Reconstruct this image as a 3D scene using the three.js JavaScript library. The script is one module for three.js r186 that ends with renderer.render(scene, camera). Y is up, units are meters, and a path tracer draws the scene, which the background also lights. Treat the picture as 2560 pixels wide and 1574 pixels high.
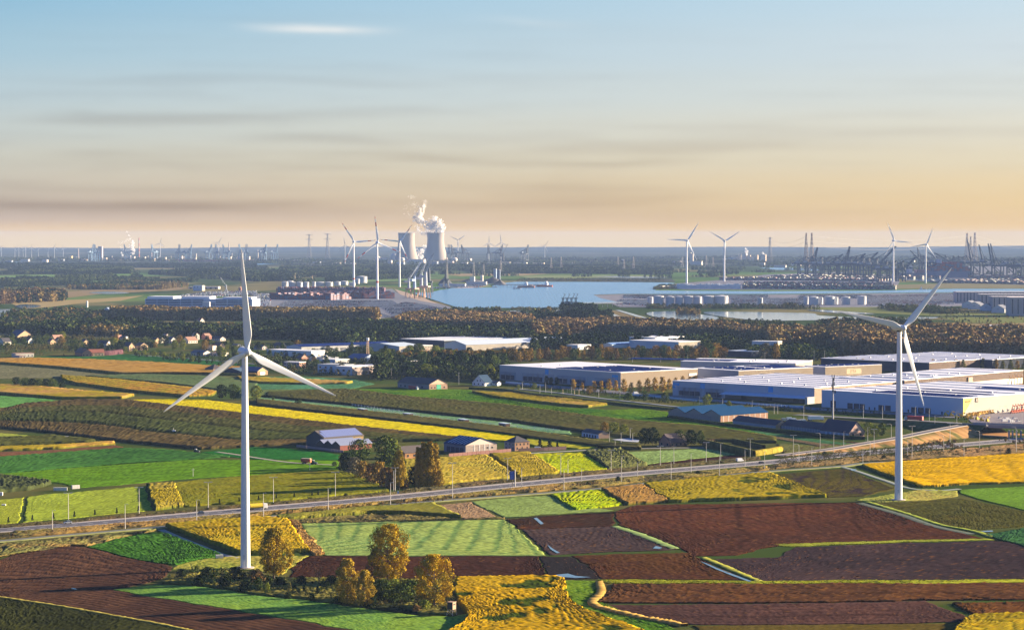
import * as THREE from 'three';
import { mergeGeometries } from 'three/addons/utils/BufferGeometryUtils.js';

// ---------------------------------------------------------------- camera, sky, sun, air, exposure
const EYE = 153, FOCAL = 6000, PW = 2560, PH = 1574, TILT = Math.atan(197 / FOCAL);
const scene = new THREE.Scene();
const camera = new THREE.PerspectiveCamera(2 * Math.atan(PH / 2 / FOCAL) * 180 / Math.PI, PW / PH, 5, 60000);
camera.position.set(0, EYE, 0);
camera.rotation.x = -TILT;
const renderer = new THREE.WebGLRenderer({ antialias: true });
renderer.toneMapping = THREE.LinearToneMapping;
renderer.toneMappingExposure = 4;
renderer.shadowMap.enabled = true;

const SUN_AZ = 21 * Math.PI / 180, SUN_EL = 12.5 * Math.PI / 180;   // from +x towards -z
const SUN = new THREE.Vector3(Math.cos(SUN_AZ) * Math.cos(SUN_EL), Math.sin(SUN_EL), -Math.sin(SUN_AZ) * Math.cos(SUN_EL));
const sun = new THREE.DirectionalLight(new THREE.Color().setRGB(1, 0.8, 0.55), 5);
sun.position.copy(SUN).multiplyScalar(9000).add(new THREE.Vector3(0, 0, -3000));
sun.target.position.set(0, 0, -3000);
sun.castShadow = true;
sun.shadow.mapSize.set(4096, 4096);
Object.assign(sun.shadow.camera, { left: -4000, right: 4000, top: 4000, bottom: -4000, near: 100, far: 24000 });
scene.add(sun, sun.target);
scene.fog = new THREE.FogExp2(new THREE.Color().setRGB(0.36, 0.53, 0.92), 2.1e-5);

function hash(x, y) { let h = Math.imul(x | 0, 374761393) + Math.imul(y | 0, 668265263); h = Math.imul(h ^ (h >>> 13), 1274126177); return ((h ^ (h >>> 16)) >>> 0) / 4294967296; }
function vnoise(x, y) {
  const ix = Math.floor(x), iy = Math.floor(y); let u = x - ix, v = y - iy; u = u * u * (3 - 2 * u); v = v * v * (3 - 2 * v);
  const a = hash(ix, iy), b = hash(ix + 1, iy), c = hash(ix, iy + 1), d = hash(ix + 1, iy + 1);
  return a + (b - a) * u + (c - a) * v + (a - b - c + d) * u * v;
}
function fbm(x, y, n = 4) { let s = 0, a = 0.5, t = 0; for (let i = 0; i < n; i++) { s += a * vnoise(x, y); t += a; x = x * 2.03 + 17.3; y = y * 2.03 + 5.1; a *= 0.5; } return s / t; }
let seedState = 12345;
function R() { seedState = (seedState + 0x6d2b79f5) | 0; let t = Math.imul(seedState ^ (seedState >>> 15), 1 | seedState); t = (t + Math.imul(t ^ (t >>> 7), 61 | t)) ^ t; return ((t ^ (t >>> 14)) >>> 0) / 4294967296; }
const RR = (a, b) => a + (b - a) * R();
const lerp = (a, b, t) => a + (b - a) * t, clamp = (x, a = 0, b = 1) => Math.min(b, Math.max(a, x)), smooth = (x, a, b) => { x = clamp((x - a) / (b - a)); return x * x * (3 - 2 * x); };
const mix3 = (a, b, t) => [lerp(a[0], b[0], t), lerp(a[1], b[1], t), lerp(a[2], b[2], t)];

// The sky: hazy morning air, warm and brighter towards the sun low on the right-hand side, blue overhead, thin smoke-coloured streaks near the horizon.
{
  const W = 4096, H = 2048, d = new Float32Array(W * H * 4), lin = (c) => c.map((v) => { v /= 255; return v <= 0.04045 ? v / 12.92 : Math.pow((v + 0.055) / 1.055, 2.4); });
  // colour by elevation, for the side away from the sun and for the side nearer to it
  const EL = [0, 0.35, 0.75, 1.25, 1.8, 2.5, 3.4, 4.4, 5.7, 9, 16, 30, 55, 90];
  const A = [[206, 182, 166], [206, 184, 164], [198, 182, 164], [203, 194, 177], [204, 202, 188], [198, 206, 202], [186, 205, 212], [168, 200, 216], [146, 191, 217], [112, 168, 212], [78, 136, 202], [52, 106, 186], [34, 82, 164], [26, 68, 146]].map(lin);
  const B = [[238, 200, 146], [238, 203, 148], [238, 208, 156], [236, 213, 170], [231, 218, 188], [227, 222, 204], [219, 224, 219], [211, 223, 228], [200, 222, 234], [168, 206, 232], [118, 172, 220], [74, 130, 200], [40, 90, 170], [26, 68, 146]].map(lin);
  const LOW = [1.02, 0.64, 0.17];
  const BL = [[150, 160, 180], [146, 162, 186], [138, 162, 194], [128, 160, 202], [118, 156, 206], [108, 152, 210], [98, 146, 212], [88, 140, 212], [78, 134, 212], [62, 122, 208], [48, 108, 200], [38, 94, 184], [30, 80, 164], [26, 68, 146]].map(lin);   // sky outside the view, away from the sun, set bluer to tint shaded faces
  const sunAz = Math.atan2(SUN.z, SUN.x), fwd = Math.atan2(-1, 0);
  for (let r = 0; r < H; r++) {
    const el = ((r + 0.5) / H - 0.5) * 180; if (el <= 0) { const q = (r * W) * 4; for (let c = 0; c < W; c++) { LOW.forEach((v, i) => { d[q + c * 4 + i] = v / 4; }); d[q + c * 4 + 3] = 1; } continue; }
    let k = 0; while (k < EL.length - 2 && el > EL[k + 1]) k++;
    let t = clamp((el - EL[k]) / (EL[k + 1] - EL[k])); t = t * t * (3 - 2 * t) * 0.5 + t * 0.5;
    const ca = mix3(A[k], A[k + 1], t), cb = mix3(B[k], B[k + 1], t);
    for (let c = 0; c < W; c++) {
      const az = ((c + 0.5) / W - 0.5) * 2 * Math.PI; let da = az - fwd; da = Math.atan2(Math.sin(da), Math.cos(da)); const deg = da * 180 / Math.PI;
      let ds = az - sunAz; ds = Math.abs(Math.atan2(Math.sin(ds), Math.cos(ds)));
      let s = 0.5 + deg / 25; s = s > 1 ? 1 + (1 - Math.exp(-(s - 1) * 1.3)) * 0.18 * Math.max(0, Math.cos(ds)) : s; s = Math.max(s, -0.25);
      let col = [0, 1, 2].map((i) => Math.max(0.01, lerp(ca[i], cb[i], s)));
      if (el < 0.45) col = mix3(LOW, col, smooth(el, -0.05, 0.45));
      const away = smooth(ds * 180 / Math.PI, 84, 150); if (away > 0) { const bl = BL[k].map((v, i) => lerp(v, BL[k + 1][i], t)); col = mix3(col, bl, away); }
      if (el < 14) {
        const side = smooth(-deg, -13, 10), low = smooth(el, 7, 1.2) * smooth(el, 0.1, 0.7);
        const warp = fbm(deg * 0.11 + 3, el * 1.1, 3) * 1.4;
        let n = fbm(deg * 0.1 + 7.7, el * 2.6 + warp, 4); n = smooth(n, 0.5, 0.78) * low * lerp(0.4, 1, side);
        const n2 = smooth(fbm(deg * 0.22 + 31, el * 4.4 + warp * 0.8, 3), 0.56, 0.8) * low * 0.5;
        const st = (x0, x1, e, w) => smooth(deg, x0, x0 + 2.5) * smooth(deg, x1, x1 - 2.5) * Math.exp(-(((el - e + (fbm(deg * 0.4, e * 9, 2) - 0.5) * 0.2) / w) ** 2));
        const n3 = smooth(fbm(deg * 0.5 + 11, el * 11 + warp * 3, 4), 0.5, 0.85) * low * 0.5;
        const dark = clamp(n * 0.26 + n2 * 0.22 + n3 * 0.16 * lerp(0.5, 1, side) + 0.3 * st(-14, -3.4, 0.72, 0.12) + 0.24 * st(-4.4, 5.2, 1.78, 0.07) + 0.2 * st(-7.6, -1.4, 2.24, 0.1) + 0.15 * st(-14, -6, 1.1, 0.09) + 0.15 * st(-1, 6, 0.95, 0.12));
        col = [col[0] * (1 - 0.66 * dark), col[1] * (1 - 0.74 * dark), col[2] * (1 - 0.74 * dark)];
        const wisp = 1.0 * st(-7, -2.2, 4.92 - 0.012 * (deg + 4.4), 0.075) + 0.2 * st(-1.6, 2.6, 5.08 - 0.06 * deg, 0.08);
        col = col.map((v, i) => lerp(v, [0.9, 0.9, 0.87][i], Math.min(0.9, wisp) * Math.min(1, 0.6 + 0.55 * fbm(deg * 1.6, el * 9, 3))));
      }
      const o = (r * W + c) * 4; for (let i = 0; i < 3; i++) d[o + i] = col[i] / 4; d[o + 3] = 1;
    }
  }
  const tex = new THREE.DataTexture(d, W, H, THREE.RGBAFormat, THREE.FloatType);
  tex.mapping = THREE.EquirectangularReflectionMapping; tex.magFilter = THREE.LinearFilter; tex.needsUpdate = true;
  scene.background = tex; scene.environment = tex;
}

// ---------------------------------------------------------------- surveying: where the sight line through a point of the picture meets a level h above the polder
const CT = Math.cos(TILT), ST = Math.sin(TILT);
function ray(px, py) { const x = (px - PW / 2) / FOCAL, y = -(py - PH / 2) / FOCAL; return [x, y * CT - ST, -CT - y * ST]; }
function G(px, py, h = 0) { const r = ray(px, py), t = (h - EYE) / r[1]; return new THREE.Vector3(r[0] * t, h, r[2] * t); }
const mpp = (py) => { const p = G(PW / 2, py); return -p.z / FOCAL; };                  // metres per picture point at the ground there
const V = (x, y, z) => new THREE.Vector3(x, y, z);
const pts = (s) => s.trim().split(/\s+/).map((q) => q.split(',').map(Number));

// ---------------------------------------------------------------- naming and bookkeeping
const counts = {};
function numbered(n) { counts[n] = (counts[n] ?? -1) + 1; return counts[n] ? n + '_' + String(counts[n]).padStart(3, '0') : n; }
function tag(o, label, category, group, kind) { if (label) o.userData.label = label; if (category) o.userData.category = category; if (group) o.userData.group = group; if (kind) o.userData.kind = kind; return o; }
function thing(name, label, category, p = [0, 0, 0], turn = 0, group) { const o = new THREE.Group(); o.name = numbered(name); const q = p.isVector3 ? p : V(...p); o.position.copy(q); o.rotation.y = turn; scene.add(o); return tag(o, label, category, group); }
function copy(src, name, label, p, turn = 0, sc = 1, group) { const o = src.clone(); o.name = numbered(name); o.userData = { ...src.userData }; scene.add(o); if (p) o.position.copy(p); o.rotation.y = turn; if (typeof sc === 'number') o.scale.setScalar(sc); else o.scale.set(...sc); return tag(o, label, null, group); }
function mesh(name, geo, mat, parent) { const m = new THREE.Mesh(geo, mat); m.name = parent ? name : numbered(name); m.castShadow = m.receiveShadow = true; (parent ?? scene).add(m); return m; }
function structure(m, label) { tag(m, label, null, null, 'structure'); return m; }
const mats = {};
function M(r, g, b, rough = 0.85, metal = 0, extra) { const k = [r, g, b, rough, metal].join() + JSON.stringify(extra ?? ''); return mats[k] ??= new THREE.MeshStandardMaterial({ color: new THREE.Color().setRGB(r, g, b), roughness: rough, metalness: metal, side: THREE.DoubleSide, ...extra }); }
function ML(r, g, b) { const k = 'l' + [r, g, b].join(); return mats[k] ??= new THREE.MeshLambertMaterial({ color: new THREE.Color().setRGB(r, g, b), side: THREE.DoubleSide }); }
const VC = new THREE.MeshLambertMaterial({ vertexColors: true, side: THREE.DoubleSide });        // colours from the vertices: earth, crops, leaves
VC.name = 'earth and leaves';

// ---------------------------------------------------------------- MB: collects boxes, bars and faces, merges them into ONE mesh
class MB {
  constructor(c = [1, 1, 1]) { this.p = []; this.c = []; this.col = c; this.any = false; }
  color(c) { this.col = c; this.any = true; return this; }
  tri(a, b, c) { for (const q of [a, b, c]) { this.p.push(q.x, q.y, q.z); this.c.push(...this.col); } return this; }
  quad(a, b, c, d) { return this.tri(a, b, c).tri(a, c, d); }
  poly(list) { for (let i = 1; i + 1 < list.length; i++) this.tri(list[0], list[i], list[i + 1]); return this; }
  hexa(b, t) { const n = b.length; this.poly([...b].reverse()); this.poly(t); for (let i = 0; i < n; i++) this.quad(b[i], b[(i + 1) % n], t[(i + 1) % n], t[i]); return this; }
  box(x, y, z, w, h, d, turn = 0) {            // centre of the base, size
    const c = Math.cos(turn), s = Math.sin(turn), P = (a, b, e) => V(x + a * c + e * s, y + b, z - a * s + e * c), f = (b) => [P(-w / 2, b, d / 2), P(w / 2, b, d / 2), P(w / 2, b, -d / 2), P(-w / 2, b, -d / 2)];
    return this.hexa(f(0), f(h));
  }
  bar(a, b, r, r2 = r, n = 6) {                // round bar between two points
    const dir = b.clone().sub(a).normalize(), u = Math.abs(dir.y) > 0.9 ? V(1, 0, 0) : V(0, 1, 0), e = u.clone().cross(dir).normalize(), f = dir.clone().cross(e), ring = (q, k) => Array.from({ length: n }, (_, i) => q.clone().addScaledVector(e, k * Math.cos(i / n * 2 * Math.PI)).addScaledVector(f, k * Math.sin(i / n * 2 * Math.PI)));
    return this.hexa(ring(a, r), ring(b, r2));
  }
  cyl(x, y, z, r, h, n = 12, r2 = r) { return this.bar(V(x, y, z), V(x, y + h, z), r, r2, n); }
  geo() {
    const g = new THREE.BufferGeometry(); g.setAttribute('position', new THREE.BufferAttribute(new Float32Array(this.p), 3));
    if (this.any) g.setAttribute('color', new THREE.BufferAttribute(new Float32Array(this.c), 3));
    g.computeVertexNormals(); return g;
  }
  build(name, mat, parent) { return mesh(name, this.geo(), mat ?? VC, parent); }
}
// ---------------------------------------------------------------- the polder: one sheet to the horizon, vertex-coloured
{
  const zs = [], NX = 150, pos = [], col = [], idx = [];
  for (let z = 300; z < 28500; z *= z < 6000 ? 1.012 : 1.009) zs.push(z); zs.push(28500);
  zs.forEach((z, j) => {
    for (let i = 0; i <= NX; i++) {
      const half = 700 + z * 0.42, x = (i / NX * 2 - 1) * half, wx = x + fbm(x * 0.004, z * 0.004) * 80;
      pos.push(x, 0, -z);
      const patch = fbm(wx / 190, z / (z > 4500 ? 420 : 120), 3), big = fbm(wx / 900, z / 900, 3), dry = smooth(fbm(wx / 45, z / 40, 3), 0.4, 0.7);
      let c = mix3([0.045, 0.075, 0.015], [0.15, 0.12, 0.04], dry * 0.6);
      if (z > 3600) { c = mix3([0.04, 0.07, 0.022], [0.17, 0.15, 0.06], smooth(patch, 0.44, 0.58)); c = mix3(c, [0.09, 0.19, 0.035], smooth(big, 0.52, 0.62) * 0.7); }
      if (z > 12000) c = mix3([0.025, 0.04, 0.025], [0.07, 0.075, 0.045], smooth(patch, 0.42, 0.65));
      col.push(...c);
      if (j && i) { const a = j * (NX + 1) + i, b = a - 1, e = a - NX - 1, f = e - 1; idx.push(f, e, a, f, a, b); }
    }
  });
  const g = new THREE.BufferGeometry(); g.setAttribute('position', new THREE.Float32BufferAttribute(pos, 3)); g.setAttribute('color', new THREE.Float32BufferAttribute(col, 3)); g.setIndex(idx); g.computeVertexNormals();
  structure(mesh('ground', g, VC), 'flat polder ground of grass verges and rough land reaching to the horizon');
}
// low wooded hills that close the horizon
{
  const b = new MB(); b.color([0.03, 0.045, 0.03]);
  for (let k = 0; k < 2; k++) {
    const z = -(26500 - k * 3500), n = 160, h = (i) => (k ? 8 + 22 * fbm(i * 0.12, 9, 4) : 10 + 38 * fbm(i * 0.05 + 3, 2, 4) + (i > 105 ? 22 * smooth(i, 105, 135) : 0)), P = (i, y, dz) => V((i / n * 2 - 1) * 9000, y, z + dz);
    for (let i = 0; i < n; i++) { b.quad(P(i, -1, 300), P(i + 1, -1, 300), P(i + 1, h(i + 1), 0), P(i, h(i), 0)); b.quad(P(i, h(i), 0), P(i + 1, h(i + 1), 0), P(i + 1, -1, -700), P(i, -1, -700)); }
  }
  structure(b.build('hills'), 'low blue wooded hills along the horizon');
}

// ---------------------------------------------------------------- fields: a patch between four edges, with rows, furrows, rough tops and standing sides
let layer = 0;
function edgeSampler(list, curved) {
  const p = list.map((q) => G(q[0], q[1]));
  if (curved && p.length > 2) { const c = new THREE.CatmullRomCurve3(p, false, 'centripetal'); return { len: c.getLength(), at: (t) => c.getPointAt(clamp(t)) }; }
  const acc = [0]; for (let i = 1; i < p.length; i++) acc.push(acc[i - 1] + p[i].distanceTo(p[i - 1]));
  const L = acc[acc.length - 1];
  return { len: L, at: (t) => { const s = clamp(t) * L; let i = 1; while (i < p.length - 1 && acc[i] < s) i++; const k = (s - acc[i - 1]) / Math.max(1e-6, acc[i] - acc[i - 1]); return p[i - 1].clone().lerp(p[i], k); } };
}
// edge: 'a b c | d e | f g | h i' - four runs of picture points round the field, the first along the far side
function field(name, label, edge, o) {
  const runs = edge.split('|').map(pts), S = runs.map((r, i) => edgeSampler([...r, runs[(i + 1) % 4][0]], o.curved));
  const lu = Math.max(S[0].len, S[2].len), lv = Math.max(S[1].len, S[3].len), c0 = S[0].at(0), c1 = S[0].at(1), c2 = S[1].at(1), c3 = S[2].at(1);
  const dist = -(c0.z + c1.z + c2.z + c3.z) / 4, s = (o.s ?? 1.15) * clamp(dist / 1050, 0.8, 5), nu = clamp(Math.round(lu / s), 2, o.maxu ?? 520), nv = clamp(Math.round(lv / s), 2, o.maxv ?? 420);
  const base = 0.05 + (layer++ % 24) * 0.006 + (dist > 3000 ? 0.25 : 0), h = o.h ?? 0.1, amp = (o.amp ?? 0.12) * ((o.h ?? 0.1) > 0.5 ? 0.72 : 0.85), pos = [], col = [], idx = [], seed = layer * 13.7;
  const top = o.c, alt = o.c2 ?? top.map((v) => v * 0.7), gap = o.gap ?? top.map((v) => v * 0.5);
  for (let j = 0; j <= nv; j++) for (let i = 0; i <= nu; i++) {
    const u = i / nu, v = j / nv, a = S[0].at(u), b = S[2].at(1 - u), l = S[3].at(1 - v), r = S[1].at(v);
    let x = (1 - v) * a.x + v * b.x + (1 - u) * l.x + u * r.x - ((1 - u) * (1 - v) * c0.x + u * (1 - v) * c1.x + u * v * c2.x + (1 - u) * v * c3.x);
    let z = (1 - v) * a.z + v * b.z + (1 - u) * l.z + u * r.z - ((1 - u) * (1 - v) * c0.z + u * (1 - v) * c1.z + u * v * c2.z + (1 - u) * v * c3.z);
    const rg = o.ragged ?? 1, rx = (fbm(x / 11 + 3, z / 11, 3) - 0.5) * 3.4 + (hash(i * 3 + layer, j) - 0.5) * 0.5, rz = (fbm(x / 13 + 40, z / 13, 3) - 0.5) * 5 + (hash(i, j * 3 + layer) - 0.5) * 0.5; x += rx * rg; z += rz * rg;
    const big = fbm(x / 38 + seed, z / 70, 3), mid = fbm(x / 9 + seed, z / 12, 3), fine = hash(i * 7 + layer * 131, j * 13 + 5), across = o.along === 'u' ? v * lv : u * lu;
    let y = h + (fine - 0.5) * 2 * amp + (mid - 0.5) * amp, t = smooth(big * 0.6 + mid * 0.4 + (fine - 0.5) * 0.25, 0.34, 0.64) * (o.vary ?? 1), c = mix3(top, alt, t), g = 0;
    if (o.bands) { const vb = (o.bandU ? u : v) + (fbm((o.bandU ? v : u) * 9 + seed, 3, 2) - 0.5) * (o.bandWobble ?? 0.02); let k = 0; while (k < o.bands.length - 1 && vb > o.bands[k][0]) k++; c = mix3(o.bands[k][1], o.bands[k][1].map((q) => q * 0.66), t); y += o.bands[k][2] ?? 0; }
    if (o.row) { const st = o.along === 'u' ? lv / nv : lu / nu, w = across / Math.max(o.row, st * 3.1) + (mid - 0.5) * (o.wobble ?? 0.1), f = Math.abs(w - Math.floor(w) - 0.5) * 2; g = Math.max(g, smooth(f, 0.55, 0.95) * (o.rowDepth ?? 0.7) * (o.rowPatch ? smooth(big, 0.35, 0.6) : 1)); }
    if (o.tram) { const w = across / o.tram + 0.3, f = (w - Math.floor(w)) * o.tram; if (f < o.tramW ?? s) g = Math.max(g, o.tramDepth ?? 0.9); }
    if (o.holes) { const q = smooth(fbm(x / 14 + seed * 3, z / 22, 3), o.holes, o.holes + 0.05); g = Math.max(g, q); }
    c = mix3(c, gap, g); y -= g * (o.dig ?? Math.min(0.5, h * 0.5));
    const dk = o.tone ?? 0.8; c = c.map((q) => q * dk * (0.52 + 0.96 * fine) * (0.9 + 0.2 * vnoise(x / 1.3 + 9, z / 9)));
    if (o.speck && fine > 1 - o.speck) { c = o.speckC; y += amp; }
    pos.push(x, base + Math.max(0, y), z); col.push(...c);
    if (i && j) { const q = j * (nu + 1) + i; idx.push(q - nu - 2, q - nu - 1, q, q - nu - 2, q, q - 1); }
  }
  const sideC = (o.side ?? top.map((v) => v * 0.55)), ring = [];
  for (let i = 0; i < nu; i++) ring.push(i); for (let j = 0; j < nv; j++) ring.push(j * (nu + 1) + nu); for (let i = nu; i > 0; i--) ring.push(nv * (nu + 1) + i); for (let j = nv; j > 0; j--) ring.push(j * (nu + 1));
  const first = pos.length / 3; ring.forEach((q, k) => { const out = h > 0.6 ? 0.35 : 0.1, cx = (c0.x + c2.x) / 2, cz = (c0.z + c2.z) / 2, dx = pos[q * 3] - cx, dz = pos[q * 3 + 2] - cz, L = Math.hypot(dx, dz); pos.push(pos[q * 3] + dx / L * out, -0.2, pos[q * 3 + 2] + dz / L * out); const f = 0.7 + 0.6 * hash(k, layer); col.push(sideC[0] * f, sideC[1] * f, sideC[2] * f); });
  ring.forEach((q, k) => { const q2 = ring[(k + 1) % ring.length], a = first + k, b = first + (k + 1) % ring.length; idx.push(q, a, b, q, b, q2); });
  const gm = new THREE.BufferGeometry(); gm.setAttribute('position', new THREE.Float32BufferAttribute(pos, 3)); gm.setAttribute('color', new THREE.Float32BufferAttribute(col, 3)); gm.setIndex(idx); gm.computeVertexNormals();
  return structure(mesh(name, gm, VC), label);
}
// a band of one width along a line of picture points, on the ground or at the heights given as third numbers
function ribbon(name, label, line, width, mat, o = {}) {
  const p = pts(line).map((q) => G(q[0], q[1], q[2] ?? 0)), c = new THREE.CatmullRomCurve3(p, false, 'centripetal'), L = c.getLength(), n = Math.max(4, Math.round(L / (o.step ?? 8))), off = o.off ?? 0, lift = o.lift ?? 0.12, pos = [], col = [], idx = [];
  for (let i = 0; i <= n; i++) {
    const q = c.getPointAt(i / n), t = c.getTangentAt(i / n), nx = -t.z / Math.hypot(t.x, t.z), nz = t.x / Math.hypot(t.x, t.z), w = width * (o.rag ? 0.75 + 0.5 * vnoise(i * 0.7, width) : 1);
    for (const [k, e] of [[-1, -0.6], [-1, 0], [1, 0], [1, -0.6]]) { const dd = off + k * w / 2 + (e ? k * 0.15 : 0); pos.push(q.x + nx * dd, Math.max(0.01, q.y) + (e ? -0.3 : lift + (o.h ?? 0) * (o.rag ? 0.6 + 0.8 * hash(i, k + 3) : 1)), q.z + nz * dd); if (o.c) { const f = 0.75 + 0.5 * hash(i, k); col.push(...o.c.map((v) => v * f * (e ? 0.6 : 1))); } }
    if (i) for (let k = 0; k < 3; k++) { const a = i * 4 + k, b = a - 4; idx.push(b, a, a + 1, b, a + 1, b + 1); }
  }
  const g = new THREE.BufferGeometry(); g.setAttribute('position', new THREE.Float32BufferAttribute(pos, 3)); if (o.c) g.setAttribute('color', new THREE.Float32BufferAttribute(col, 3)); g.setIndex(idx); g.computeVertexNormals();
  return structure(mesh(name, g, o.c ? VC : mat), label);
}
// a level sheet inside an outline of picture points
function sheet(name, label, line, mat, lift = 0.2, curved) {
  let p = pts(line).map((q) => G(q[0], q[1])); if (curved) p = new THREE.CatmullRomCurve3(p, true, 'centripetal').getPoints(p.length * 6);
  const g = new THREE.ShapeGeometry(new THREE.Shape(p.map((q) => new THREE.Vector2(q.x, -q.z)))); g.rotateX(-Math.PI / 2);
  const m = mesh(name, g, mat); m.position.y = lift; return structure(m, label);
}
// ---------------------------------------------------------------- the fields
const C = {
  soil: [0.085, 0.033, 0.018], soilDark: [0.048, 0.022, 0.015], soilPurple: [0.075, 0.046, 0.044], soilGrey: [0.1, 0.064, 0.054], stubble: [0.15, 0.068, 0.02], rape: [0.8, 0.62, 0.003], corn: [0.52, 0.33, 0.012], cornGreen: [0.2, 0.22, 0.02], maize: [0.5, 0.26, 0.035],
  grass: [0.06, 0.22, 0.012], bright: [0.14, 0.3, 0.01], light: [0.3, 0.42, 0.11], teal: [0.05, 0.28, 0.1], beet: [0.04, 0.13, 0.01], olive: [0.11, 0.105, 0.025], orchard: [0.085, 0.095, 0.022], orchardBrown: [0.12, 0.085, 0.03], weed: [0.3, 0.17, 0.035], verge: [0.34, 0.38, 0.04],
};
const brown = (x = {}) => ({ c: C.soil, c2: C.soilDark, h: 0.1, amp: 0.16, row: 3, rowDepth: 0.45, along: 'u', speck: 0.012, speckC: C.stubble, ...x });
const corn = (x = {}) => ({ c: C.corn, c2: [0.36, 0.28, 0.015], gap: [0.07, 0.09, 0.008], h: 2.1, amp: 0.34, row: 3, rowDepth: 0.3, dig: 0.35, side: [0.08, 0.11, 0.01], ...x });
const meadow = (c, x = {}) => ({ c, h: 0.16, amp: 0.08, vary: 0.7, ...x });

field('crop_field', 'dark shade-coloured crop field cut by the lower edge below the ploughed brown field', '-60,1486 78,1506 169,1521 247,1534 325,1548 411,1564 500,1584 | 560,1610 | 200,1640 -70,1640 | -70,1560', meadow([0.05, 0.055, 0.012], { c2: [0.018, 0.022, 0.006], amp: 0.3, row: 3, rowDepth: 0.4, along: 'u' }));  // dark crop rows; the corner shade is put into these colours
ribbon('verge', 'narrow yellow grass verge between the dark crop field and the ploughed field', '-60,1484 78,1505 169,1519 247,1533 325,1547 411,1563 490,1580', 2, null, { c: [0.36, 0.3, 0.06], h: 0.3, rag: 1, step: 1.5 });
const plough = (x = {}) => ({ c: [0.13, 0.064, 0.034], c2: [0.07, 0.036, 0.024], gap: [0.022, 0.012, 0.011], h: 0.25, amp: 0.12, row: 3.4, rowDepth: 0.75, along: 'u', dig: 0.3, wobble: 0.6, s: 0.9, ...x });
field('ploughed_field', 'brown ploughed field with curved furrows at the lower left beside the green beet field', '-60,1412 0,1400 50,1382 110,1371 172,1365 209,1367 300,1389 427,1418 | 410,1442 345,1462 | 282,1475 0,1478 -60,1480 | -60,1450', plough({ curved: true }));
field('ploughed_field', 'brown ploughed strip running diagonally under the green wedge to the lower edge', '-60,1480 0,1477 282,1476 366,1492 540,1519 640,1538 744,1552 874,1577 960,1597 | 760,1597 | 530,1590 411,1562 325,1546 247,1532 169,1518 78,1504 -60,1483 | -60,1482', plough({}));
field('grass_field', 'green grass wedge with long tree shadows below the thicket', '284,1474 390,1462 480,1465 640,1489 760,1502 900,1521 1050,1540 1134,1543 | 1172,1533 1180,1556 | 1150,1600 960,1596 874,1576 744,1551 540,1518 366,1491 | 300,1478', meadow([0.15, 0.32, 0.06], { c2: [0.25, 0.38, 0.04], amp: 0.06, h: 0.2 }));
field('beet_field', 'dark green leafy beet field between the ploughed field and the farm track', '221,1368 286,1350 364,1333 406,1330 | 560,1389 | 500,1398 435,1413 | 380,1408 300,1389', meadow(C.beet, { c2: [0.09, 0.26, 0.03], amp: 0.28, h: 0.4, row: 4, rowDepth: 0.5 }));
field('corn_field', 'yellow corn field behind the nearer wind turbine', '412,1318 560,1304 640,1299 713,1301 | 773,1380 | 690,1385 605,1388 | 500,1350', corn({ row: 2.6 }));
field('reed_strip', 'strip of tall orange dry grass beside the yellow corn field', '722,1301 738,1304 | 812,1386 | 785,1389 | 750,1345', meadow([0.5, 0.3, 0.09], { h: 1.1, amp: 0.35, side: [0.2, 0.12, 0.04] }));
field('grass_field', 'pale green drilled field with slanting seed lines in the middle of the foreground', '747,1309 1000,1304 1258,1299 | 1280,1313 1366,1389 | 1080,1390 810,1389 | 780,1350', meadow(C.light, { c2: [0.37, 0.46, 0.1], row: 11, rowDepth: 0.7, gap: [0.08, 0.2, 0.06], amp: 0.07, dig: 0.1, wobble: 0.05 }));
field('bare_field', 'red brown bare field strip behind the golden trees', '775,1390 1080,1391 1350,1390 | 1352,1418 1376,1446 | 1080,1446 718,1443 | 738,1412', brown({ tram: 60, tramW: 2 }));
field('wet_field', 'dark waterlogged hollow between two red brown strips', '1352,1391 1426,1391 | 1470,1418 1500,1447 | 1440,1447 1378,1447 | 1360,1420', brown({ c: [0.04, 0.03, 0.028], c2: [0.028, 0.024, 0.024], h: 0.03, amp: 0.05 }));
field('bare_field', 'red brown strip of dead crop left of the flooded ditch', '1428,1389 1580,1385 1722,1381 | 1775,1410 1862,1449 | 1680,1449 1502,1447 | 1470,1415', brown({ c2: [0.11, 0.048, 0.014], speck: 0.05 }));
field('stubble_field', 'grey brown stubble plot with thin puddles between the drill lines', '1305,1325 1420,1320 1532,1317 | 1610,1347 1690,1374 | 1530,1380 1374,1387 | 1340,1356', brown({ c: C.soilGrey, c2: [0.075, 0.05, 0.045], gap: [0.03, 0.02, 0.022], along: 'v', row: 3.6, rowDepth: 0.7, speck: 0.03 }));
field('bare_field', 'small brown field corner above the stubble plot', '1266,1299 1400,1288 1535,1279 | 1536,1316 | 1420,1319 1303,1324 | 1285,1312', brown({ c2: [0.045, 0.025, 0.014] }));
field('bare_field', 'large red brown field in front of the second wind turbine', '1536,1279 1590,1263 1920,1258 2146,1257 | 2258,1291 2362,1326 2466,1347 | 2200,1353 1940,1361 1842,1388 1740,1390 | 1640,1345 1548,1312', brown({ c: [0.125, 0.045, 0.02], c2: [0.08, 0.033, 0.018], along: 'v', row: 5, rowDepth: 0.3, tram: 34, tramW: 2, speck: 0.03, s: 1.2 }));
field('grass_strip', 'pale green grass strip between the large red brown field and the dark field', '1936,1361 2200,1353 2472,1347 | 2490,1350 | 2200,1358 1972,1367 | 1950,1365', meadow(C.verge, { amp: 0.15 }));
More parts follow.
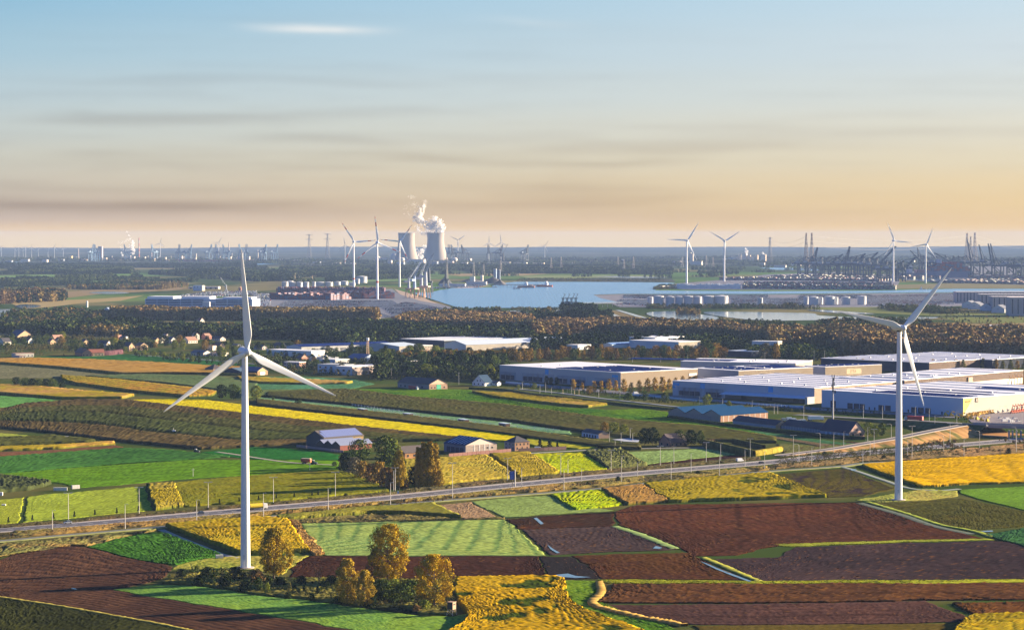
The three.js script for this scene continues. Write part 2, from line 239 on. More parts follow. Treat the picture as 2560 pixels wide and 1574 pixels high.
field('bare_field', 'dark purple brown field reaching the picture edge under the grass strip', '1785,1398 2030,1391 1986,1369 2200,1360 2484,1352 2640,1368 | 2640,1451 | 2250,1452 1892,1452 | 1840,1425', brown({ c: C.soilPurple, c2: [0.042, 0.029, 0.031], speck: 0.02, row: 4, tram: 50, tramW: 2 }));
field('grass_strip', 'bright yellow green grass track across the lower half of the fields', '1497,1450 1700,1451 1900,1453 2250,1451 2640,1449 | 2640,1457 | 2250,1459 1900,1459 1530,1459 | 1510,1455', meadow([0.44, 0.46, 0.03], { amp: 0.2 }));
field('bare_field', 'reddish dead crop strip below the grass track', '1537,1461 1900,1461 2250,1461 2640,1459 | 2640,1498 | 2330,1501 1920,1508 1500,1508 | 1524,1482', brown({ c: [0.13, 0.055, 0.02], c2: [0.085, 0.04, 0.018], amp: 0.3, h: 0.4, row: 5, rowDepth: 0.3, tram: 40, tramW: 2.5, speck: 0.06 }));
field('bare_field', 'purple brown cultivated field with faint lines near the lower edge', '1490,1513 1920,1510 2310,1503 | 2435,1549 | 2400,1556 1920,1562 1720,1561 | 1600,1541', brown({ c: [0.125, 0.06, 0.043], c2: [0.085, 0.045, 0.036], row: 5, rowDepth: 0.6, tram: 30, tramW: 2 }));
field('bare_field', 'russet dead crop corner with a water ditch at the lower right', '2380,1509 2640,1503 | 2640,1546 | 2520,1546 2442,1544 | 2410,1526', brown({ c: [0.15, 0.06, 0.016], c2: [0.085, 0.038, 0.014], amp: 0.3, h: 0.4, speck: 0.08 }));
field('corn_field', 'yellow corn corner at the lower right edge', '2408,1556 2440,1546 2519,1541 2640,1543 | 2640,1620 | 2500,1620 2385,1620 | 2390,1580', corn({ row: 3.4, rowDepth: 0.6, along: 'u' }));
field('grass_field', 'olive grass strip along the lower edge under the purple field', '1735,1565 1920,1564 2390,1559 | 2375,1620 | 2000,1620 1800,1620 | 1760,1585', meadow([0.15, 0.11, 0.02], { row: 4, along: 'u' }));
field('corn_field', 'yellow corn field with darker gaps at the bottom beside the hunting hide', '1136,1453 1260,1450 1395,1451 | 1410,1482 1441,1523 1514,1552 1610,1600 | 1380,1610 1120,1602 | 1174,1560 1168,1536 1140,1505', corn({ curved: true, row: 3.2, rowDepth: 0.75, rowPatch: true, holes: 0.62, c2: [0.6, 0.35, 0.008], gap: [0.06, 0.09, 0.008] }));
field('grass_field', 'green meadow strip curving between the corn and the brown fields', '1400,1452 1495,1454 | 1500,1482 1480,1506 1492,1523 1560,1541 1670,1562 1740,1602 | 1620,1602 | 1520,1552 1446,1522 1414,1482', meadow([0.08, 0.21, 0.014], { c2: [0.2, 0.3, 0.025], amp: 0.14 }));
ribbon('reed_bank', 'bank of orange reeds curving along the green meadow strip', '1498,1457 1503,1484 1482,1512 1540,1531 1600,1545 1670,1557 1712,1566', 3.5, null, { c: [0.5, 0.32, 0.08], h: 0.9, rag: 1, step: 1.2 });
// middle band, below the road
field('corn_field', 'broad yellow corn field left of the second wind turbine', '1613,1215 1760,1199 1925,1187 | 2000,1218 2066,1243 | 1920,1249 1672,1257 | 1640,1236', corn({ c: [0.42, 0.31, 0.014], holes: 0.66 }));
field('maize_field', 'orange brown ripe maize plot between two green plots', '1504,1226 1608,1216 | 1668,1256 | 1566,1263 | 1535,1244', corn({ c: [0.42, 0.23, 0.06], c2: [0.34, 0.2, 0.05], h: 1.8 }));
field('mustard_field', 'bright yellow green mustard plot beside the orange maize plot', '1376,1238 1500,1226 | 1552,1263 | 1500,1270 1440,1276 | 1405,1256', meadow([0.44, 0.5, 0.004], { c2: [0.2, 0.36, 0.006], h: 1, amp: 0.25, row: 7, rowDepth: 0.7, gap: [0.08, 0.16, 0.02] }));
field('grass_field', 'pale green plot with a slanting shadow left of the mustard plot', '1176,1254 1280,1244 1374,1239 | 1440,1277 1534,1276 | 1350,1287 1264,1295 | 1220,1274', meadow(C.light, { row: 9, rowDepth: 0.4 }));
field('bare_field', 'tan bare plot beside the pale green plot', '1088,1264 1176,1255 | 1241,1291 | 1160,1297 | 1122,1280', brown({ c: [0.46, 0.3, 0.16], c2: [0.36, 0.24, 0.13], row: 4 }));
field('corn_field', 'narrow green yellow corn strip along the service road', '692,1297 913,1274 1082,1264 | 1150,1295 | 1000,1285 926,1285 | 700,1304', corn({ c: [0.3, 0.27, 0.04], c2: [0.2, 0.2, 0.03] }));
// left, above the road
field('grass_field', 'bright light green field beside the road crossed by a tower shadow', '66,1243 120,1236 280,1222 362,1215 | 378,1276 | 220,1291 60,1306 | 63,1275', meadow([0.38, 0.47, 0.04], { row: 7, rowDepth: 0.45, gap: [0.12, 0.24, 0.05] }));
field('grass_field', 'small light green field at the left edge beside the road', '-60,1254 57,1244 | 46,1307 | -60,1317 | -60,1285', meadow([0.4, 0.46, 0.04], { row: 7, rowDepth: 0.4 }));
field('corn_field', 'small block of striped corn rows beside the light green field', '367,1214 432,1210 | 456,1267 | 390,1276 | 378,1245', corn({ row: 5, rowDepth: 1, h: 1.8, c: [0.46, 0.36, 0.06] }));
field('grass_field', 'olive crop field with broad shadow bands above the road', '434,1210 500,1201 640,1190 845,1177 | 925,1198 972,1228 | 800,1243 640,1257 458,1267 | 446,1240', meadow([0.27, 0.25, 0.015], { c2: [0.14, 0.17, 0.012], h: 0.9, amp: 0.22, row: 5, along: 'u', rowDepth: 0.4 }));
field('grass_field', 'vivid green meadow strip left of the farm', '-60,1190 140,1173 300,1161 494,1149 845,1151 | 846,1174 | 640,1187 442,1198 300,1212 200,1219 140,1206 -60,1200 | -60,1194', meadow(C.bright, { c2: [0.09, 0.22, 0.008], row: 9, rowDepth: 0.5, along: 'u' }));
field('beet_field', 'dark green leafy crop field at the left above the vivid meadow', '-60,1147 307,1120 420,1125 575,1142 | 494,1148 | 300,1160 140,1172 -60,1189 | -60,1168', meadow([0.04, 0.13, 0.022], { c2: [0.065, 0.19, 0.03], h: 0.5, amp: 0.3 }));
field('grass_field', 'deep green meadow below the barn with blue panels', '500,1131 640,1118 745,1123 848,1137 | 848,1150 | 640,1149 582,1143 | 540,1137', meadow([0.025, 0.16, 0.025], {}));
field('maize_field', 'thin orange maize strip at the left edge', '-60,1123 150,1115 285,1107 | 285,1112 | 150,1122 -60,1131 | -60,1127', corn({ c: [0.5, 0.29, 0.06], h: 1.6 }));
field('bare_field', 'thin red brown soil strip under the maize strip', '-60,1133 150,1124 285,1113 | 308,1118 | 150,1131 -60,1143 | -60,1138', brown({ c: [0.22, 0.1, 0.05], c2: [0.16, 0.08, 0.04] }));
field('orchard_block', 'small orchard block of tree rows at the left edge', '-60,1098 70,1096 130,1092 240,1104 | 226,1107 | 100,1112 -60,1119 | -60,1108', meadow(C.orchard, { h: 2, amp: 0.8, row: 5, rowDepth: 0.7, along: 'u' }));
field('grass_field', 'yellow green sliver at the left edge above the orchard block', '-60,1082 0,1083 60,1088 | 95,1092 | 40,1096 -60,1097 | -60,1090', meadow([0.36, 0.42, 0.06]));
field('orchard_block', 'dark orchard bushes at the left edge under the vivid meadow', '-60,1192 0,1192 80,1200 | 132,1209 | 70,1226 -60,1238 | -60,1215', meadow([0.08, 0.1, 0.035], { h: 2, amp: 1, row: 5, rowDepth: 0.6, along: 'u' }));
field('orchard_block', 'wide orchard in olive and brown bands across the left half', '-60,1045 60,1011 200,1001 318,1002 640,1039 1135,1095 | 1185,1100 | 900,1108 760,1112 640,1117 500,1124 300,1104 130,1083 -60,1064 | -60,1055', { c: C.orchard, h: 1.7, amp: 0.55, s: 1.25, row: 6, rowDepth: 0.4, along: 'u', bands: [[0.2, [0.13, 0.092, 0.032]], [0.4, [0.1, 0.105, 0.028]], [0.45, [0.05, 0.055, 0.015], -0.5], [0.7, [0.085, 0.105, 0.027], 0.5], [0.74, [0.035, 0.045, 0.014], -0.6], [1, [0.14, 0.1, 0.036]]] });
field('rapeseed_field', 'long vivid yellow rapeseed strip slanting across the middle', '318,1001 494,999 640,1018 930,1050 1245,1084 1300,1093 | 1290,1106 | 1135,1095 978,1078 640,1038 400,1011 | 360,1006', meadow(C.rape, { c2: [0.66, 0.58, 0.004], h: 0.9, amp: 0.16, row: 8, along: 'u', rowDepth: 0.35, gap: [0.3, 0.34, 0.01] }));
field('rapeseed_field', 'short yellow rapeseed continuation behind the hipped roof house', '1318,1097 1380,1101 1462,1112 | 1500,1119 | 1440,1122 1340,1116 1310,1110 | 1312,1103', meadow([0.5, 0.48, 0.03], { h: 0.6 }));
field('orchard_block', 'long brown hedge-like orchard band above the rapeseed strip', '640,1001 900,1029 1100,1052 1300,1077 1520,1111 1600,1118 | 1602,1125 | 1500,1120 1240,1085 947,1049 640,1013 | 640,1007', { c: [0.13, 0.105, 0.032], c2: [0.085, 0.085, 0.025], h: 2, amp: 0.5, side: [0.022, 0.03, 0.012] });  // near-black side colour paints the shaded face of the band
field('paddock', 'teal paddock strip with white fences between the orchard bands', '650,993 952,1022 1280,1058 1424,1078 | 1428,1086 | 1300,1076 1100,1051 900,1027 640,1000 | 644,997', meadow([0.13, 0.3, 0.16], { c2: [0.2, 0.33, 0.12] }));
field('orchard_block', 'wide brown green orchard right of the paddocks', '668,984 862,975 1030,995 1250,1013 1566,1054 1774,1070 1940,1096 | 1945,1108 | 1600,1100 1426,1076 1280,1055 952,1021 | 666,993 ', { c: [0.11, 0.1, 0.028], c2: [0.08, 0.085, 0.022], h: 1.9, amp: 0.5, row: 6, rowDepth: 0.35, along: 'u', side: [0.022, 0.03, 0.012], maxv: 90 });
field('grass_field', 'green meadow with a lighter sweep in front of the warehouses', '866,974 1000,971 1170,975 1290,1004 1400,1018 1530,1026 1600,1022 1672,1031 | 1760,1050 1905,1085 | 1774,1069 1566,1053 1250,1012 1030,994 | 900,977', meadow([0.05, 0.16, 0.015], { c2: [0.14, 0.25, 0.012], bandU: true, h: 0.4, amp: 0.2 }));
field('maize_field', 'long orange maize tongue in the meadow in front of the large warehouse', '1180,982 1280,986 1360,996 | 1420,1000 1520,1013 | 1470,1019 1400,1013 1330,1005 | 1240,995', corn({ c: [0.5, 0.32, 0.08], h: 2 }));
// left, upper
field('grass_field', 'dark green meadow under the village', '60,893 250,886 330,885 560,905 640,913 | 640,921 | 480,914 370,906 | 90,897', meadow([0.03, 0.14, 0.03]));
field('maize_field', 'long orange maize field below the village', '-60,900 91,898 234,902 364,908 520,917 640,922 | 640,940 | 468,934 300,936 130,919 -60,905 | -60,902', corn({ c: C.maize, h: 2.4, c2: [0.44, 0.26, 0.06], row: 12, along: 'u' }));
field('grass_field', 'grey green fallow wedge at the left edge below the maize', '-60,908 130,922 290,939 | 212,943 | 0,947 -60,948 | -60,926', meadow([0.2, 0.2, 0.1]));
field('maize_field', 'orange maize field in two steps left of the nearer turbine', '150,941 286,951 468,971 540,982 | 530,990 | 470,993 340,981 190,961 | 155,950', corn({ c: C.maize, h: 2.3, row: 14, along: 'u', rowDepth: 0.7 }));
field('maize_field', 'orange maize field at the left edge above the bright green field', '-60,966 80,968 208,981 338,990 | 302,997 | 156,998 -60,981 | -60,972', corn({ c: [0.52, 0.3, 0.085], h: 2.4 }));
field('grass_field', 'bright green field at the left edge', '-60,987 0,990 90,995 151,1002 | 39,1015 | 0,1018 -60,1022 | -60,1004', meadow([0.14, 0.36, 0.08]));
field('grass_field', 'olive crop strip between the two orange maize fields', '215,940 350,936 640,946 | 640,986 | 540,973 400,956 | 300,948', meadow([0.14, 0.17, 0.06], { h: 0.9, amp: 0.3, c2: [0.09, 0.16, 0.06] }));
field('grass_field', 'teal green field right of the nearer turbine tower', '640,941 760,943 874,947 | 936,960 | 874,972 640,976 | 640,958', meadow([0.09, 0.28, 0.14], { c2: [0.07, 0.16, 0.06] }));
field('maize_field', 'thin orange maize tongue in the teal field', '590,944 720,950 882,957 | 866,960 | 780,962 640,959 | 600,950', corn({ c: [0.48, 0.3, 0.09], h: 2.2 }));
field('grass_field', 'olive field corner between the teal field and the orchard', '600,978 760,976 866,974 | 700,985 | 660,990 600,996 | 600,986', meadow([0.15, 0.2, 0.06], { h: 1.3, amp: 0.35 }));
// right of the farm, above the road
field('corn_field', 'yellow corn field in front of the blue roofed barn', '1010,1154 1093,1150 1213,1142 | 1282,1190 1284,1198 | 1093,1215 1000,1222 | 1004,1190', corn({ c: [0.5, 0.36, 0.045], c2: [0.42, 0.34, 0.04] }));
field('corn_field', 'yellow corn plot below the hipped roof house', '1224,1139 1320,1135 | 1402,1186 | 1300,1196 | 1264,1168', corn({ c: [0.52, 0.38, 0.045] }));
field('mustard_field', 'vivid lime green mustard plot beside the yellow corn plot', '1328,1137 1454,1134 | 1522,1175 | 1402,1184 | 1366,1160', meadow([0.56, 0.54, 0.004], { c2: [0.3, 0.42, 0.006], row: 8, rowDepth: 0.5, gap: [0.1, 0.18, 0.02], h: 0.9, amp: 0.2 }));
field('orchard_block', 'olive orchard plot with tree rows beside the lime green plot', '1457,1132 1551,1124 | 1616,1164 | 1524,1174 | 1490,1152', meadow([0.14, 0.155, 0.05], { h: 1.8, amp: 0.8, row: 6, rowDepth: 0.6 }));
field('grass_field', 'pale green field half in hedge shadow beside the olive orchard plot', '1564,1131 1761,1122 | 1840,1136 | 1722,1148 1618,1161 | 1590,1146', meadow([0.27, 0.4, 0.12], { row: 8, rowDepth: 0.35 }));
field('bare_field', 'dark soil strip between the pale green field and the road', '1618,1163 1722,1149 1840,1138 | 1870,1141 | 1760,1154 1640,1168 | 1628,1165', brown({ c: [0.05, 0.027, 0.024] }));
field('bare_field', 'dark brown garden plot beside the golden hedge', '1955,1124 2060,1112 2130,1104 | 2150,1107 | 2060,1122 1962,1136 | 1958,1130', brown({ c: [0.06, 0.036, 0.03] }));
field('grass_field', 'green field beside the blue roofed sheds', '1672,1048 1760,1062 1920,1082 2080,1104 | 2140,1110 | 2050,1115 1940,1097 1774,1071 | 1700,1056', meadow([0.06, 0.17, 0.06], { bands: [[0.55, [0.06, 0.17, 0.07]], [1, [0.2, 0.15, 0.08]]] }));
field('grass_field', 'olive grass triangle right of the pale field beside the slip road', '1945,1110 2050,1116 2140,1110 | 2160,1114 | 2060,1128 1965,1138 | 1950,1120', meadow([0.19, 0.2, 0.06]));
// far right
field('mustard_field', 'large deep yellow mustard field right of the second wind turbine', '2154,1164 2237,1156 2400,1146 2640,1131 | 2640,1206 | 2400,1212 2308,1219 | 2225,1191', meadow([0.72, 0.42, 0.002], { c2: [0.56, 0.34, 0.003], h: 1.2, amp: 0.25, row: 13, along: 'u', rowDepth: 0.4, side: [0.13, 0.13, 0.03], gap: [0.3, 0.2, 0.006] }));
field('crop_field', 'dark green brown crop field left of the second turbine tower', '1930,1187 1970,1184 2112,1172 | 2180,1199 2240,1222 | 2160,1240 2070,1243 | 2000,1215', meadow([0.11, 0.09, 0.016], { c2: [0.045, 0.05, 0.013], row: 16, rowDepth: 0.6, holes: 0.68, gap: [0.05, 0.035, 0.035] }));
field('grass_field', 'bright green field at the right edge below the mustard field', '2398,1225 2500,1220 2640,1214 | 2640,1292 | 2520,1265 2440,1246 | 2405,1234', meadow([0.17, 0.33, 0.03]));
field('crop_field', 'dark olive crop field below the second turbine at the right edge', '2168,1257 2260,1257 2402,1246 2560,1277 2640,1294 | 2640,1309 | 2540,1317 2414,1326 | 2330,1305 2258,1287', meadow([0.13, 0.11, 0.02], { c2: [0.065, 0.075, 0.016], row: 20, rowDepth: 0.5, amp: 0.2, along: 'u' }));
field('grass_field', 'dark green crop patch at the right edge beside the puddles', '2470,1338 2560,1322 2640,1318 | 2640,1382 | 2560,1366 | 2500,1350', meadow([0.05, 0.15, 0.05], { h: 0.5, amp: 0.3 }));
field('grass_field', 'sunlit grass round the foot of the second turbine', '2140,1250 2220,1237 2310,1222 2395,1228 | 2400,1241 | 2300,1252 2200,1256 | 2160,1254', meadow([0.4, 0.34, 0.08], { c2: [0.26, 0.34, 0.06], amp: 0.2 }));
field('grass_field', 'sunlit grass round the foot of the nearer turbine', '440,1413 520,1395 590,1391 720,1391 775,1388 | 735,1412 | 700,1436 600,1424 500,1424 | 430,1424', meadow([0.3, 0.34, 0.05], { c2: [0.42, 0.32, 0.07], amp: 0.2 }));
// ---------------------------------------------------------------- water: level sheets, faintly rippled
const ripple = (() => { const n = 256, d = new Uint8Array(n * n * 4); for (let y = 0; y < n; y++) for (let x = 0; x < n; x++) { let s = 0; for (let k = 1; k < 5; k++) { const f = 2 ** k; s += Math.sin((x * f + y * (k % 2 ? 3 : -2)) / n * 6.283 + k * 2.1 + 2 * Math.sin(y / n * 6.283 * (k + 1))) / f; } const o = (y * n + x) * 4; d[o] = d[o + 1] = d[o + 2] = 128 + 110 * s; d[o + 3] = 255; } const t = new THREE.DataTexture(d, n, n); t.wrapS = t.wrapT = THREE.RepeatWrapping; t.magFilter = THREE.LinearFilter; t.repeat.set(1 / 60, 1 / 90); t.needsUpdate = true; return t; })();
const WATER = new THREE.MeshPhysicalMaterial({ color: new THREE.Color().setRGB(0.1, 0.24, 0.4), roughness: 0.24, bumpMap: ripple, bumpScale: 0.5, ior: 1.33, side: THREE.DoubleSide });
const POND = new THREE.MeshPhysicalMaterial({ color: new THREE.Color().setRGB(0.07, 0.13, 0.2), roughness: 0.1, ior: 1.33, side: THREE.DoubleSide });
sheet('water', 'wide blue harbour basin and canal in front of the docks', '1033,733 1052,731 1072,732 1100,725 1130,720.5 1180,719.5 1229,718.6 1237,711 1262,707 1287,704.6 1420,704.6 1550,705 1668,706.4 1690,708 1655,714 1634,720 1640,726 1722,727 1920,728 2180,727 2390,722 2680,722 2680,729 2388,731 1920,735 1551,735 1484,737 1500,745 1551,757 1488,759 1402,770 1280,770 1147,770 1091,752', WATER, 0.6);
for (const [l, s, cv] of [
  ['long pond in front of the tree covered dike', '1270,778 1330,774.5 1402,774 1440,778 1425,784 1380,787 1300,787', 1],
  ['small pond beside the straight ditches', '1519,784 1530,783.5 1580,801 1515,801'],
  ['narrow straight water channel between two grassy dikes', '1538,775.5 1550,775.5 1640,801 1619,801'],
  ['broad pale pond right of the channel', '1619,782 1650,779 1700,778 1750,786 1788,791 1784,803.5 1657,795', 1],
  ['wide shallow lake with islands behind the golden wood', '1774,779.5 1920,781 2024,783 2050,789 2100,792 2180,794 2336,793 2330,797 2230,799 2128,800 2030,801 1930,802 1840,796', 1],
  ['thin water sliver above the shallow lake', '2020,775 2060,775.5 2130,780 2185,785 2120,784', 1],
  ['thin flooded meadow on the left side', '222,732 260,729 300,730 320,733 270,735', 1],
  ['small round pond at the left edge above the larger pond', '38,765 60,761 94,763 95,768 60,771', 1],
  ['larger pond at the left edge among the trees', '-60,776 20,773 60,780 105,792 90,806 30,800 -60,796', 1],
  ['thin bright strip of river on the left horizon', '-60,656 40,655 190,657 200,660 60,660 -60,660'],
  ['long pale reach of the river under the distant cranes', '255,659 400,657 640,657 700,659 640,662 400,663 270,661'],
  ['thin pond below the distant woods in the centre', '1352,663 1420,662 1485,667 1440,669 1370,667'],
  ['pale thin strip of water behind the harbour dike', '1478,691 1560,690 1672,693 1660,695 1560,695'],
  ['dock water beside the container ship at the right', '2235,672 2300,671 2330,690 2436,706 2400,709 2255,699 2262,688'],
  ['pale river reach on the right horizon', '1900,669 2000,670 2080,674 2040,677 1930,674'],
]) sheet('water', l, s, l.includes('river') ? WATER : POND, 0.75, cv);
for (const [l, s] of [
  ['bright puddle in the waterlogged hollow between the red brown strips', '1390,1438 1420,1435 1440,1441 1478,1444 1440,1446 1394,1443'],
  ['small bright puddle beside the rightmost golden tree', '1056,1402 1068,1400 1078,1403 1064,1405'],
  ['tiny puddle below the puddle beside the golden tree', '1066,1438 1074,1437 1076,1441 1064,1441'],
  ['long wet ditch between the red brown field and the purple brown field', '1750,1404 1766,1409 1800,1424 1842,1440 1880,1454 1872,1455 1830,1440 1790,1424'],
  ['puddle at the edge of the wet strip by the grass track', '1640,1366 1656,1370 1650,1373 1632,1372'],
  ['bright puddle at the right edge between the crop fields', '2452,1329 2482,1327 2484,1330 2462,1331'],
  ['second bright puddle at the right edge', '2470,1334 2482,1336 2492,1340 2480,1338'],
  ['water ditch in the russet corner field', '2476,1509 2490,1514 2526,1528 2520,1532 2500,1524 2484,1516'],
  ['pale ice-white puddle lines in the stubble plot', '1368,1362 1384,1374 1400,1383 1392,1384 1376,1374'],
  ['puddle on the track left of the large mustard field', '2126,1173 2142,1174 2140,1177 2130,1177'],
  ['dark ditch with a glint in the small brown field corner', '1334,1296 1342,1295 1360,1310 1352,1312'],
  ['puddle among the wheel tracks of the ploughed field', '176,1471 186,1472 192,1475 182,1474'],
]) sheet('puddle', l, s, POND, 0.38);

// ---------------------------------------------------------------- roads
const ASPHALT = M(0.075, 0.07, 0.085, 0.8), CONCRETE = M(0.36, 0.31, 0.27, 0.85), PAINT = M(0.75, 0.75, 0.72, 0.7), TRACK = M(0.25, 0.24, 0.21, 0.9);
const MAIN = '-120,1334 0,1325 182,1312 390,1295 640,1273 900,1251 1108,1231 1280,1213 1488,1193 1670,1177 1920,1156 2102,1138 2237,1126 2440,1109 2560,1099 2700,1088';
ribbon('road', 'main road with asphalt lanes running across the whole picture', MAIN, 15, ASPHALT, { lift: 0.14 });
ribbon('road_shoulder', 'pale concrete shoulder along the far side of the main road', MAIN, 4.5, CONCRETE, { off: -10, lift: 0.12 });
ribbon('road_shoulder', 'thin pale concrete edge along the near side of the main road', MAIN, 1.6, CONCRETE, { off: 8.6, lift: 0.12 });
ribbon('road_marking', 'white edge line on the far side of the main road', MAIN, 0.35, PAINT, { off: -6.6, lift: 0.155 });
ribbon('road_marking', 'white edge line on the near side of the main road', MAIN, 0.35, PAINT, { off: 6.6, lift: 0.155 });
{ const c = new THREE.CatmullRomCurve3(pts(MAIN).map((q) => G(q[0], q[1])), false, 'centripetal'), b = new MB(), n = Math.round(c.getLength() / 9); for (let i = 0; i < n; i++) { const q = c.getPointAt((i + 0.5) / n), t = c.getTangentAt((i + 0.5) / n); b.box(q.x, 0.12, q.z, 3.2, 0.04, 0.3, Math.atan2(-t.z, t.x)); } structure(tag(b.build('lane_marking', PAINT), null, null, null, 'structure'), 'dashed white lane line in the middle of the main road'); }
const SERVICE = '-120,1361 0,1352 130,1340 260,1329 411,1316 640,1294 822,1277 1004,1259 1280,1238 1488,1222 1670,1202 1920,1178 2102,1165 2154,1158 2300,1151 2560,1136 2700,1125';
ribbon('service_road', 'narrow service road running below the main road', SERVICE, 4.6, M(0.12, 0.12, 0.115, 0.9), { lift: 0.13 });
ribbon('verge', 'pale grass verge along the near side of the service road', SERVICE, 2.4, null, { off: 4.2, c: [0.36, 0.38, 0.14], h: 0.1, rag: 1, step: 3 });
ribbon('farm_track', 'puddled dirt track beside the dark green beet field', '402,1324 440,1341 500,1365 560,1388 600,1396', 3.6, TRACK, { lift: 0.2 });
ribbon('farm_track', 'grassy dirt track left of the large mustard field', '2104,1166 2150,1180 2210,1200 2290,1223 2350,1226 2400,1222', 3.4, M(0.2, 0.24, 0.2), { lift: 0.2 });
ribbon('farm_track', 'dirt track past the tractor on the green meadow', '540,1130 590,1137 660,1148 740,1158 840,1163', 3.5, M(0.3, 0.26, 0.2), { lift: 0.35 });
ribbon('farm_track', 'village lane along the dark green meadow', '330,887 440,894 560,903 660,912', 6, M(0.16, 0.18, 0.2), { lift: 0.3 });
ribbon('farm_track', 'lane along the tree row in front of the warehouses', '1290,972 1400,983 1500,996 1600,1007 1700,1018 1800,1027', 5, M(0.2, 0.22, 0.22), { lift: 0.5 });
ribbon('farm_track', 'farm lane behind the lime green mustard plot', '1240,1137 1380,1130 1470,1125 1600,1121 1760,1119', 4, TRACK, { lift: 0.2 });
ribbon('farm_track', 'dark strip of wet verge at the foot of the second turbine', '2148,1258 2258,1289 2340,1317 2430,1336', 5, M(0.03, 0.06, 0.03), { lift: 0.3 });
ribbon('verge', 'sunlit green verge beside the large red brown field', '2150,1253 2262,1287 2345,1314 2420,1328 2470,1344', 3, null, { c: [0.3, 0.36, 0.06], h: 0.3, rag: 1, step: 2, off: -3 });
ribbon('verge', 'yellow green verge along the wet ditch', '1758,1394 1812,1416 1852,1434 1900,1454', 3, null, { c: [0.4, 0.4, 0.07], h: 0.3, rag: 1, step: 2 });
ribbon('verge', 'pale green verge beside the stubble plot', '1536,1316 1600,1337 1690,1373', 5, null, { c: [0.26, 0.36, 0.12], h: 0.3, rag: 1, step: 2 });
// rough weedy land along the roads
const weeds = (x) => ({ c: [0.3, 0.19, 0.06], c2: [0.2, 0.17, 0.05], gap: [0.08, 0.07, 0.03], h: 0.8, amp: 0.55, holes: 0.6, dig: 0.5, s: 1, ...x });
field('weed_strip', 'orange and brown weeds between the main road and the service road', '-60,1338 182,1321 390,1304 640,1283 900,1261 1108,1242 1280,1224 1488,1203 1670,1188 1920,1167 | 1920,1175 | 1670,1198 1488,1218 1280,1234 1004,1255 822,1273 640,1290 411,1312 130,1336 -60,1352 | -60,1346', weeds({ maxu: 900 }));
field('weed_strip', 'pink brown weeds between the main road and the large mustard field', '1922,1167 2102,1149 2237,1137 2440,1121 2640,1106 | 2640,1127 | 2400,1145 2237,1152 2154,1155 2102,1161 1922,1174 | 1922,1170', weeds({ c: [0.33, 0.2, 0.09], c2: [0.22, 0.16, 0.07] }));
field('weed_strip', 'dark brown weed bank along the far side of the main road', '-60,1320 130,1306 390,1285 640,1262 930,1237 1108,1215 1280,1198 1488,1179 1670,1163 1900,1144 | 1900,1149 | 1670,1169 1488,1185 1280,1204 1108,1222 930,1242 640,1266 390,1288 130,1310 -60,1325 | -60,1322', weeds({ c: [0.13, 0.09, 0.045], c2: [0.1, 0.09, 0.04], maxu: 900 }));
field('weed_strip', 'orange weedy bank left of the beet field under the service road', '-60,1368 130,1350 260,1338 390,1326 | 300,1345 221,1366 | 172,1363 110,1369 50,1379 -60,1408 | -60,1390', weeds({ c2: [0.16, 0.17, 0.05] }));
field('weed_strip', 'brown weeds between the corn strip and the pale drilled field', '720,1301 926,1287 1000,1289 1150,1298 1262,1297 | 1258,1298 | 1000,1303 747,1308 | 735,1305', weeds({ h: 0.5 }));
field('weed_strip', 'rough weedy grass in the marsh behind the thicket', '560,1425 720,1446 830,1448 1000,1450 1130,1455 | 1140,1490 1140,1538 | 1050,1536 900,1517 760,1498 640,1486 480,1461 400,1458 | 470,1440', weeds({ c: [0.14, 0.15, 0.03], c2: [0.2, 0.18, 0.04], gap: [0.04, 0.05, 0.02] }));
// slip road on its bank, cross road and flyover
function bank(name, label, line, top, c) {
  const p = pts(line).map((q) => G(q[0], q[1], q[2])), cv = new THREE.CatmullRomCurve3(p, false, 'centripetal'), n = 90, pos = [], col = [], idx = [];
  for (let i = 0; i <= n; i++) { const q = cv.getPointAt(i / n), t = cv.getTangentAt(i / n), nx = -t.z, nz = t.x; [-1, -0.5, 0, 1, 1.5, 2].forEach((k, j) => { const s = j < 3 ? -1 : 1, f = [1, 0.5, 0, 0, 0.5, 1][j], o = s * (top / 2 + q.y * 2.1 * f), y = Math.max(-0.1, q.y * (1 - f) - 0.05 + (f === 0.5 ? (hash(i, j) - 0.5) * 0.5 : 0)); pos.push(q.x + nx * o, y, q.z + nz * o); const v = 0.7 + 0.6 * hash(i * 3, j); col.push(...(vnoise(i * 0.35, j * 2) > 0.45 ? c : [0.12, 0.12, 0.04]).map((e) => e * v)); if (i && j) { const a = i * 6 + j, b = a - 6; idx.push(b - 1, a - 1, a, b - 1, a, b); } }); }
  const g = new THREE.BufferGeometry(); g.setAttribute('position', new THREE.Float32BufferAttribute(pos, 3)); g.setAttribute('color', new THREE.Float32BufferAttribute(col, 3)); g.setIndex(idx); g.computeVertexNormals(); return structure(mesh(name, g, VC), label);
}
const SLIP = '1946,1139,0.3 2020,1130,0.9 2089,1121,1.8 2165,1108,3 2237,1096,4.3 2320,1079,5.8 2407,1063,7', CROSS = '1990,1036,0.2 2080,1041,0.5 2150,1045,1.2 2285,1050.5,3.2 2360,1055,5.4 2420,1059,7 2480,1062,7.4', FLY = '2420,1059,7 2480,1062,7.4 2580,1066,7.6 2720,1071,7.6';
bank('embankment', 'weedy orange bank carrying the slip road up to the flyover', SLIP, 9, [0.36, 0.21, 0.09]);
bank('embankment', 'dark grassy bank of the cross road below the grey blue warehouse', CROSS, 13, [0.09, 0.11, 0.04]);
ribbon('slip_road', 'slip road climbing towards the flyover', SLIP, 6.5, ASPHALT, { lift: 0.1 });
ribbon('road_shoulder', 'sunlit concrete kerb on the near side of the slip road', SLIP, 1.2, CONCRETE, { off: 3.9, lift: 0.3 });
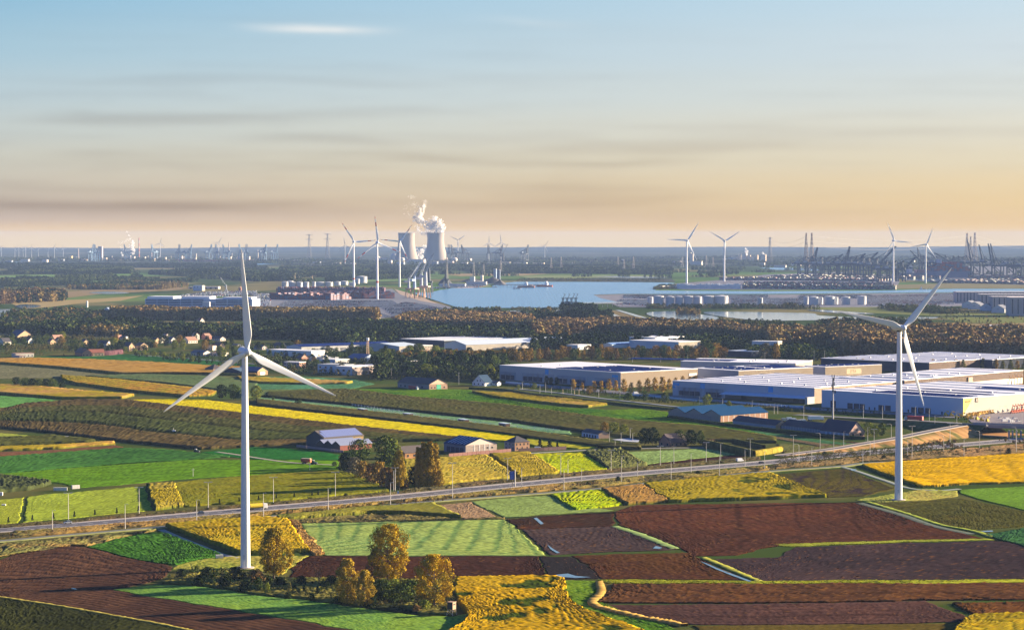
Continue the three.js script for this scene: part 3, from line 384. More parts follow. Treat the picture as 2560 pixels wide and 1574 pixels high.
ribbon('road_shoulder', 'sunlit concrete kerb on the far side of the slip road', SLIP, 1.2, CONCRETE, { off: -3.9, lift: 0.3 });
ribbon('cross_road', 'cross road with a red lorry in front of the grey blue warehouse', CROSS, 9, M(0.14, 0.14, 0.15), { lift: 0.1 });
ribbon('verge', 'warm brown slope under the flyover', '2470,1092 2500,1086 2540,1084', 24, null, { c: [0.45, 0.25, 0.11], rag: 1, lift: 0.5 });
{ const t = thing('flyover', 'grey concrete flyover on round pillars at the right edge', 'bridge', V(0, 0, 0)), p = pts(FLY).map((q) => G(q[0], q[1], q[2])), deck = new MB(), para = new MB();
  for (let i = 0; i + 1 < p.length; i++) { const a = p[i], b = p[i + 1], dir = b.clone().sub(a).setY(0).normalize(), n = V(-dir.z, 0, dir.x), at = (q, o, y) => q.clone().addScaledVector(n, o).add(V(0, y, 0)); deck.hexa([at(a, 6.5, -1.6), at(b, 6.5, -1.6), at(b, -6.5, -1.6), at(a, -6.5, -1.6)], [at(a, 6.5, 0), at(b, 6.5, 0), at(b, -6.5, 0), at(a, -6.5, 0)]); for (const o of [6.55, -6.55]) para.hexa([at(a, o + 0.15, 0), at(b, o + 0.15, 0), at(b, o - 0.15, 0), at(a, o - 0.15, 0)], [at(a, o + 0.15, 1), at(b, o + 0.15, 1), at(b, o - 0.15, 1), at(a, o - 0.15, 1)]); }
  deck.build('deck', M(0.22, 0.23, 0.26), t); para.build('parapet', M(0.3, 0.3, 0.31), t);
  for (const x of [2532, 2541, 2551, 2562, 2580]) { const q = G(x, 1098); new MB().cyl(q.x, 0, q.z - 12, 0.7, 5.9, 10).build('pillar', M(0.33, 0.31, 0.3), t); } }

// ---------------------------------------------------------------- wind turbines: tower, nacelle, spinner, three blades (red bands where the photo shows them)
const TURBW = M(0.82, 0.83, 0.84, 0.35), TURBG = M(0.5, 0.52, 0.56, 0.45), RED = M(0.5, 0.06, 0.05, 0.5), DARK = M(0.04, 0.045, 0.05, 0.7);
function bladeGeo(L) {
  const n = 26, k = 14, pos = [], idx = [];
  for (let i = 0; i <= n; i++) {
    const t = i / n, r = t * L, root = smooth(t, 0.16, 0.02), ch = L * lerp(0.085 * Math.pow(1 - t, 0.82) + 0.008, 0.04, root) * (t < 0.2 ? lerp(0.6, 1, smooth(t, 0.02, 0.2)) * lerp(1, 1, root) + root * 0.4 : 1) * smooth(1.012 - t, 0, 0.03), th = lerp(ch * lerp(0.26, 0.14, t), L * 0.04, root), tw = lerp(0.5, 0.05, Math.pow(t, 0.5));
    for (let j = 0; j < k; j++) { const a = j / k * 2 * Math.PI, cx = Math.cos(a), cy = Math.sin(a); let x = cx * ch / 2 + ch * 0.16 * (1 - root), z = cy * th / 2 * lerp(0.55 - 0.45 * cx, 1, root); const X = x * Math.cos(tw) - z * Math.sin(tw), Z = x * Math.sin(tw) + z * Math.cos(tw); pos.push(X, r, Z + t * t * L * 0.015); if (i) { const p = i * k + j, q = i * k + (j + 1) % k; idx.push(p - k, q - k, q, p - k, q, p); } }
  }
  const g = new THREE.BufferGeometry(); g.setAttribute('position', new THREE.Float32BufferAttribute(pos, 3)); g.setIndex(idx); g.computeVertexNormals(); return g;
}
function turbine(label, bx, by, hubY, angle, yawDeg, o = {}) {
  const q = G(bx, by), Dm = Math.hypot(q.x, q.z), H = o.H ?? EYE - (hubY - 590 + 0) * (-q.z) / FOCAL, L = (o.blade ?? 0.47) * H, s = H / 100, far = !!o.far;
  const t = thing('wind_turbine', label, 'wind turbine', q, 0, o.group), W = o.mat ?? TURBW;
  const prof = Array.from({ length: 14 }, (_, i) => { const k = i / 13; return new THREE.Vector2(s * lerp(2.25, 1.3, Math.pow(k, 1.15)), k * (H - 1.6 * s)); });
  mesh('tower', new THREE.LatheGeometry(prof, far ? 12 : 48), W, t);
  const hubX = o.hx ? o.hx : 0, top = new THREE.Group(); top.name = 'nacelle_head'; top.position.set(hubX, H, 0); top.rotation.y = yawDeg * Math.PI / 180; top.updateMatrix();
  const put = (name, g, m, par) => { g.applyMatrix4(top.matrix); return mesh(name, g, m, par ?? t); };
  const nac = new THREE.LatheGeometry([[0.01, -7.2], [1.2, -7], [1.75, -5.6], [1.95, -3], [1.95, 0], [1.8, 2], [1.5, 3.1], [0.01, 3.2]].map((a) => new THREE.Vector2(a[0] * s, a[1] * s)), far ? 8 : 24); nac.rotateX(Math.PI / 2);
  const nm = put('nacelle', nac, W);
  if (!far) { const v = new MB(); v.box(-0.6 * s, 1.8 * s, -5 * s, 0.25 * s, 1.2 * s, 0.25 * s); v.box(0.6 * s, 1.8 * s, -5 * s, 0.25 * s, 0.9 * s, 0.25 * s); v.box(0, 1.7 * s, -4 * s, 1.6 * s, 0.5 * s, 1 * s); put('sensor_mast', v.geo(), TURBG, nm); put('bearing_ring', new THREE.CylinderGeometry(1.5 * s, 1.5 * s, 0.7 * s, 24).translate(0, -1.9 * s, 0), DARK, nm); }
  const sp = new THREE.SphereGeometry(1.75 * s, far ? 8 : 24, far ? 6 : 16); sp.scale(1, 1, 1.25); sp.translate(0, 0, 4.3 * s); put('spinner', sp, W);
  const bg = bladeGeo(L);
  for (let i = 0; i < 3; i++) { const g = bg.clone(); g.rotateZ((angle + i * 120 - 90) * Math.PI / 180); g.translate(0, 0, 4.2 * s); const bl = put('blade', g, W); if (o.tips) { const tipsA = o.tips; for (const [a, b] of tipsA) { const pos = bg.attributes.position, k = 14, i0 = Math.round(a * 26), i1 = Math.round(b * 26), gp = [], ix = []; for (let r = i0; r <= i1; r++) for (let j = 0; j < k; j++) { gp.push(pos.getX(r * k + j) * 1.1, pos.getY(r * k + j), pos.getZ(r * k + j) * 1.25); if (r > i0) { const p = (r - i0) * k + j, q2 = (r - i0) * k + (j + 1) % k; ix.push(p - k, q2 - k, q2, p - k, q2, p); } } const gg = new THREE.BufferGeometry(); gg.setAttribute('position', new THREE.Float32BufferAttribute(gp, 3)); gg.setIndex(ix); gg.computeVertexNormals(); gg.rotateZ((angle + i * 120 - 90) * Math.PI / 180); gg.translate(0, 0, 4.2 * s); put('red_band', gg, RED, bl); } } }
  if (o.band) { const r = s * lerp(2.25, 1.3, Math.pow(o.band, 1.15)) + 0.06 * s; new MB().cyl(0, o.band * H, 0, r, 0.035 * H, 24).build('red_band', RED, t); }
  if (o.door) { const d = new MB(); d.box(-0.5, 4.2, 2.22, 0.9, 2.2, 0.1); d.build('door', M(0.6, 0.62, 0.66), t); const st = new MB(); for (let i = 0; i < 7; i++) st.box(-0.5, 0.3 + i * 0.55, 2.5 + (6 - i) * 0.3, 1, 0.08, 0.3); st.build('stair', TURBG, t); mesh('foundation', new THREE.CylinderGeometry(4, 4.4, 0.6, 28).translate(0, 0.25, 0), CONCRETE, t); }
  return t;
}
turbine('large white wind turbine rising from the thicket by the golden trees', 613, 1420, 876, 93.6, 23, { door: 1, H: 100, blade: 0.475 });
turbine('large white wind turbine at the edge of the mustard field before the warehouses', 2247, 1250, 820, 47, 23, { door: 1, H: 100, blade: 0.475 });
const T3 = { tips: [[0.62, 0.76], [0.88, 1]] };
turbine('white wind turbine with red blade bands left of its two neighbours by the cooling towers', 884, 727, 604, 124, 18, { ...T3, band: 0.23 });
turbine('white wind turbine with an upright blade standing among the parked cars', 943, 748, 606, 97, 18, { ...T3, band: 0.29 });
turbine('white wind turbine standing in front of the unlit cooling tower', 998.7, 717, 604, 54, 18, { ...T3, mat: TURBW });
turbine('wind turbine on the dike with one blade pointing to the upper right', 1717, 718, 601, 57, 18, { tips: null });
turbine('wind turbine with two raised blades behind the white containers', 1811, 703.5, 602, 31, 18, {});
turbine('wind turbine behind the container row left of the canal mouth', 2234, 704.5, 601, 114, 18, {});
turbine('wind turbine beside the dock water with one blade straight to one side', 2315, 708, 611, 68, 18, {});
for (const [x, y, h, a, l] of [[1144.5, 650, 600, 35, 'tiny distant wind turbine right of the steaming cooling tower'], [1222, 651, 607, 90, 'tiny distant wind turbine with an upright blade left of the slim harbour crane'], [1252, 654, 606, 95, 'tiny distant wind turbine beside the leaning harbour crane'], [1362, 649, 614, 55, 'tiny distant wind turbine right of the blue silo cranes'], [400, 645, 608, 80, 'tiny distant wind turbine beside the striped chimney'], [546, 645, 606, 60, 'tiny distant wind turbine behind the blue gantry cranes'], [862, 660, 613, 100, 'dark slim distant wind turbine left of the three white turbines']])
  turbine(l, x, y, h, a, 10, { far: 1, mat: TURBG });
[2, 36, 46, 57, 63, 78, 95, 119, 135, 157].forEach((x, i) => turbine('tiny hazy wind turbine in the row on the left horizon', x, 641 + (i % 3) * 2, 618 + (i % 4) * 2, 20 + i * 37, 10, { far: 1, mat: TURBG, group: 'wind turbines in the row on the left horizon' }));
// ---------------------------------------------------------------- trees: tapered trunk with limbs, crown of many leaf clumps
const PROFILE = {
  round: (t) => Math.sqrt(Math.max(0, 1 - (2 * t - 0.95) ** 2 / 1.1)), tall: (t) => Math.pow(Math.sin(Math.PI * clamp(0.06 + t * 0.93)), 0.55), column: (t) => 0.75 * Math.pow(Math.sin(Math.PI * clamp(0.1 + t * 0.87)), 0.45) * (1.1 - 0.35 * t),
  cone: (t) => Math.pow(1 - t, 0.8) * smooth(t, -0.02, 0.12), egg: (t) => Math.pow(Math.sin(Math.PI * Math.pow(clamp(0.04 + t * 0.94), 0.75)), 0.7), bush: (t) => Math.sqrt(Math.max(0, 1 - t * t * 0.95)),
};
// crown of unit height 1 between y0 and 1, radius w; n leaf clumps gathered round k boughs
function crownGeo({ shape = 'round', y0 = 0.15, w = 0.3, n = 400, k = 26, leaf = 0.06, cols, seed = 1, loose = 0.14 }) {
  seedState = seed * 7919 + 13; const prof = PROFILE[shape], boughs = [], pos = [], col = [];
  for (let i = 0; i < k; i++) { const t = (i + 0.5) / k, r = prof(t) * w * (0.3 + 0.95 * Math.pow(R(), 0.6)), a = i * 2.39996 + RR(-0.5, 0.5); boughs.push([Math.cos(a) * r * 0.78, y0 + t * (1 - y0), Math.sin(a) * r * 0.78, RR(0.65, 1.25), mix3(cols[0], R() < 0.65 ? cols[1] : cols[2] ?? cols[1], R())]); }
  const q = V(0, 0, 0), nrm = V(0, 0, 0), e = V(0, 0, 0), f = V(0, 0, 0);
  for (let i = 0; i < n; i++) {
    const b = boughs[i % k], rr = loose * b[3] * (shape === 'column' ? 0.75 : 1), th = RR(0, 6.283), ph = Math.acos(RR(-0.75, 1)), rad = Math.pow(R(), 0.4);
    nrm.set(Math.sin(ph) * Math.cos(th), Math.cos(ph), Math.sin(ph) * Math.sin(th)); q.set(b[0], b[1], b[2]).addScaledVector(nrm, rr * rad); q.y = Math.min(1.02, Math.max(y0 * 0.8, q.y));
    nrm.add(V(RR(-0.8, 0.8), RR(-0.5, 0.8), RR(-0.8, 0.8))).normalize(); e.set(RR(-1, 1), RR(-1, 1), RR(-1, 1)).cross(nrm).normalize(); f.copy(nrm).cross(e);
    const s = leaf * RR(0.6, 1.35), c = b[4], v = RR(0.78, 1.25), L = [[-1, -0.4], [0.2, -0.9], [1, 0.3], [-0.1, 1]].map(([x, y]) => [q.x + (e.x * x + f.x * y) * s, q.y + (e.y * x + f.y * y) * s, q.z + (e.z * x + f.z * y) * s]);
    for (const j of [0, 1, 2, 0, 2, 3]) { pos.push(...L[j]); col.push(c[0] * v, c[1] * v, c[2] * v); }
  }
  const g = new THREE.BufferGeometry(); g.setAttribute('position', new THREE.Float32BufferAttribute(pos, 3)); g.setAttribute('color', new THREE.Float32BufferAttribute(col, 3)); g.computeVertexNormals(); return g;
}
const BARK = M(0.1, 0.075, 0.055, 0.95);
function trunkGeo(y0, w, limbs, seed, thick = 0.017) {
  seedState = seed * 104729 + 7; const b = new MB(), top = Math.min(0.86, y0 + 0.6), lean = [RR(-0.02, 0.02), RR(-0.02, 0.02)];
  b.bar(V(0, -0.01, 0), V(lean[0] * 0.4, y0 + 0.1, lean[1] * 0.4), thick, thick * 0.72, 7); b.bar(V(lean[0] * 0.4, y0 + 0.1, lean[1] * 0.4), V(lean[0], top, lean[1]), thick * 0.72, thick * 0.2, 6);
  for (let i = 0; i < limbs; i++) { const a = i * 2.4 + R(), y = lerp(y0 * 0.9, top * 0.8, (i + 0.3) / limbs); b.bar(V(0, y, 0), V(Math.cos(a) * w * 0.7, y + RR(0.12, 0.24), Math.sin(a) * w * 0.7), thick * 0.42, thick * 0.1, 4); }
  return b.geo();
}
const TC = { gold: [[0.4, 0.26, 0.015], [0.24, 0.19, 0.02], [0.5, 0.33, 0.015]], goldDull: [[0.27, 0.17, 0.035], [0.18, 0.13, 0.035], [0.33, 0.21, 0.04]], green: [[0.075, 0.11, 0.025], [0.045, 0.075, 0.022], [0.12, 0.14, 0.03]], dark: [[0.024, 0.042, 0.016], [0.014, 0.026, 0.012], [0.045, 0.06, 0.02]], brown: [[0.2, 0.12, 0.045], [0.14, 0.09, 0.04], [0.24, 0.15, 0.05]], lime: [[0.2, 0.22, 0.03], [0.12, 0.16, 0.03], [0.26, 0.26, 0.03]], grey: [[0.17, 0.15, 0.1], [0.12, 0.12, 0.08], [0.2, 0.16, 0.1]], copper: [[0.3, 0.16, 0.05], [0.2, 0.11, 0.045], [0.36, 0.2, 0.05]], purple: [[0.12, 0.06, 0.06], [0.08, 0.045, 0.05]] };  // dark: deep green, made blacker to put thicket shade into the leaves
const protoTrees = {};
function proto(key, spec) { const tr = trunkGeo(spec.trunk ?? spec.y0 ?? 0.15, spec.w, spec.limbs ?? 5, spec.seed ?? 1, spec.thick); const cr = crownGeo(spec); protoTrees[key] = { crown: cr, trunk: tr }; }
proto('bigA', { shape: 'egg', y0: 0.13, w: 0.37, n: 9500, k: 62, leaf: 0.0125, cols: [[0.32, 0.22, 0.02], [0.18, 0.15, 0.02], [0.42, 0.28, 0.02]], seed: 11, loose: 0.1, limbs: 16, trunk: 0.2, thick: 0.02 });
proto('bigB', { shape: 'tall', y0: 0.1, w: 0.39, n: 11000, k: 70, leaf: 0.012, cols: TC.gold, seed: 12, loose: 0.095, limbs: 18, trunk: 0.16, thick: 0.021 });
proto('bigC', { shape: 'egg', y0: 0.08, w: 0.28, n: 6000, k: 60, leaf: 0.0135, cols: [[0.38, 0.25, 0.03], [0.24, 0.19, 0.03], [0.46, 0.32, 0.03]], seed: 13, loose: 0.09, limbs: 14 });
proto('bigD', { shape: 'tall', y0: 0.12, w: 0.42, n: 9000, k: 56, leaf: 0.0125, cols: TC.gold, seed: 17, loose: 0.115, limbs: 16, trunk: 0.18, thick: 0.02 });
proto('column', { shape: 'column', y0: 0.04, w: 0.13, n: 3800, k: 60, leaf: 0.014, cols: [[0.3, 0.2, 0.025], [0.2, 0.15, 0.025], [0.4, 0.25, 0.03]], seed: 21, loose: 0.075, limbs: 6 });
for (const [k, c] of [['green', TC.green], ['dark', TC.dark], ['goldDull', TC.goldDull], ['brown', TC.brown], ['lime', TC.lime], ['grey', TC.grey]]) {
  proto('mid_' + k, { shape: 'round', y0: 0.14, w: 0.4, n: 1500, k: 40, leaf: 0.028, cols: c, seed: 31 + k.length, loose: 0.15 });
  proto('oval_' + k, { shape: 'egg', y0: 0.1, w: 0.3, n: 1300, k: 36, leaf: 0.028, cols: c, seed: 41 + k.length, loose: 0.13 });
  proto('bush_' + k, { shape: 'bush', y0: 0.02, w: 0.6, n: 900, k: 34, leaf: 0.05, cols: c, seed: 51 + k.length, loose: 0.26, limbs: 3 });
}
proto('young', { shape: 'egg', y0: 0.12, w: 0.2, n: 650, k: 24, leaf: 0.032, cols: [[0.4, 0.25, 0.045], [0.3, 0.2, 0.05], [0.44, 0.3, 0.04]], seed: 61, loose: 0.12 });
proto('cone', { shape: 'cone', y0: 0.05, w: 0.3, n: 900, k: 34, leaf: 0.034, cols: [[0.2, 0.19, 0.05], [0.13, 0.14, 0.045], [0.27, 0.22, 0.05]], seed: 62, loose: 0.11 });
proto('conifer', { shape: 'cone', y0: 0.03, w: 0.22, n: 1100, k: 40, leaf: 0.03, cols: TC.dark, seed: 63, loose: 0.09 });
proto('bare', { shape: 'round', y0: 0.4, w: 0.3, n: 260, k: 22, leaf: 0.018, cols: TC.brown, seed: 64, loose: 0.14, limbs: 16, thick: 0.03 });
const treeFirst = {};
// one tree or bush: base point of the picture, height in picture points, width factor
function tree(key, label, px, py, hp, wf = 1, group, name) {
  const p = protoTrees[key], q = G(px, py), H = hp * -q.z / FOCAL, nm = name ?? (key.startsWith('bush') ? 'bush' : 'tree'), id = key + nm; seedState = Math.round(px * 31 + py * 17); const turn = R() * 6.28, sc = [H * wf, H, H * wf];
  if (treeFirst[id]) { const c = copy(treeFirst[id], nm, label, q, turn, sc, group); if (!group) delete c.userData.group; return c; }
  const t = thing(nm, label, nm, q, turn, group); t.scale.set(...sc); mesh('trunk', p.trunk, BARK, t); mesh('crown', p.crown, VC, t); return treeFirst[id] = t;
}
// the golden trees in the thicket
tree('bigA', 'large dull golden tree beside the tower of the nearer wind turbine', 684, 1449, 128, 1);
tree('bigB', 'largest golden tree with two dark trunks in front of the pale drilled field', 970, 1456, 143, 1);
tree('bigC', 'pale golden tree with a narrow pointed crown at the lower edge of the thicket', 868, 1513, 116, 1.02);
tree('bigC', 'lower golden tree leaning against the pale golden pointed tree', 911, 1516, 90, 1.08);
tree('bigD', 'broad golden tree beside the wooden hunting hide', 1086, 1518, 130, 0.98);
tree('oval_brown', 'thin brown shaded tree behind the largest golden tree', 938, 1452, 78, 0.9);
tree('bare', 'small bare tree with a few brown leaves in the thicket', 797, 1463, 46);
tree('oval_green', 'small pale green sapling in the thicket under the dull golden tree', 645, 1479, 36, 0.95);
tree('oval_lime', 'second pale sapling in the thicket right of the first sapling', 667, 1486, 30, 0.9);
tree('cone', 'small cone shaped sapling among the thicket grass', 724, 1484, 28, 0.9);
tree('conifer', 'small dark fir in the thicket between the saplings', 760, 1484, 20, 1.3);
tree('conifer', 'small dark fir at the right of the thicket saplings', 794, 1487, 24, 1.3);
for (const [x, y, h, k, l] of [[590, 1452, 34, 'dark', 'dark bush mass at the foot of the nearer turbine'], [520, 1448, 30, 'dark', 'dark bush left of the nearer turbine tower'], [455, 1446, 24, 'dark', 'dark bush at the tip of the ploughed field'], [640, 1454, 30, 'brown', 'brown bush between turbine tower and golden tree'], [560, 1470, 30, 'dark', 'dark bush in the shaded middle of the thicket'], [500, 1464, 26, 'dark', 'low dark bush above the grass wedge'], [610, 1480, 26, 'dark', 'dark bush beside the pale sapling'], [700, 1466, 22, 'dark', 'dark bush right of the dull golden tree'], [752, 1462, 22, 'dark', 'shaded bush before the bare tree'], [826, 1465, 26, 'dark', 'shaded bush behind the bare tree'], [955, 1496, 46, 'green', 'leafy green bush below the largest golden tree'], [1000, 1504, 44, 'green', 'leafy green bush between the golden trees'], [1025, 1490, 40, 'green', 'green bush left of the broad golden tree'], [985, 1474, 26, 'lime', 'yellow green shrub at the trunks of the largest golden tree'], [1062, 1526, 26, 'lime', 'yellow shrub beside the wooden hunting hide'], [1040, 1530, 18, 'brown', 'low brown scrub at the edge of the grass wedge'], [930, 1516, 22, 'dark', 'dark scrub under the leaning golden tree'], [845, 1510, 20, 'dark', 'dark scrub at the edge of the grass wedge'], [780, 1500, 16, 'dark', 'low dark scrub below the small firs'], [720, 1497, 16, 'dark', 'low dark scrub below the saplings'], [1110, 1532, 16, 'dark', 'dark scrub under the wooden hunting hide']])
  tree('bush_' + k, l, x, y, h, 1.2);  // bush_dark leaves carry the near-black thicket shade in their colour
// farm trees and the tall poplars by the road
[[1046, 1219, 100, 1], [1060, 1219, 112, 1.05], [1075, 1219, 114, 1.0], [1088, 1217, 108, 0.95]].forEach(([x, y, h, w], i) => tree('column', ['lowest golden columnar poplar of the four by the road', 'second golden columnar poplar of the four by the road', 'tallest golden columnar poplar of the four by the road', 'golden columnar poplar next to the yellow corn field'][i], x, y, h, w * 1.05));
tree('bigC', 'small bright orange tree at the foot of the columnar poplars', 1100, 1219, 44, 0.9);
tree('mid_green', 'round dark green tree in front of the barn with blue panels', 898, 1168, 68, 1.0);
tree('mid_green', 'tall green tree right of the round dark green tree', 962, 1172, 82, 0.85);
tree('oval_lime', 'yellowish tree behind the tall brown tree at the farm', 985, 1170, 68, 0.9);
tree('bigA', 'tall copper brown tree beside the road below the farm', 998, 1224, 96, 0.62);
for (const [k, x, y, h, w, l] of [['dark', 862, 1174, 42, 0.8, 'dark conifer-like bush at the left end of the farm thicket'], ['grey', 884, 1182, 38, 0.8, 'pale grey green bush in the farm thicket'], ['goldDull', 906, 1196, 42, 0.8, 'dull golden bush in the farm thicket'], ['brown', 930, 1206, 46, 0.8, 'brown bush in the farm thicket above the shadowed crop'], ['goldDull', 948, 1210, 54, 0.6, 'golden shrub in the middle of the farm thicket'], ['brown', 966, 1220, 50, 0.75, 'brown bush close to the road under the farm trees'], ['dark', 1030, 1218, 50, 0.5, 'dark bush between the copper tree and the poplars'], ['brown', 1012, 1222, 26, 0.8, 'orange brown bush at the roadside by the copper tree'], ['green', 836, 1166, 12, 1, 'small green bush on the meadow beside the farm thicket'], ['dark', 864, 1243, 10, 1, 'small dark bush on the road bank']]) tree('bush_' + k, l, x, y, h, w);
// field trees
tree('mid_dark', 'dark round tree left of its twin behind the nearer turbine blade', 553, 998, 36, 1.0); tree('mid_green', 'round green tree right of its dark twin beside the turbine tower', 583, 999, 38, 1.05); tree('mid_lime', 'sunlit round tree right of the nearer turbine tower', 640, 998, 34, 1.1);
[[40, 965, 22], [62, 968, 24], [80, 968, 22], [98, 968, 20], [113, 969, 22], [130, 969, 22], [154, 971, 20]].forEach(([x, y, h], i) => tree(i % 2 ? 'mid_green' : 'mid_dark', 'round dark tree in the hedgerow between the orange maize fields', x, y, h, 1.25, 'trees in the hedgerow between the maize fields'));
for (const [k, x, y, h, w, l] of [['mid_dark', 1612, 1113, 42, 1, 'dark tree left of the brick cottage'], ['mid_dark', 1632, 1113, 44, 0.9, 'dark tree close beside the brick cottage'], ['mid_green', 1700, 1113, 38, 1, 'green tree right behind the brick cottage'], ['mid_dark', 1728, 1115, 40, 1, 'dark round tree right of the brick cottage'], ['mid_green', 1752, 1113, 36, 0.7, 'slim green tree at the right end of the cottage garden'], ['mid_goldDull', 1512, 1083, 28, 1, 'thin leaved tree beside the white horse stable'], ['mid_lime', 1535, 1086, 30, 1.2, 'spreading golden willow behind the riding ground'], ['mid_lime', 1560, 1087, 26, 1.1, 'second spreading golden willow behind the riding ground'], ['conifer', 1350, 1122, 28, 1.1, 'dark fir beside the hipped roof house'], ['conifer', 1374, 1122, 26, 1.3, 'broad dark fir right of the first fir'], ['conifer', 1393, 1122, 18, 1.2, 'short dark fir at the end of the garden fence'], ['mid_lime', 2172, 1090, 34, 1, 'sunlit willow at the gable of the brick farmhouse'], ['mid_lime', 2190, 1093, 28, 1, 'sunlit tree between the farmhouse willow and the turbine'], ['mid_green', 2206, 1092, 34, 0.8, 'green tree left of the second turbine tower'], ['mid_green', 748, 1013, 14, 1, 'small round tree in the paddock'], ['mid_dark', 740, 1013, 13, 0.8, 'dark twin of the small paddock tree'], ['mid_green', 682, 1001, 10, 1, 'tiny tree at the upper end of the paddock'], ['bush_dark', 2210, 1149, 12, 1, 'dark round bush beside the second turbine tower'], ['bush_dark', 2522, 1136, 16, 0.8, 'dark round bush above the large mustard field'], ['bush_dark', 1545, 1205, 14, 0.9, 'dark round bush in the weeds by the service road'], ['bush_green', 1470, 1212, 9, 1, 'small bush in the weeds beside the road'], ['bush_dark', 1745, 1187, 11, 1, 'round bush in the weeds left of the corn field'], ['bush_dark', 2062, 1138, 9, 1.4, 'low dark bush between slip road and main road']]) tree(k, l, x, y, h, w);
[[1434, 973, 25], [1456, 974, 18], [1486, 980, 27], [1503, 980, 28], [1523, 977, 30], [1540, 979, 28], [1560, 982, 34], [1578, 984, 27], [1598, 983, 32], [1619, 983, 37], [1638, 979, 35], [1657, 982, 39], [1673, 975, 28], [1690, 970, 26], [1707, 968, 28], [1724, 966, 24], [1739, 964, 26]].forEach(([x, y, h]) => tree('young', 'young golden poplar in the row along the beige warehouse wall', x, y, h, 1.15, 'golden poplars in the row along the beige warehouse'));
for (const [k, x, y, h, w, l] of [['mid_lime', 1336, 975, 17, 1, 'round yellow green tree before the first loading docks'], ['mid_lime', 1296, 975, 13, 0.9, 'small round tree at the left end of the dock wall'], ['mid_goldDull', 1473, 986, 22, 1, 'broad dull bush-like tree before the dock wall'], ['mid_green', 1612, 1004, 26, 0.9, 'dark green tree at the corner of the two warehouses'], ['mid_green', 1663, 1008, 26, 1, 'dark green tree in front of the white fence'], ['mid_lime', 1769, 1016, 30, 0.95, 'round lime green tree before the middle warehouse'], ['bush_lime', 1823, 1014, 12, 1, 'low yellow bush before the covered dock'], ['mid_dark', 1366, 962, 22, 0.7, 'dark slim tree against the dock wall'], ['mid_dark', 1378, 963, 20, 0.7, 'second dark slim tree against the dock wall'], ['mid_dark', 1392, 965, 22, 0.7, 'third dark slim tree against the dock wall'], ['bush_green', 1572, 1000, 18, 1.1, 'green thicket at the warehouse corner']]) tree(k, l, x, y, h, w);
seedState = 77;
for (const [x0, x1, y0, y1, n, h, l, gname] of [[2049, 2146, 907, 911, 7, 13, 'small golden tree in the row below the dark roofed hall', 'small golden trees below the dark roofed hall'], [1880, 2160, 939, 933, 16, 11, 'small round tree in the row before the lit beige wall', 'small trees before the lit beige wall'], [2146, 2420, 923, 926, 14, 22, 'pointed golden tree in the row behind the brown roofed warehouse', 'pointed golden trees behind the brown warehouse'], [2430, 2640, 922, 925, 12, 25, 'tall pointed golden tree in the right half of the row', 'tall pointed golden trees in the right half of the row']])
  for (let i = 0; i < n; i++) { const t = (i + 0.5) / n, st = seedState; tree(i % 3 ? 'cone' : 'young', l, lerp(x0, x1, t) + hash(i, x0) * 5 - 2, lerp(y0, y1, t), h * (0.75 + 0.5 * hash(x0, i)), 1.2, gname); seedState = st + 1; }
[20, 80, 133, 185, 236, 291, 345, 445, 497, 548, 597, 646, 690, 735, 780, 795, 825].forEach((x, i) => tree('conifer', 'slim young dark tree on the bank above the main road', x, 1312 - x * 0.085 - 4, 15, 0.95, 'slim young trees on the bank above the main road'));

// village and industrial estate trees, each a tree of its own
function inside(p, x, z) { let c = false; for (let i = 0, j = p.length - 1; i < p.length; j = i++) { const a = p[i], b = p[j]; if ((a.z > z) !== (b.z > z) && x < (b.x - a.x) * (z - a.z) / (b.z - a.z) + a.x) c = !c; } return c; }
function sprinkle(outline, n, f, minGap = 0) { const p = pts(outline).map((q) => G(q[0], q[1])), xs = p.map((q) => q.x), zs = p.map((q) => q.z), x0 = Math.min(...xs), x1 = Math.max(...xs), z0 = Math.min(...zs), z1 = Math.max(...zs); let tries = 0; for (let i = 0; i < n && tries < n * 40;) { tries++; const x = RR(x0, x1), z = RR(z0, z1); if (inside(p, x, z)) { f(x, z, i); i++; } } }
const toPx = (x, z) => [PW / 2 + FOCAL * x / (EYE * ST - z * CT), 0];
function treeAt(key, label, x, z, H, wf, group) { const p = protoTrees[key], nm = key.startsWith('bush') ? 'bush' : 'tree', id = key + nm, st = seedState, turn = hash(x, z) * 6.28, q = V(x, 0, z), sc = [H * wf, H, H * wf]; let r; if (treeFirst[id]) r = copy(treeFirst[id], nm, label, q, turn, sc, group); else { r = thing(nm, label, nm, q, turn, group); r.scale.set(...sc); mesh('trunk', p.trunk, BARK, r); mesh('crown', p.crown, VC, r); treeFirst[id] = r; } seedState = st; return r; }
const pick = (a) => a[Math.floor(R() * a.length)];
seedState = 991;
for (const [o, n, l, gname, kinds, h0, h1] of [
  ['0,842 120,838 300,850 560,848 640,866 640,905 560,900 330,882 250,880 0,884', 36, 'leafy tree among the village houses', 'trees among the village houses', ['mid_green', 'mid_dark', 'mid_goldDull', 'oval_green', 'mid_lime', 'oval_dark'], 7, 15],
  ['640,862 860,858 1000,892 1000,920 870,935 700,930 640,915', 28, 'leafy tree between the low factory buildings', 'trees between the low factory buildings', ['mid_green', 'mid_dark', 'oval_green', 'mid_goldDull'], 7, 13],
  ['930,905 1010,895 1260,905 1262,945 1200,955 1120,945 1010,945 940,950', 42, 'tree of the grove behind the brown farm shed', 'trees of the grove behind the brown farm shed', ['mid_green', 'mid_dark', 'oval_green', 'oval_dark', 'mid_lime'], 12, 20],
]) sprinkle(o, n, (x, z) => treeAt(pick(kinds), l, x, z, RR(h0, h1), RR(0.8, 1.15), gname));
for (let i = 0; i < 8; i++) tree('mid_lime', 'round pollard tree along the village lane', 312 + i * 24, 882 + i * 3.2, 14 + 4 * hash(i, 4), 1.1, 'round pollard trees along the village lane');
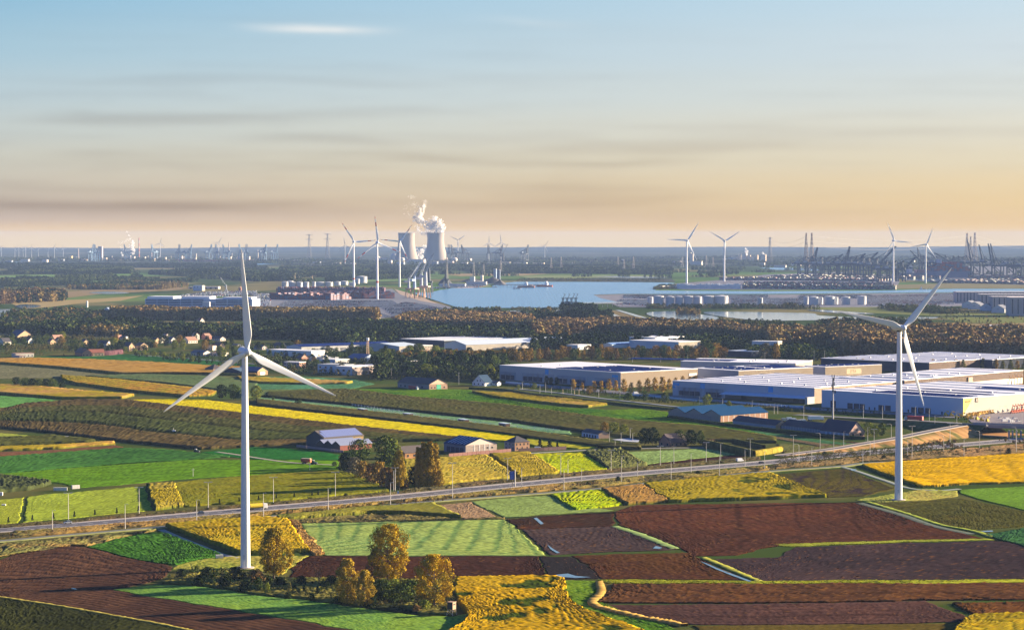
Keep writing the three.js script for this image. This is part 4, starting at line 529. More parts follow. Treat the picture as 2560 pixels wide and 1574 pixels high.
for (let i = 0; i < 34; i++) { const x = 1004 + i * 9.8; tree(i % 4 ? 'oval_goldDull' : 'mid_goldDull', 'tall copper gold tree in the avenue before the grey factory halls', x, 908 - i * 0.18 + hash(i, 1) * 4, 27 + 6 * hash(i, 3), 0.95, 'copper gold trees in the avenue before the grey halls'); }
for (let i = 0; i < 42; i++) { const x = 1345 + i * 11.2 + hash(i, 9) * 5; tree(['oval_goldDull', 'mid_brown', 'oval_brown', 'mid_green', 'oval_goldDull'][i % 5], 'golden brown tree in the belt behind the large warehouses', x, 899 - Math.abs(i - 21) * 0.1 + hash(i, 1) * 9 - 4, 22 + 12 * hash(i, 3) + (i > 35 ? 8 : 0), 1, 'golden brown trees in the belt behind the large warehouses'); }
tree('mid_grey', 'wide thin crowned tree before the tall white block', 1915, 900, 42, 0.95); tree('oval_goldDull', 'golden tree beside the thin crowned tree before the white block', 1940, 900, 40, 0.9); tree('mid_lime', 'small tree right of the tall white block', 1988, 898, 20, 0.9);

// ---------------------------------------------------------------- woods: masses nobody could count, crowns placed by the thousand
const woodProto = {};
for (const [k, c, shape, w, n] of [['green', [[0.085, 0.115, 0.03], [0.04, 0.07, 0.025], [0.17, 0.18, 0.05]], 'round', 0.42, 120], ['dark', TC.dark, 'round', 0.42, 120], ['gold', [[0.26, 0.195, 0.07], [0.19, 0.15, 0.06], [0.3, 0.22, 0.075]], 'tall', 0.24, 130], ['copper', [[0.25, 0.165, 0.075], [0.18, 0.13, 0.065], [0.3, 0.2, 0.08]], 'tall', 0.26, 130], ['scrub', [[0.1, 0.1, 0.035], [0.16, 0.13, 0.04], [0.08, 0.09, 0.03]], 'bush', 0.7, 80]])
  woodProto[k] = [0, 1, 2].map((s) => crownGeo({ shape, y0: 0.08, w, n, k: 16, leaf: 0.085, cols: c, seed: 200 + s * 7 + k.length, loose: 0.17 }));
function wood(name, label, outline, spacing, mix, hmin, hmax, wf = 1, clump = 0) {
  const p = pts(outline).map((q) => G(q[0], q[1])); let area = 0; p.forEach((a, i) => { const b = p[(i + 1) % p.length]; area += a.x * b.z - b.x * a.z; }); const n = Math.min(30000, Math.round(Math.abs(area) / 2 / (spacing * spacing))), lists = {};
  sprinkle(outline, n, (x, z) => { const v = fbm(x / 90 + 3, z / 160, 2), k = mix[Math.min(mix.length - 1, Math.floor(clamp(v * 1.9 - 0.45 + RR(-0.22, 0.22)) * mix.length))]; if (clump && fbm(x / 140 + 50, z / 220, 2) < clump) return; const key = k + Math.floor(R() * 3); (lists[key] ??= []).push([x, z, RR(hmin, hmax) * lerp(0.8, 1.15, fbm(x / 40, z / 60, 2)), R() * 6.28, RR(0.8, 1.2), RR(0.7, 1.25)]); });
  const g = new THREE.Group(); g.name = numbered(name); scene.add(g); tag(g, label, null, null, 'stuff'); const m4 = new THREE.Matrix4(), qn = new THREE.Quaternion(), up = V(0, 1, 0), cc = new THREE.Color();
  for (const key in lists) { const L = lists[key], im = new THREE.InstancedMesh(woodProto[key.slice(0, -1)][+key.slice(-1)], VC, L.length); im.name = 'foliage'; tag(im, null, null, null, 'stuff'); im.castShadow = im.receiveShadow = true; L.forEach(([x, z, h, a, w, t], i) => { m4.compose(V(x, -0.02 * h, z), qn.setFromAxisAngle(up, a), V(h * w * wf, h, h * w * wf)); im.setMatrixAt(i, m4); im.setColorAt(i, cc.setRGB(t, t * RR(0.94, 1.06), t)); }); g.add(im); }
}
seedState = 4242;
wood('woods', 'golden brown plantation belt in front of the car park and the blue roofed hall', '278,797 420,800 560,801 760,802 940,802 945,795 760,793 560,793 420,792 280,790', 5.5, ['gold', 'copper', 'gold'], 17, 21);
wood('woods', 'dark green wood behind the village', '0,834 120,838 330,842 640,848 640,834 540,822 330,818 180,814 0,812', 8, ['dark', 'green', 'dark', 'green', 'gold'], 9, 17, 1, 0.3);
wood('woods', 'dark green wood in the middle behind the grey factory halls', '640,850 860,864 1010,854 1330,862 1330,842 1130,836 960,824 640,822', 8, ['dark', 'green', 'dark', 'dark', 'green'], 10, 19, 1, 0.28);
wood('woods', 'copper brown poplar belt at the near shore of the basin', '985,822 1120,826 1330,832 1330,812 1240,802 1140,800 1020,804', 6, ['copper', 'gold', 'copper'], 15, 20);
wood('woods', 'bushes and trees along the bank of the harbour basin', '1000,802 1130,800 1290,793 1390,788 1390,783 1290,780 1170,778 1050,790', 11, ['green', 'gold', 'scrub', 'green'], 7, 14, 1, 0.35);
wood('woods', 'long golden brown plantation along the middle of the wetland edge', '1330,846 1500,838 1800,850 1920,862 1920,848 1800,833 1500,822 1330,828', 5.5, ['gold', 'copper', 'gold', 'copper'], 16, 21);
wood('woods', 'dark wood below the golden plantation in the centre', '1330,876 1520,868 1700,864 1920,884 1920,872 1800,860 1560,854 1330,858', 8, ['dark', 'dark', 'green'], 9, 16);
wood('woods', 'large golden brown plantation at the right behind the warehouses', '1920,872 2070,866 2110,892 2300,894 2640,902 2640,852 2300,848 2080,850 1920,850', 5.5, ['gold', 'copper', 'gold', 'copper'], 17, 24);
wood('woods', 'dark wood around the tall white block', '1860,880 2060,884 2090,896 2060,902 1860,890', 8, ['dark', 'green'], 8, 14);
wood('woods', 'dark trees and pale poplars along the right end of the lake', '2010,836 2120,838 2330,838 2330,818 2180,812 2060,818', 9, ['green', 'gold', 'dark', 'green'], 9, 17, 1, 0.25);
wood('woods', 'tree group on the dike beside the loading tower', '1403,780 1490,782 1490,775 1403,773', 11, ['dark', 'green'], 10, 17);
wood('woods', 'dark poplar clump in front of the straight ditches', '1420,802 1525,802 1525,793 1420,793', 9, ['dark', 'green'], 12, 18);
wood('woods', 'dark clump of trees between the pond and the brown belt', '1325,800 1412,802 1412,794 1325,794', 10, ['dark', 'green'], 9, 15);
wood('woods', 'low bushes along the dike between basin and pond', '1280,775 1402,775 1402,771.5 1280,771.5', 10, ['dark', 'scrub'], 3, 6);
wood('woods', 'bushes before the white storage tanks', '1620,768 1860,768 2100,768 2330,770 2420,786 2350,784 2150,774 1860,772 1620,772', 11, ['green', 'scrub', 'dark'], 5, 11, 1, 0.42);
wood('woods', 'bushes between the lake and the brown belt', '1700,806 1900,808 1990,815 1990,823 1860,820 1700,812', 14, ['scrub', 'green', 'dark'], 5, 11, 1, 0.45);
wood('woods', 'bush group on the strip between the two lakes', '1690,785 1750,788 1752,783 1695,779', 9, ['green', 'gold'], 7, 12);
wood('woods', 'dark wood at the left edge with gaps of light', '0,760 160,752 160,742 0,742', 9, ['gold', 'dark', 'copper'], 16, 24, 1, 0.25);
wood('woods', 'trees and bushes round the ponds at the left', '0,800 250,802 280,792 180,780 60,786 0,798', 11, ['green', 'dark', 'gold', 'green'], 8, 15, 1, 0.25);
wood('woods', 'low dark wood left of the blue roofed hall', '165,722 250,724 400,724 470,716 440,708 300,708 260,712', 10, ['dark', 'green', 'gold'], 9, 15, 1, 0.3);
wood('woods', 'hazy dark wood belt below the left river reach', '20,684 180,686 330,684 330,672 150,668 50,670', 11, ['dark', 'green'], 12, 18);
wood('woods', 'hazy tree belt in the left middle distance', '370,686 500,690 660,706 760,704 760,690 640,680 480,680', 12, ['dark', 'green', 'dark'], 12, 20, 1, 0.36);
wood('woods', 'hazy tree lines on the left plain', '0,716 170,704 360,700 360,694 200,692 0,704', 16, ['dark', 'green'], 10, 18, 1, 0.56);
wood('woods', 'hazy trees behind the oil tanks', '640,700 760,712 900,700 1050,696 1050,684 800,676 640,684', 16, ['dark', 'green'], 10, 18, 1, 0.47);
wood('woods', 'hazy blue wood beyond the basin in the centre', '1180,684 1400,684 1680,686 1680,672 1500,668 1300,668 1180,674', 12, ['dark', 'green', 'dark'], 10, 17, 1, 0.2);
wood('woods', 'dark low dike bushes along the far shore of the basin', '1290,703 1420,704 1660,705 1660,698 1420,696 1300,696', 14, ['dark', 'scrub'], 2, 5);
wood('woods', 'hazy far wood on the left plain near the horizon', '0,654 300,654 700,660 1000,668 1000,655 600,648 0,646', 30, ['dark', 'green'], 10, 18, 1, 0.56);
wood('woods', 'hazy far wood on the right plain near the horizon', '1250,660 1700,662 2000,664 2640,664 2640,646 1800,644 1250,646', 30, ['dark', 'green'], 10, 18, 1, 0.56);
wood('woods', 'bushes on the far bank of the canal left of the container row', '1632,724 1700,722 1700,716 1650,716', 9, ['green', 'scrub'], 5, 9);
wood('woods', 'marsh scrub on the land round the right lake', '1640,770 2640,776 2640,818 2350,812 2340,800 2100,774 1640,776', 26, ['scrub', 'green', 'gold'], 2, 5, 1, 0.45);
wood('woods', 'hedges round the village and the factory estate', '0,890 300,888 640,925 940,950 1240,965 1240,950 940,925 640,895 300,868 0,862', 14, ['dark', 'green', 'scrub'], 2, 6, 1, 0.42);
wood('woods', 'garden trees and shrubs among the village houses', '0,846 120,842 300,852 560,850 640,862 640,900 560,892 330,874 250,876 0,872', 11.5, ['dark', 'green', 'green', 'scrub'], 3, 8, 1, 0.4);
wood('woods', 'shrubs between the low factory buildings', '640,868 860,872 1000,896 1000,926 870,940 700,934 640,920', 15, ['dark', 'green', 'scrub'], 3, 9, 1, 0.42);
wood('woods', 'dark grove trees behind the brown farm shed', '930,912 1010,900 1260,910 1240,950 1120,948 1010,948 940,952', 13, ['dark', 'green', 'dark'], 8, 15, 1, 0.3);
wood('woods', 'hazy hedgerows over the whole far left plain', '0,742 300,722 640,700 1000,690 1000,664 600,664 0,664', 17, ['dark', 'green', 'dark'], 7, 13, 1, 0.68);
wood('woods', 'hazy hedgerows over the far plain behind the harbour', '1000,692 1300,690 1700,698 2000,676 2640,700 2640,650 1000,652', 22, ['dark', 'green'], 8, 15, 1, 0.64);
wood('woods', 'dark blue tree belt below the left horizon', '0,671 260,668 640,672 640,664 260,664 0,663', 13, ['dark'], 12, 18, 1, 0.3);
wood('woods', 'tree belt behind the harbour cranes', '700,680 900,676 1180,676 1180,668 900,668 700,672', 14, ['dark', 'green'], 10, 17, 1, 0.35);
wood('weeds', 'scrubby weeds on the land before the middle warehouses', '1290,968 1640,1006 2050,1034 2420,1052 2420,1046 2050,1024 1680,1002 1560,985 1300,960', 7, ['scrub', 'scrub', 'green'], 0.8, 2.6, 1, 0.3);
wood('weeds', 'dense bushes of the thicket floor', '410,1452 500,1422 640,1440 720,1452 900,1458 1130,1462 1135,1530 1040,1530 900,1510 760,1492 640,1478', 4.6, ['scrub', 'dark', 'green'], 0.8, 3.2, 1, 0.2);
wood('weeds', 'bushy weeds on the strip between the two roads', '0,1341 390,1307 640,1287 1108,1245 1670,1192 1920,1169 1920,1174 1670,1197 1108,1252 640,1290 390,1311 0,1345', 3.6, ['scrub', 'gold', 'copper'], 0.7, 2.2, 1, 0.3);
wood('weeds', 'dark weeds along the far bank of the main road', '0,1317 390,1286 640,1264 1108,1217 1670,1165 1900,1147 1900,1150 1670,1169 1108,1221 640,1267 390,1289 0,1321', 3.4, ['scrub', 'dark', 'scrub'], 0.6, 1.7);
wood('weeds', 'russet weeds between the slip road and the mustard field', '1940,1143 2237,1120 2400,1090 2560,1100 2640,1106 2640,1122 2400,1138 2154,1154 1930,1170', 4.6, ['copper', 'scrub', 'scrub'], 0.6, 2.2, 1.6, 0.35);
// ---------------------------------------------------------------- buildings. The base point is the corner between the two faces seen, f (towards the lower left) and r (towards the lower right).
const WHITE = M(0.78, 0.78, 0.77, 0.6), CREAM = M(0.62, 0.56, 0.47, 0.8), GREYW = M(0.36, 0.38, 0.4, 0.7), SOLAR = ML(0.015, 0.035, 0.15), GLASS = M(0.03, 0.045, 0.06, 0.15), DOOR = M(0.02, 0.035, 0.075, 0.6), ROOFW = M(0.86, 0.85, 0.86, 0.5), BROWNB = M(0.26, 0.18, 0.14, 0.8), NAVY = M(0.03, 0.045, 0.08, 0.9), PALEB = M(0.5, 0.58, 0.66, 0.6), STEEL = M(0.42, 0.44, 0.46, 0.5, 0.3), SIGNB = M(0.015, 0.33, 0.72, 0.5), SIGNP = M(0.25, 0.6, 0.85, 0.5);
function bldg(name, label, cat, px, py, o) {
  const w = o.w, d = o.d, h = o.h, th = (o.turn ?? -45) * Math.PI / 180, N = G(px, py), t = thing(name, label, cat, N.clone().add(V(-(w / 2 * Math.cos(th) + d / 2 * Math.sin(th)), 0, -(-w / 2 * Math.sin(th) + d / 2 * Math.cos(th)))), th, o.group);
  const wall = o.wall ?? CREAM, roofM = o.roofM ?? M(0.09, 0.08, 0.085, 0.8), W = w / 2, D = d / 2, bays = o.bays ?? 1, b = new MB(), rf = new MB(), rh = o.rh ?? 0, eave = o.eave ?? 0.5;
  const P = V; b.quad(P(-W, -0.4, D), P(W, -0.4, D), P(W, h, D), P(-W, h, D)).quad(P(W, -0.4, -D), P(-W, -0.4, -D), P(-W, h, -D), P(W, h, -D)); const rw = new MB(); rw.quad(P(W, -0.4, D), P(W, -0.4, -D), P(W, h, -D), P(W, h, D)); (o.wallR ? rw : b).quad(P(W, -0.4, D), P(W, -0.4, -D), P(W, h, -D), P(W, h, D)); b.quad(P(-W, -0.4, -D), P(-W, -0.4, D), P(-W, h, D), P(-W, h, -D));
  if (!rh) { rf.box(0, h + 0.003, 0, w + 0.3, 0.5, d + 0.3); }
  else if (o.hip) { const e = eave, A = [P(-W - e, h, D + e), P(W + e, h, D + e), P(W + e, h, -D - e), P(-W - e, h, -D - e)], s = Math.max(0.5, D - W), s2 = Math.max(0.5, W - D), r1 = d > w ? P(0, h + rh, s) : P(s2, h + rh, 0), r2 = d > w ? P(0, h + rh, -s) : P(-s2, h + rh, 0); if (d > w) rf.tri(A[0], A[1], r1).quad(A[1], A[2], r2, r1).tri(A[2], A[3], r2).quad(A[3], A[0], r1, r2); else rf.quad(A[0], A[1], r1, r2).tri(A[1], A[2], r1).quad(A[2], A[3], r2, r1).tri(A[3], A[0], r2); }
  else for (let k = 0; k < bays; k++) {   // gable roofs side by side
    if (o.axis === 'x') { const z0 = D - k * d / bays, z1 = D - (k + 1) * d / bays, zm = (z0 + z1) / 2, e0 = k ? 0 : eave, e1 = k < bays - 1 ? 0 : eave, dn = rh / (d / bays / 2) * eave; (o.wallR ? rw : b).tri(P(W, h, z0), P(W, h, z1), P(W, h + rh, zm)); b.tri(P(-W, h, z1), P(-W, h, z0), P(-W, h + rh, zm)); for (const [zz, e, sg] of [[z0, e0, 1], [z1, e1, -1]]) { const a = P(-W - eave, h + 0.06 - (e ? dn : 0), zz + sg * e), c = P(W + eave, h + 0.06 - (e ? dn : 0), zz + sg * e), q = P(W + eave, h + rh + 0.06, zm), s = P(-W - eave, h + rh + 0.06, zm); rf.hexa([a, c, q, s], [a, c, q, s].map((v) => v.clone().add(P(0, 0.25, 0)))); } }
    else { const x0 = W - k * w / bays, x1 = W - (k + 1) * w / bays, xm = (x0 + x1) / 2, e0 = k ? 0 : eave, e1 = k < bays - 1 ? 0 : eave, dn = rh / (w / bays / 2) * eave; b.tri(P(x1, h, D), P(x0, h, D), P(xm, h + rh, D)).tri(P(x0, h, -D), P(x1, h, -D), P(xm, h + rh, -D)); for (const [xx, e, sg] of [[x0, e0, 1], [x1, e1, -1]]) { const a = P(xx + sg * e, h + 0.06 - (e ? dn : 0), D + eave), c = P(xx + sg * e, h + 0.06 - (e ? dn : 0), -D - eave), q = P(xm, h + rh + 0.06, -D - eave), s = P(xm, h + rh + 0.06, D + eave); rf.hexa([a, c, q, s], [a, c, q, s].map((v) => v.clone().add(P(0, 0.25, 0)))); } }
  }
  b.build('wall', wall, t); if (o.wallR) rw.build('wall', o.wallR, t);  // many pairs colour one wall twice: shade in wall, sunlight in wallR
  const roof = rf.build('roof', roofM, t);
  // openings on a face: a = distance from the near corner, y = sill, size
  t.userData.fit = undefined; delete t.userData.fit;
  const fit = (nm, face, a, y, ww, hh, m, dp = 0.12, par = t) => { const q = new MB(); if (face === 'f') q.box(W - a - ww / 2, y, D + dp / 2 - 0.02, ww, hh, dp + 0.04); else q.box(W + dp / 2 - 0.02, y, D - a - ww / 2, dp + 0.04, hh, ww); return q.build(nm, m, par); };
  const onRoof = (nm, a, c, ww, dd, hh, m) => { const q = new MB(); q.box(W - a - ww / 2, h + 0.5, D - c - dd / 2, ww, hh, dd); return q.build(nm, m, roof); };
  for (const [face, n, y, ww, hh, from, to, m, nm] of o.open ?? []) { const L = face === 'f' ? w : d, a0 = from ?? 0, a1 = to ?? L; for (let i = 0; i < n; i++) fit(nm ?? 'window', face, lerp(a0, a1, (i + 0.5) / n) - ww / 2, y, ww, hh, m ?? GLASS); }
  return { t, fit, onRoof, W, D, w, d, h, roof };
}
// a flat roofed hall from three corners of its roof edge: near corner, left end, right end (or a length towards it)
function hall(name, label, h, n, l, r, o = {}) {
  const N = G(n[0], n[1], h), L = G(l[0], l[1], h), Rr = G(r[0], r[1], h), u = L.clone().sub(N), v = Rr.clone().sub(N), th = Math.atan2(u.z, -u.x);   // -x axis of the hall runs towards L
  const ax = V(Math.cos(th), 0, -Math.sin(th)), az = V(Math.sin(th), 0, Math.cos(th)), w = u.length(), d = o.d ?? Math.abs(v.dot(az)); N.y = 0;
  return bldg(name, label, o.cat ?? 'warehouse', ...backPx(N), { turn: th * 180 / Math.PI, w, d, h, roofM: ROOFW, ...o });
}
function backPx(p) { const x = p.x, y = p.y - EYE, z = p.z, Y = y * CT - z * ST, Z = z * CT + y * ST; return [PW / 2 - FOCAL * x / Z, PH / 2 + FOCAL * Y / Z]; }
function roofStuff(B, o) {   // solar fields, roof lights and vents in rows on a flat roof
  for (const [a, c, ww, dd, m] of o.solar ?? []) { const rows = Math.max(1, Math.round(dd / 9)); for (let i = 0; i < rows; i++) B.onRoof('solar_panel', a, c + i * dd / rows, ww, dd / rows * 0.78, 0.5, m ?? SOLAR); }
  for (let i = 0; i < (o.vents ?? 0); i++) { const cols = Math.ceil(Math.sqrt(o.vents)); B.onRoof('roof_vent', B.w * (0.12 + 0.8 * ((i % cols) + 0.3 * hash(i, 3)) / cols), B.d * (0.1 + 0.8 * (Math.floor(i / cols) + 0.3 * hash(3, i)) / cols), 1.5, 1.5, 1, STEEL); }
  for (let i = 0; i < (o.ribs ?? 0); i++) B.onRoof('roof_ridge', 1, B.d * (i + 0.5) / o.ribs, B.w - 2, 2.2, 0.5, M(0.52, 0.54, 0.6));
}
const strokes = (B, sign, face, a, y, n, s) => { for (let i = 0; i < n; i++) B.fit('letter', face, a + i * s * 0.75, y, s * 0.5, s * (0.7 + 0.5 * hash(i, n)), SIGNP, 0.24, sign); };
{ // the large pale warehouse with loading docks
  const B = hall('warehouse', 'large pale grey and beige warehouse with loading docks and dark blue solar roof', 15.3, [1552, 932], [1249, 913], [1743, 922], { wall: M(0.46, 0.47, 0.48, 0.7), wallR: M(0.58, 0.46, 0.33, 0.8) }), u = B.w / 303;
  const dock = (x) => { const a = (1552 - x) * u * (1 + (1552 - x) / 303 * 0.04), m = B.fit('dock_bay', 'f', a - 5.6, 0, 10.6, 9, M(0.33, 0.36, 0.41, 0.7), 0.35); B.fit('dock_door', 'f', a - 3.2, 1, 6, 4.6, DOOR, 0.6, m); };
  [1269, 1281, 1292, 1323, 1336, 1348, 1360, 1385, 1408, 1420, 1437, 1450, 1462, 1499, 1511, 1524].forEach(dock);
  const s1 = B.fit('sign', 'f', (1552 - 1376) * u, 9, 5.5, 5.2, SIGNB, 0.3); strokes(B, s1, 'f', (1552 - 1375) * u, 12.2, 4, 1.2); const s2 = B.fit('sign', 'f', 4, 10.2, 8.6, 3, SIGNB, 0.3); strokes(B, s2, 'f', 4.6, 11, 8, 1.2); B.fit('sign', 'f', 4, 8, 4, 1.6, SIGNB, 0.3); B.fit('sign', 'r', B.d - 13, 8.6, 11, 2.6, WHITE, 0.3);
  roofStuff(B, { solar: [[8, 4, B.w * 0.5, 30], [4, 38, B.w * 0.5, 24], [6, 66, B.w * 0.46, 20]], vents: 8 });
}
{ const B = hall('warehouse', 'beige warehouse block with solar rows behind the large pale warehouse', 14, [1847, 927.5], [1735, 920], [2016, 918], { wall: M(0.34, 0.34, 0.4, 0.7), wallR: M(0.62, 0.5, 0.37, 0.8), open: [['r', 1, 0, 9, 7, 4, 16, NAVY, 'entrance'], ['f', 4, 4.5, 6, 1, 40, 85, M(0.6, 0.5, 0.5), 'wall_light'], ['r', 1, 0, 14, 3.5, 70, 84, NAVY, 'entrance']] }); roofStuff(B, { solar: [[4, 10, B.w - 10, 40], [10, 62, B.w - 20, 46]], vents: 10 }); }
{ const B = hall('warehouse', 'beige warehouse with faint wall letters at the end of the tree row', 14, [2064, 917.8], [2012, 914.5], [2196, 911], { wall: M(0.3, 0.31, 0.37, 0.7), wallR: M(0.64, 0.52, 0.38, 0.8) }); roofStuff(B, { solar: [[4, 8, B.w - 8, 80]], vents: 8 });
  const c = document.createElement('canvas'); c.width = 256; c.height = 64; const x = c.getContext('2d'); x.fillStyle = '#d6c19c'; x.fillRect(0, 0, 256, 64); x.fillStyle = '#8a6a4a'; x.font = 'bold 50px sans-serif'; x.fillText('ITTA', 60, 50); const tx = new THREE.CanvasTexture(c); tx.colorSpace = THREE.SRGBColorSpace; const pl = new THREE.Mesh(new THREE.PlaneGeometry(22, 5.5), new THREE.MeshStandardMaterial({ map: tx, roughness: 0.8 })); pl.name = 'wall_lettering'; pl.rotation.y = Math.PI / 2; pl.position.set(B.W + 0.08, 8.4, B.D - 42); B.t.add(pl); }
{ const B = hall('warehouse', 'white roofed hall behind the solar roofed beige block', 14, [1990, 909], [1702, 903], [2110, 902], { d: 70, wall: M(0.4, 0.4, 0.45), wallR: CREAM }); roofStuff(B, { solar: [[80, 16, 120, 30]], vents: 8 }); }
{ // middle warehouse with covered dock
  const B = hall('warehouse', 'grey blue middle warehouse with a covered dock and blue signs', 14, [2037, 970.5], [1682, 952], [2160, 962.5], { d: 175, wall: M(0.42, 0.46, 0.52, 0.7), wallR: M(0.66, 0.5, 0.36, 0.8) }), u = B.w / 355;
  [1705, 1719, 1733, 1747, 1775, 1789, 1803].forEach((x) => { const a = (2037 - x) * u, m = B.fit('dock_bay', 'f', a - 5, 0, 9.4, 8.6, M(0.3, 0.34, 0.41, 0.7), 0.35); B.fit('dock_door', 'f', a - 2.8, 1, 5.4, 4.2, DOOR, 0.6, m); });
  const s1 = B.fit('sign', 'f', (2037 - 1700) * u, 9.8, 8, 2.8, SIGNB, 0.3); strokes(B, s1, 'f', (2037 - 1699) * u, 10.4, 7, 1.2); B.fit('sign', 'f', (2037 - 1690) * u, 7.6, 3.4, 1.6, SIGNB, 0.3); for (const x of [1766, 1937]) { const s = B.fit('sign', 'f', (2037 - x) * u, 8.2, 5.4, 5, SIGNB, 0.3); strokes(B, s, 'f', (2037 - x) * u + 0.7, 11.2, 4, 1.2); }
  B.fit('dock_bay', 'f', 2, 0, (2037 - 1822) * u, 4.6, M(0.14, 0.16, 0.2), 0.3); { const q = new MB(), x0 = B.W - 3, x1 = B.W - (2037 - 1820) * u; q.hexa([V(x0, 6.2, B.D), V(x1, 6.2, B.D), V(x1, 4.6, B.D + 11), V(x0, 4.6, B.D + 11)], [V(x0, 6.7, B.D), V(x1, 6.7, B.D), V(x1, 5, B.D + 11), V(x0, 5, B.D + 11)]); q.build('dock_canopy', M(0.5, 0.62, 0.74, 0.5), B.t); const g2 = new MB(); g2.box(B.W - 1.4, 0, B.D + 5.5, 2.8, 6.4, 11); g2.build('dock_side_wall', GREYW, B.t); } [1872, 1935, 2000].forEach((x) => B.fit('dock_door', 'f', (2037 - x) * u, 0.6, 6, 4, DOOR, 0.6));
  roofStuff(B, { vents: 12, ribs: 7 }); for (let i = 0; i < 22; i++) B.fit('wall_vent', 'r', 12 + i * 7, 9.6, 1, 1.2, NAVY, 0.12);
}
{ // grey blue warehouse with the yellow corner
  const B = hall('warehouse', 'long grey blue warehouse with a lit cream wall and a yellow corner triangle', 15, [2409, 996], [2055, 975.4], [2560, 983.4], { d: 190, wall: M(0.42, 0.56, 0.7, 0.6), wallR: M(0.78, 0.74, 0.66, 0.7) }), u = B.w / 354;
  [2085, 2129, 2145, 2160, 2208, 2225, 2290, 2307, 2324].forEach((x, i) => B.fit('dock_door', 'f', (2409 - x) * u - 3, 0.3, 5.6, i ? 4.8 : 6, DOOR, 0.25)); [2180, 2194, 2262, 2278, 2360].forEach((x) => B.fit('door', 'f', (2409 - x) * u, 0.2, 1.2, 2.6, NAVY, 0.2));
  const tri = new MB(); tri.hexa([V(B.W + 0.02, 0.5, B.D - 0.05), V(B.W + 0.02, 14.8, B.D - 0.05), V(B.W + 0.02, 14.8, B.D - 14)], [V(B.W + 0.2, 0.5, B.D - 0.05), V(B.W + 0.2, 14.8, B.D - 0.05), V(B.W + 0.2, 14.8, B.D - 14)]); const tm = tri.build('yellow_triangle', M(0.75, 0.52, 0.0, 0.6), B.t); for (let i = 0; i < 9; i++) B.fit('letter', 'r', 2.4 + i * 0.85, 11.6, 0.6, 0.9 + 0.4 * hash(i, 8), M(0.03, 0.03, 0.03), 0.26, tm);
  const c = document.createElement('canvas'); c.width = c.height = 64; const x = c.getContext('2d'); x.fillStyle = '#2a211c'; x.fillRect(0, 0, 64, 64); x.fillStyle = '#efe4d2'; x.font = 'bold 56px serif'; x.fillText('A', 11, 52); const tx = new THREE.CanvasTexture(c); tx.colorSpace = THREE.SRGBColorSpace; const lt = new THREE.Mesh(new THREE.BoxGeometry(0.3, 4, 3.6), new THREE.MeshStandardMaterial({ map: tx, roughness: 0.8 })); lt.name = 'letter_panel'; lt.position.set(B.W + 0.2, 13, B.D - 19.5); B.t.add(lt);
  roofStuff(B, { solar: [[6, 6, B.w * 0.62, 26], [6, 46, B.w * 0.66, 10], [20, 74, B.w * 0.5, 8], [10, 120, B.w * 0.4, 18]], vents: 8, ribs: 6 });
}
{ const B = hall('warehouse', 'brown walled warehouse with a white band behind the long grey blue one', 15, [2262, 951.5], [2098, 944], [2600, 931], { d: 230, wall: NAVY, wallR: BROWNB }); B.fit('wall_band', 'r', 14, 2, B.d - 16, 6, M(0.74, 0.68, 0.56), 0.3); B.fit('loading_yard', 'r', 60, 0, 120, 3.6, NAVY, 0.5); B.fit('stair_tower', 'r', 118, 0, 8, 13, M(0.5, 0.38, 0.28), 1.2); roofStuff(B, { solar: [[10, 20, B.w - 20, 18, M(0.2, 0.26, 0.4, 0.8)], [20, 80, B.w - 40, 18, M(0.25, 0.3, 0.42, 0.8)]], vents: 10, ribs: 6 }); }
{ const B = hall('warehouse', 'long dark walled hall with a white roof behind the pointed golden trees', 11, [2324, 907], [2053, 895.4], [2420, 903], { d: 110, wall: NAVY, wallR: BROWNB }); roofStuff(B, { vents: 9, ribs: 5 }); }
{ const B = hall('warehouse', 'rear dark walled hall with a pale roof against the brown wood', 11, [2482, 899.6], [2205, 888], [2640, 893], { d: 120, wall: NAVY, wallR: NAVY }); roofStuff(B, { vents: 9, ribs: 5 }); }
{ const B = bldg('white_block', 'tall windowless white block hall beside the thin crowned tree', 'building', 1945, 886, { w: 36, d: 15, h: 16.5, turn: -28, wall: M(0.62, 0.64, 0.66, 0.7), wallR: M(0.74, 0.66, 0.54), roofM: WHITE }); B.fit('wall_seam', 'f', 12, 0.5, 0.2, 15, GREYW); B.fit('door', 'f', 4, 0, 3, 3.5, GREYW); B.fit('door', 'r', 4, 0, 3, 3.5, GREYW); }
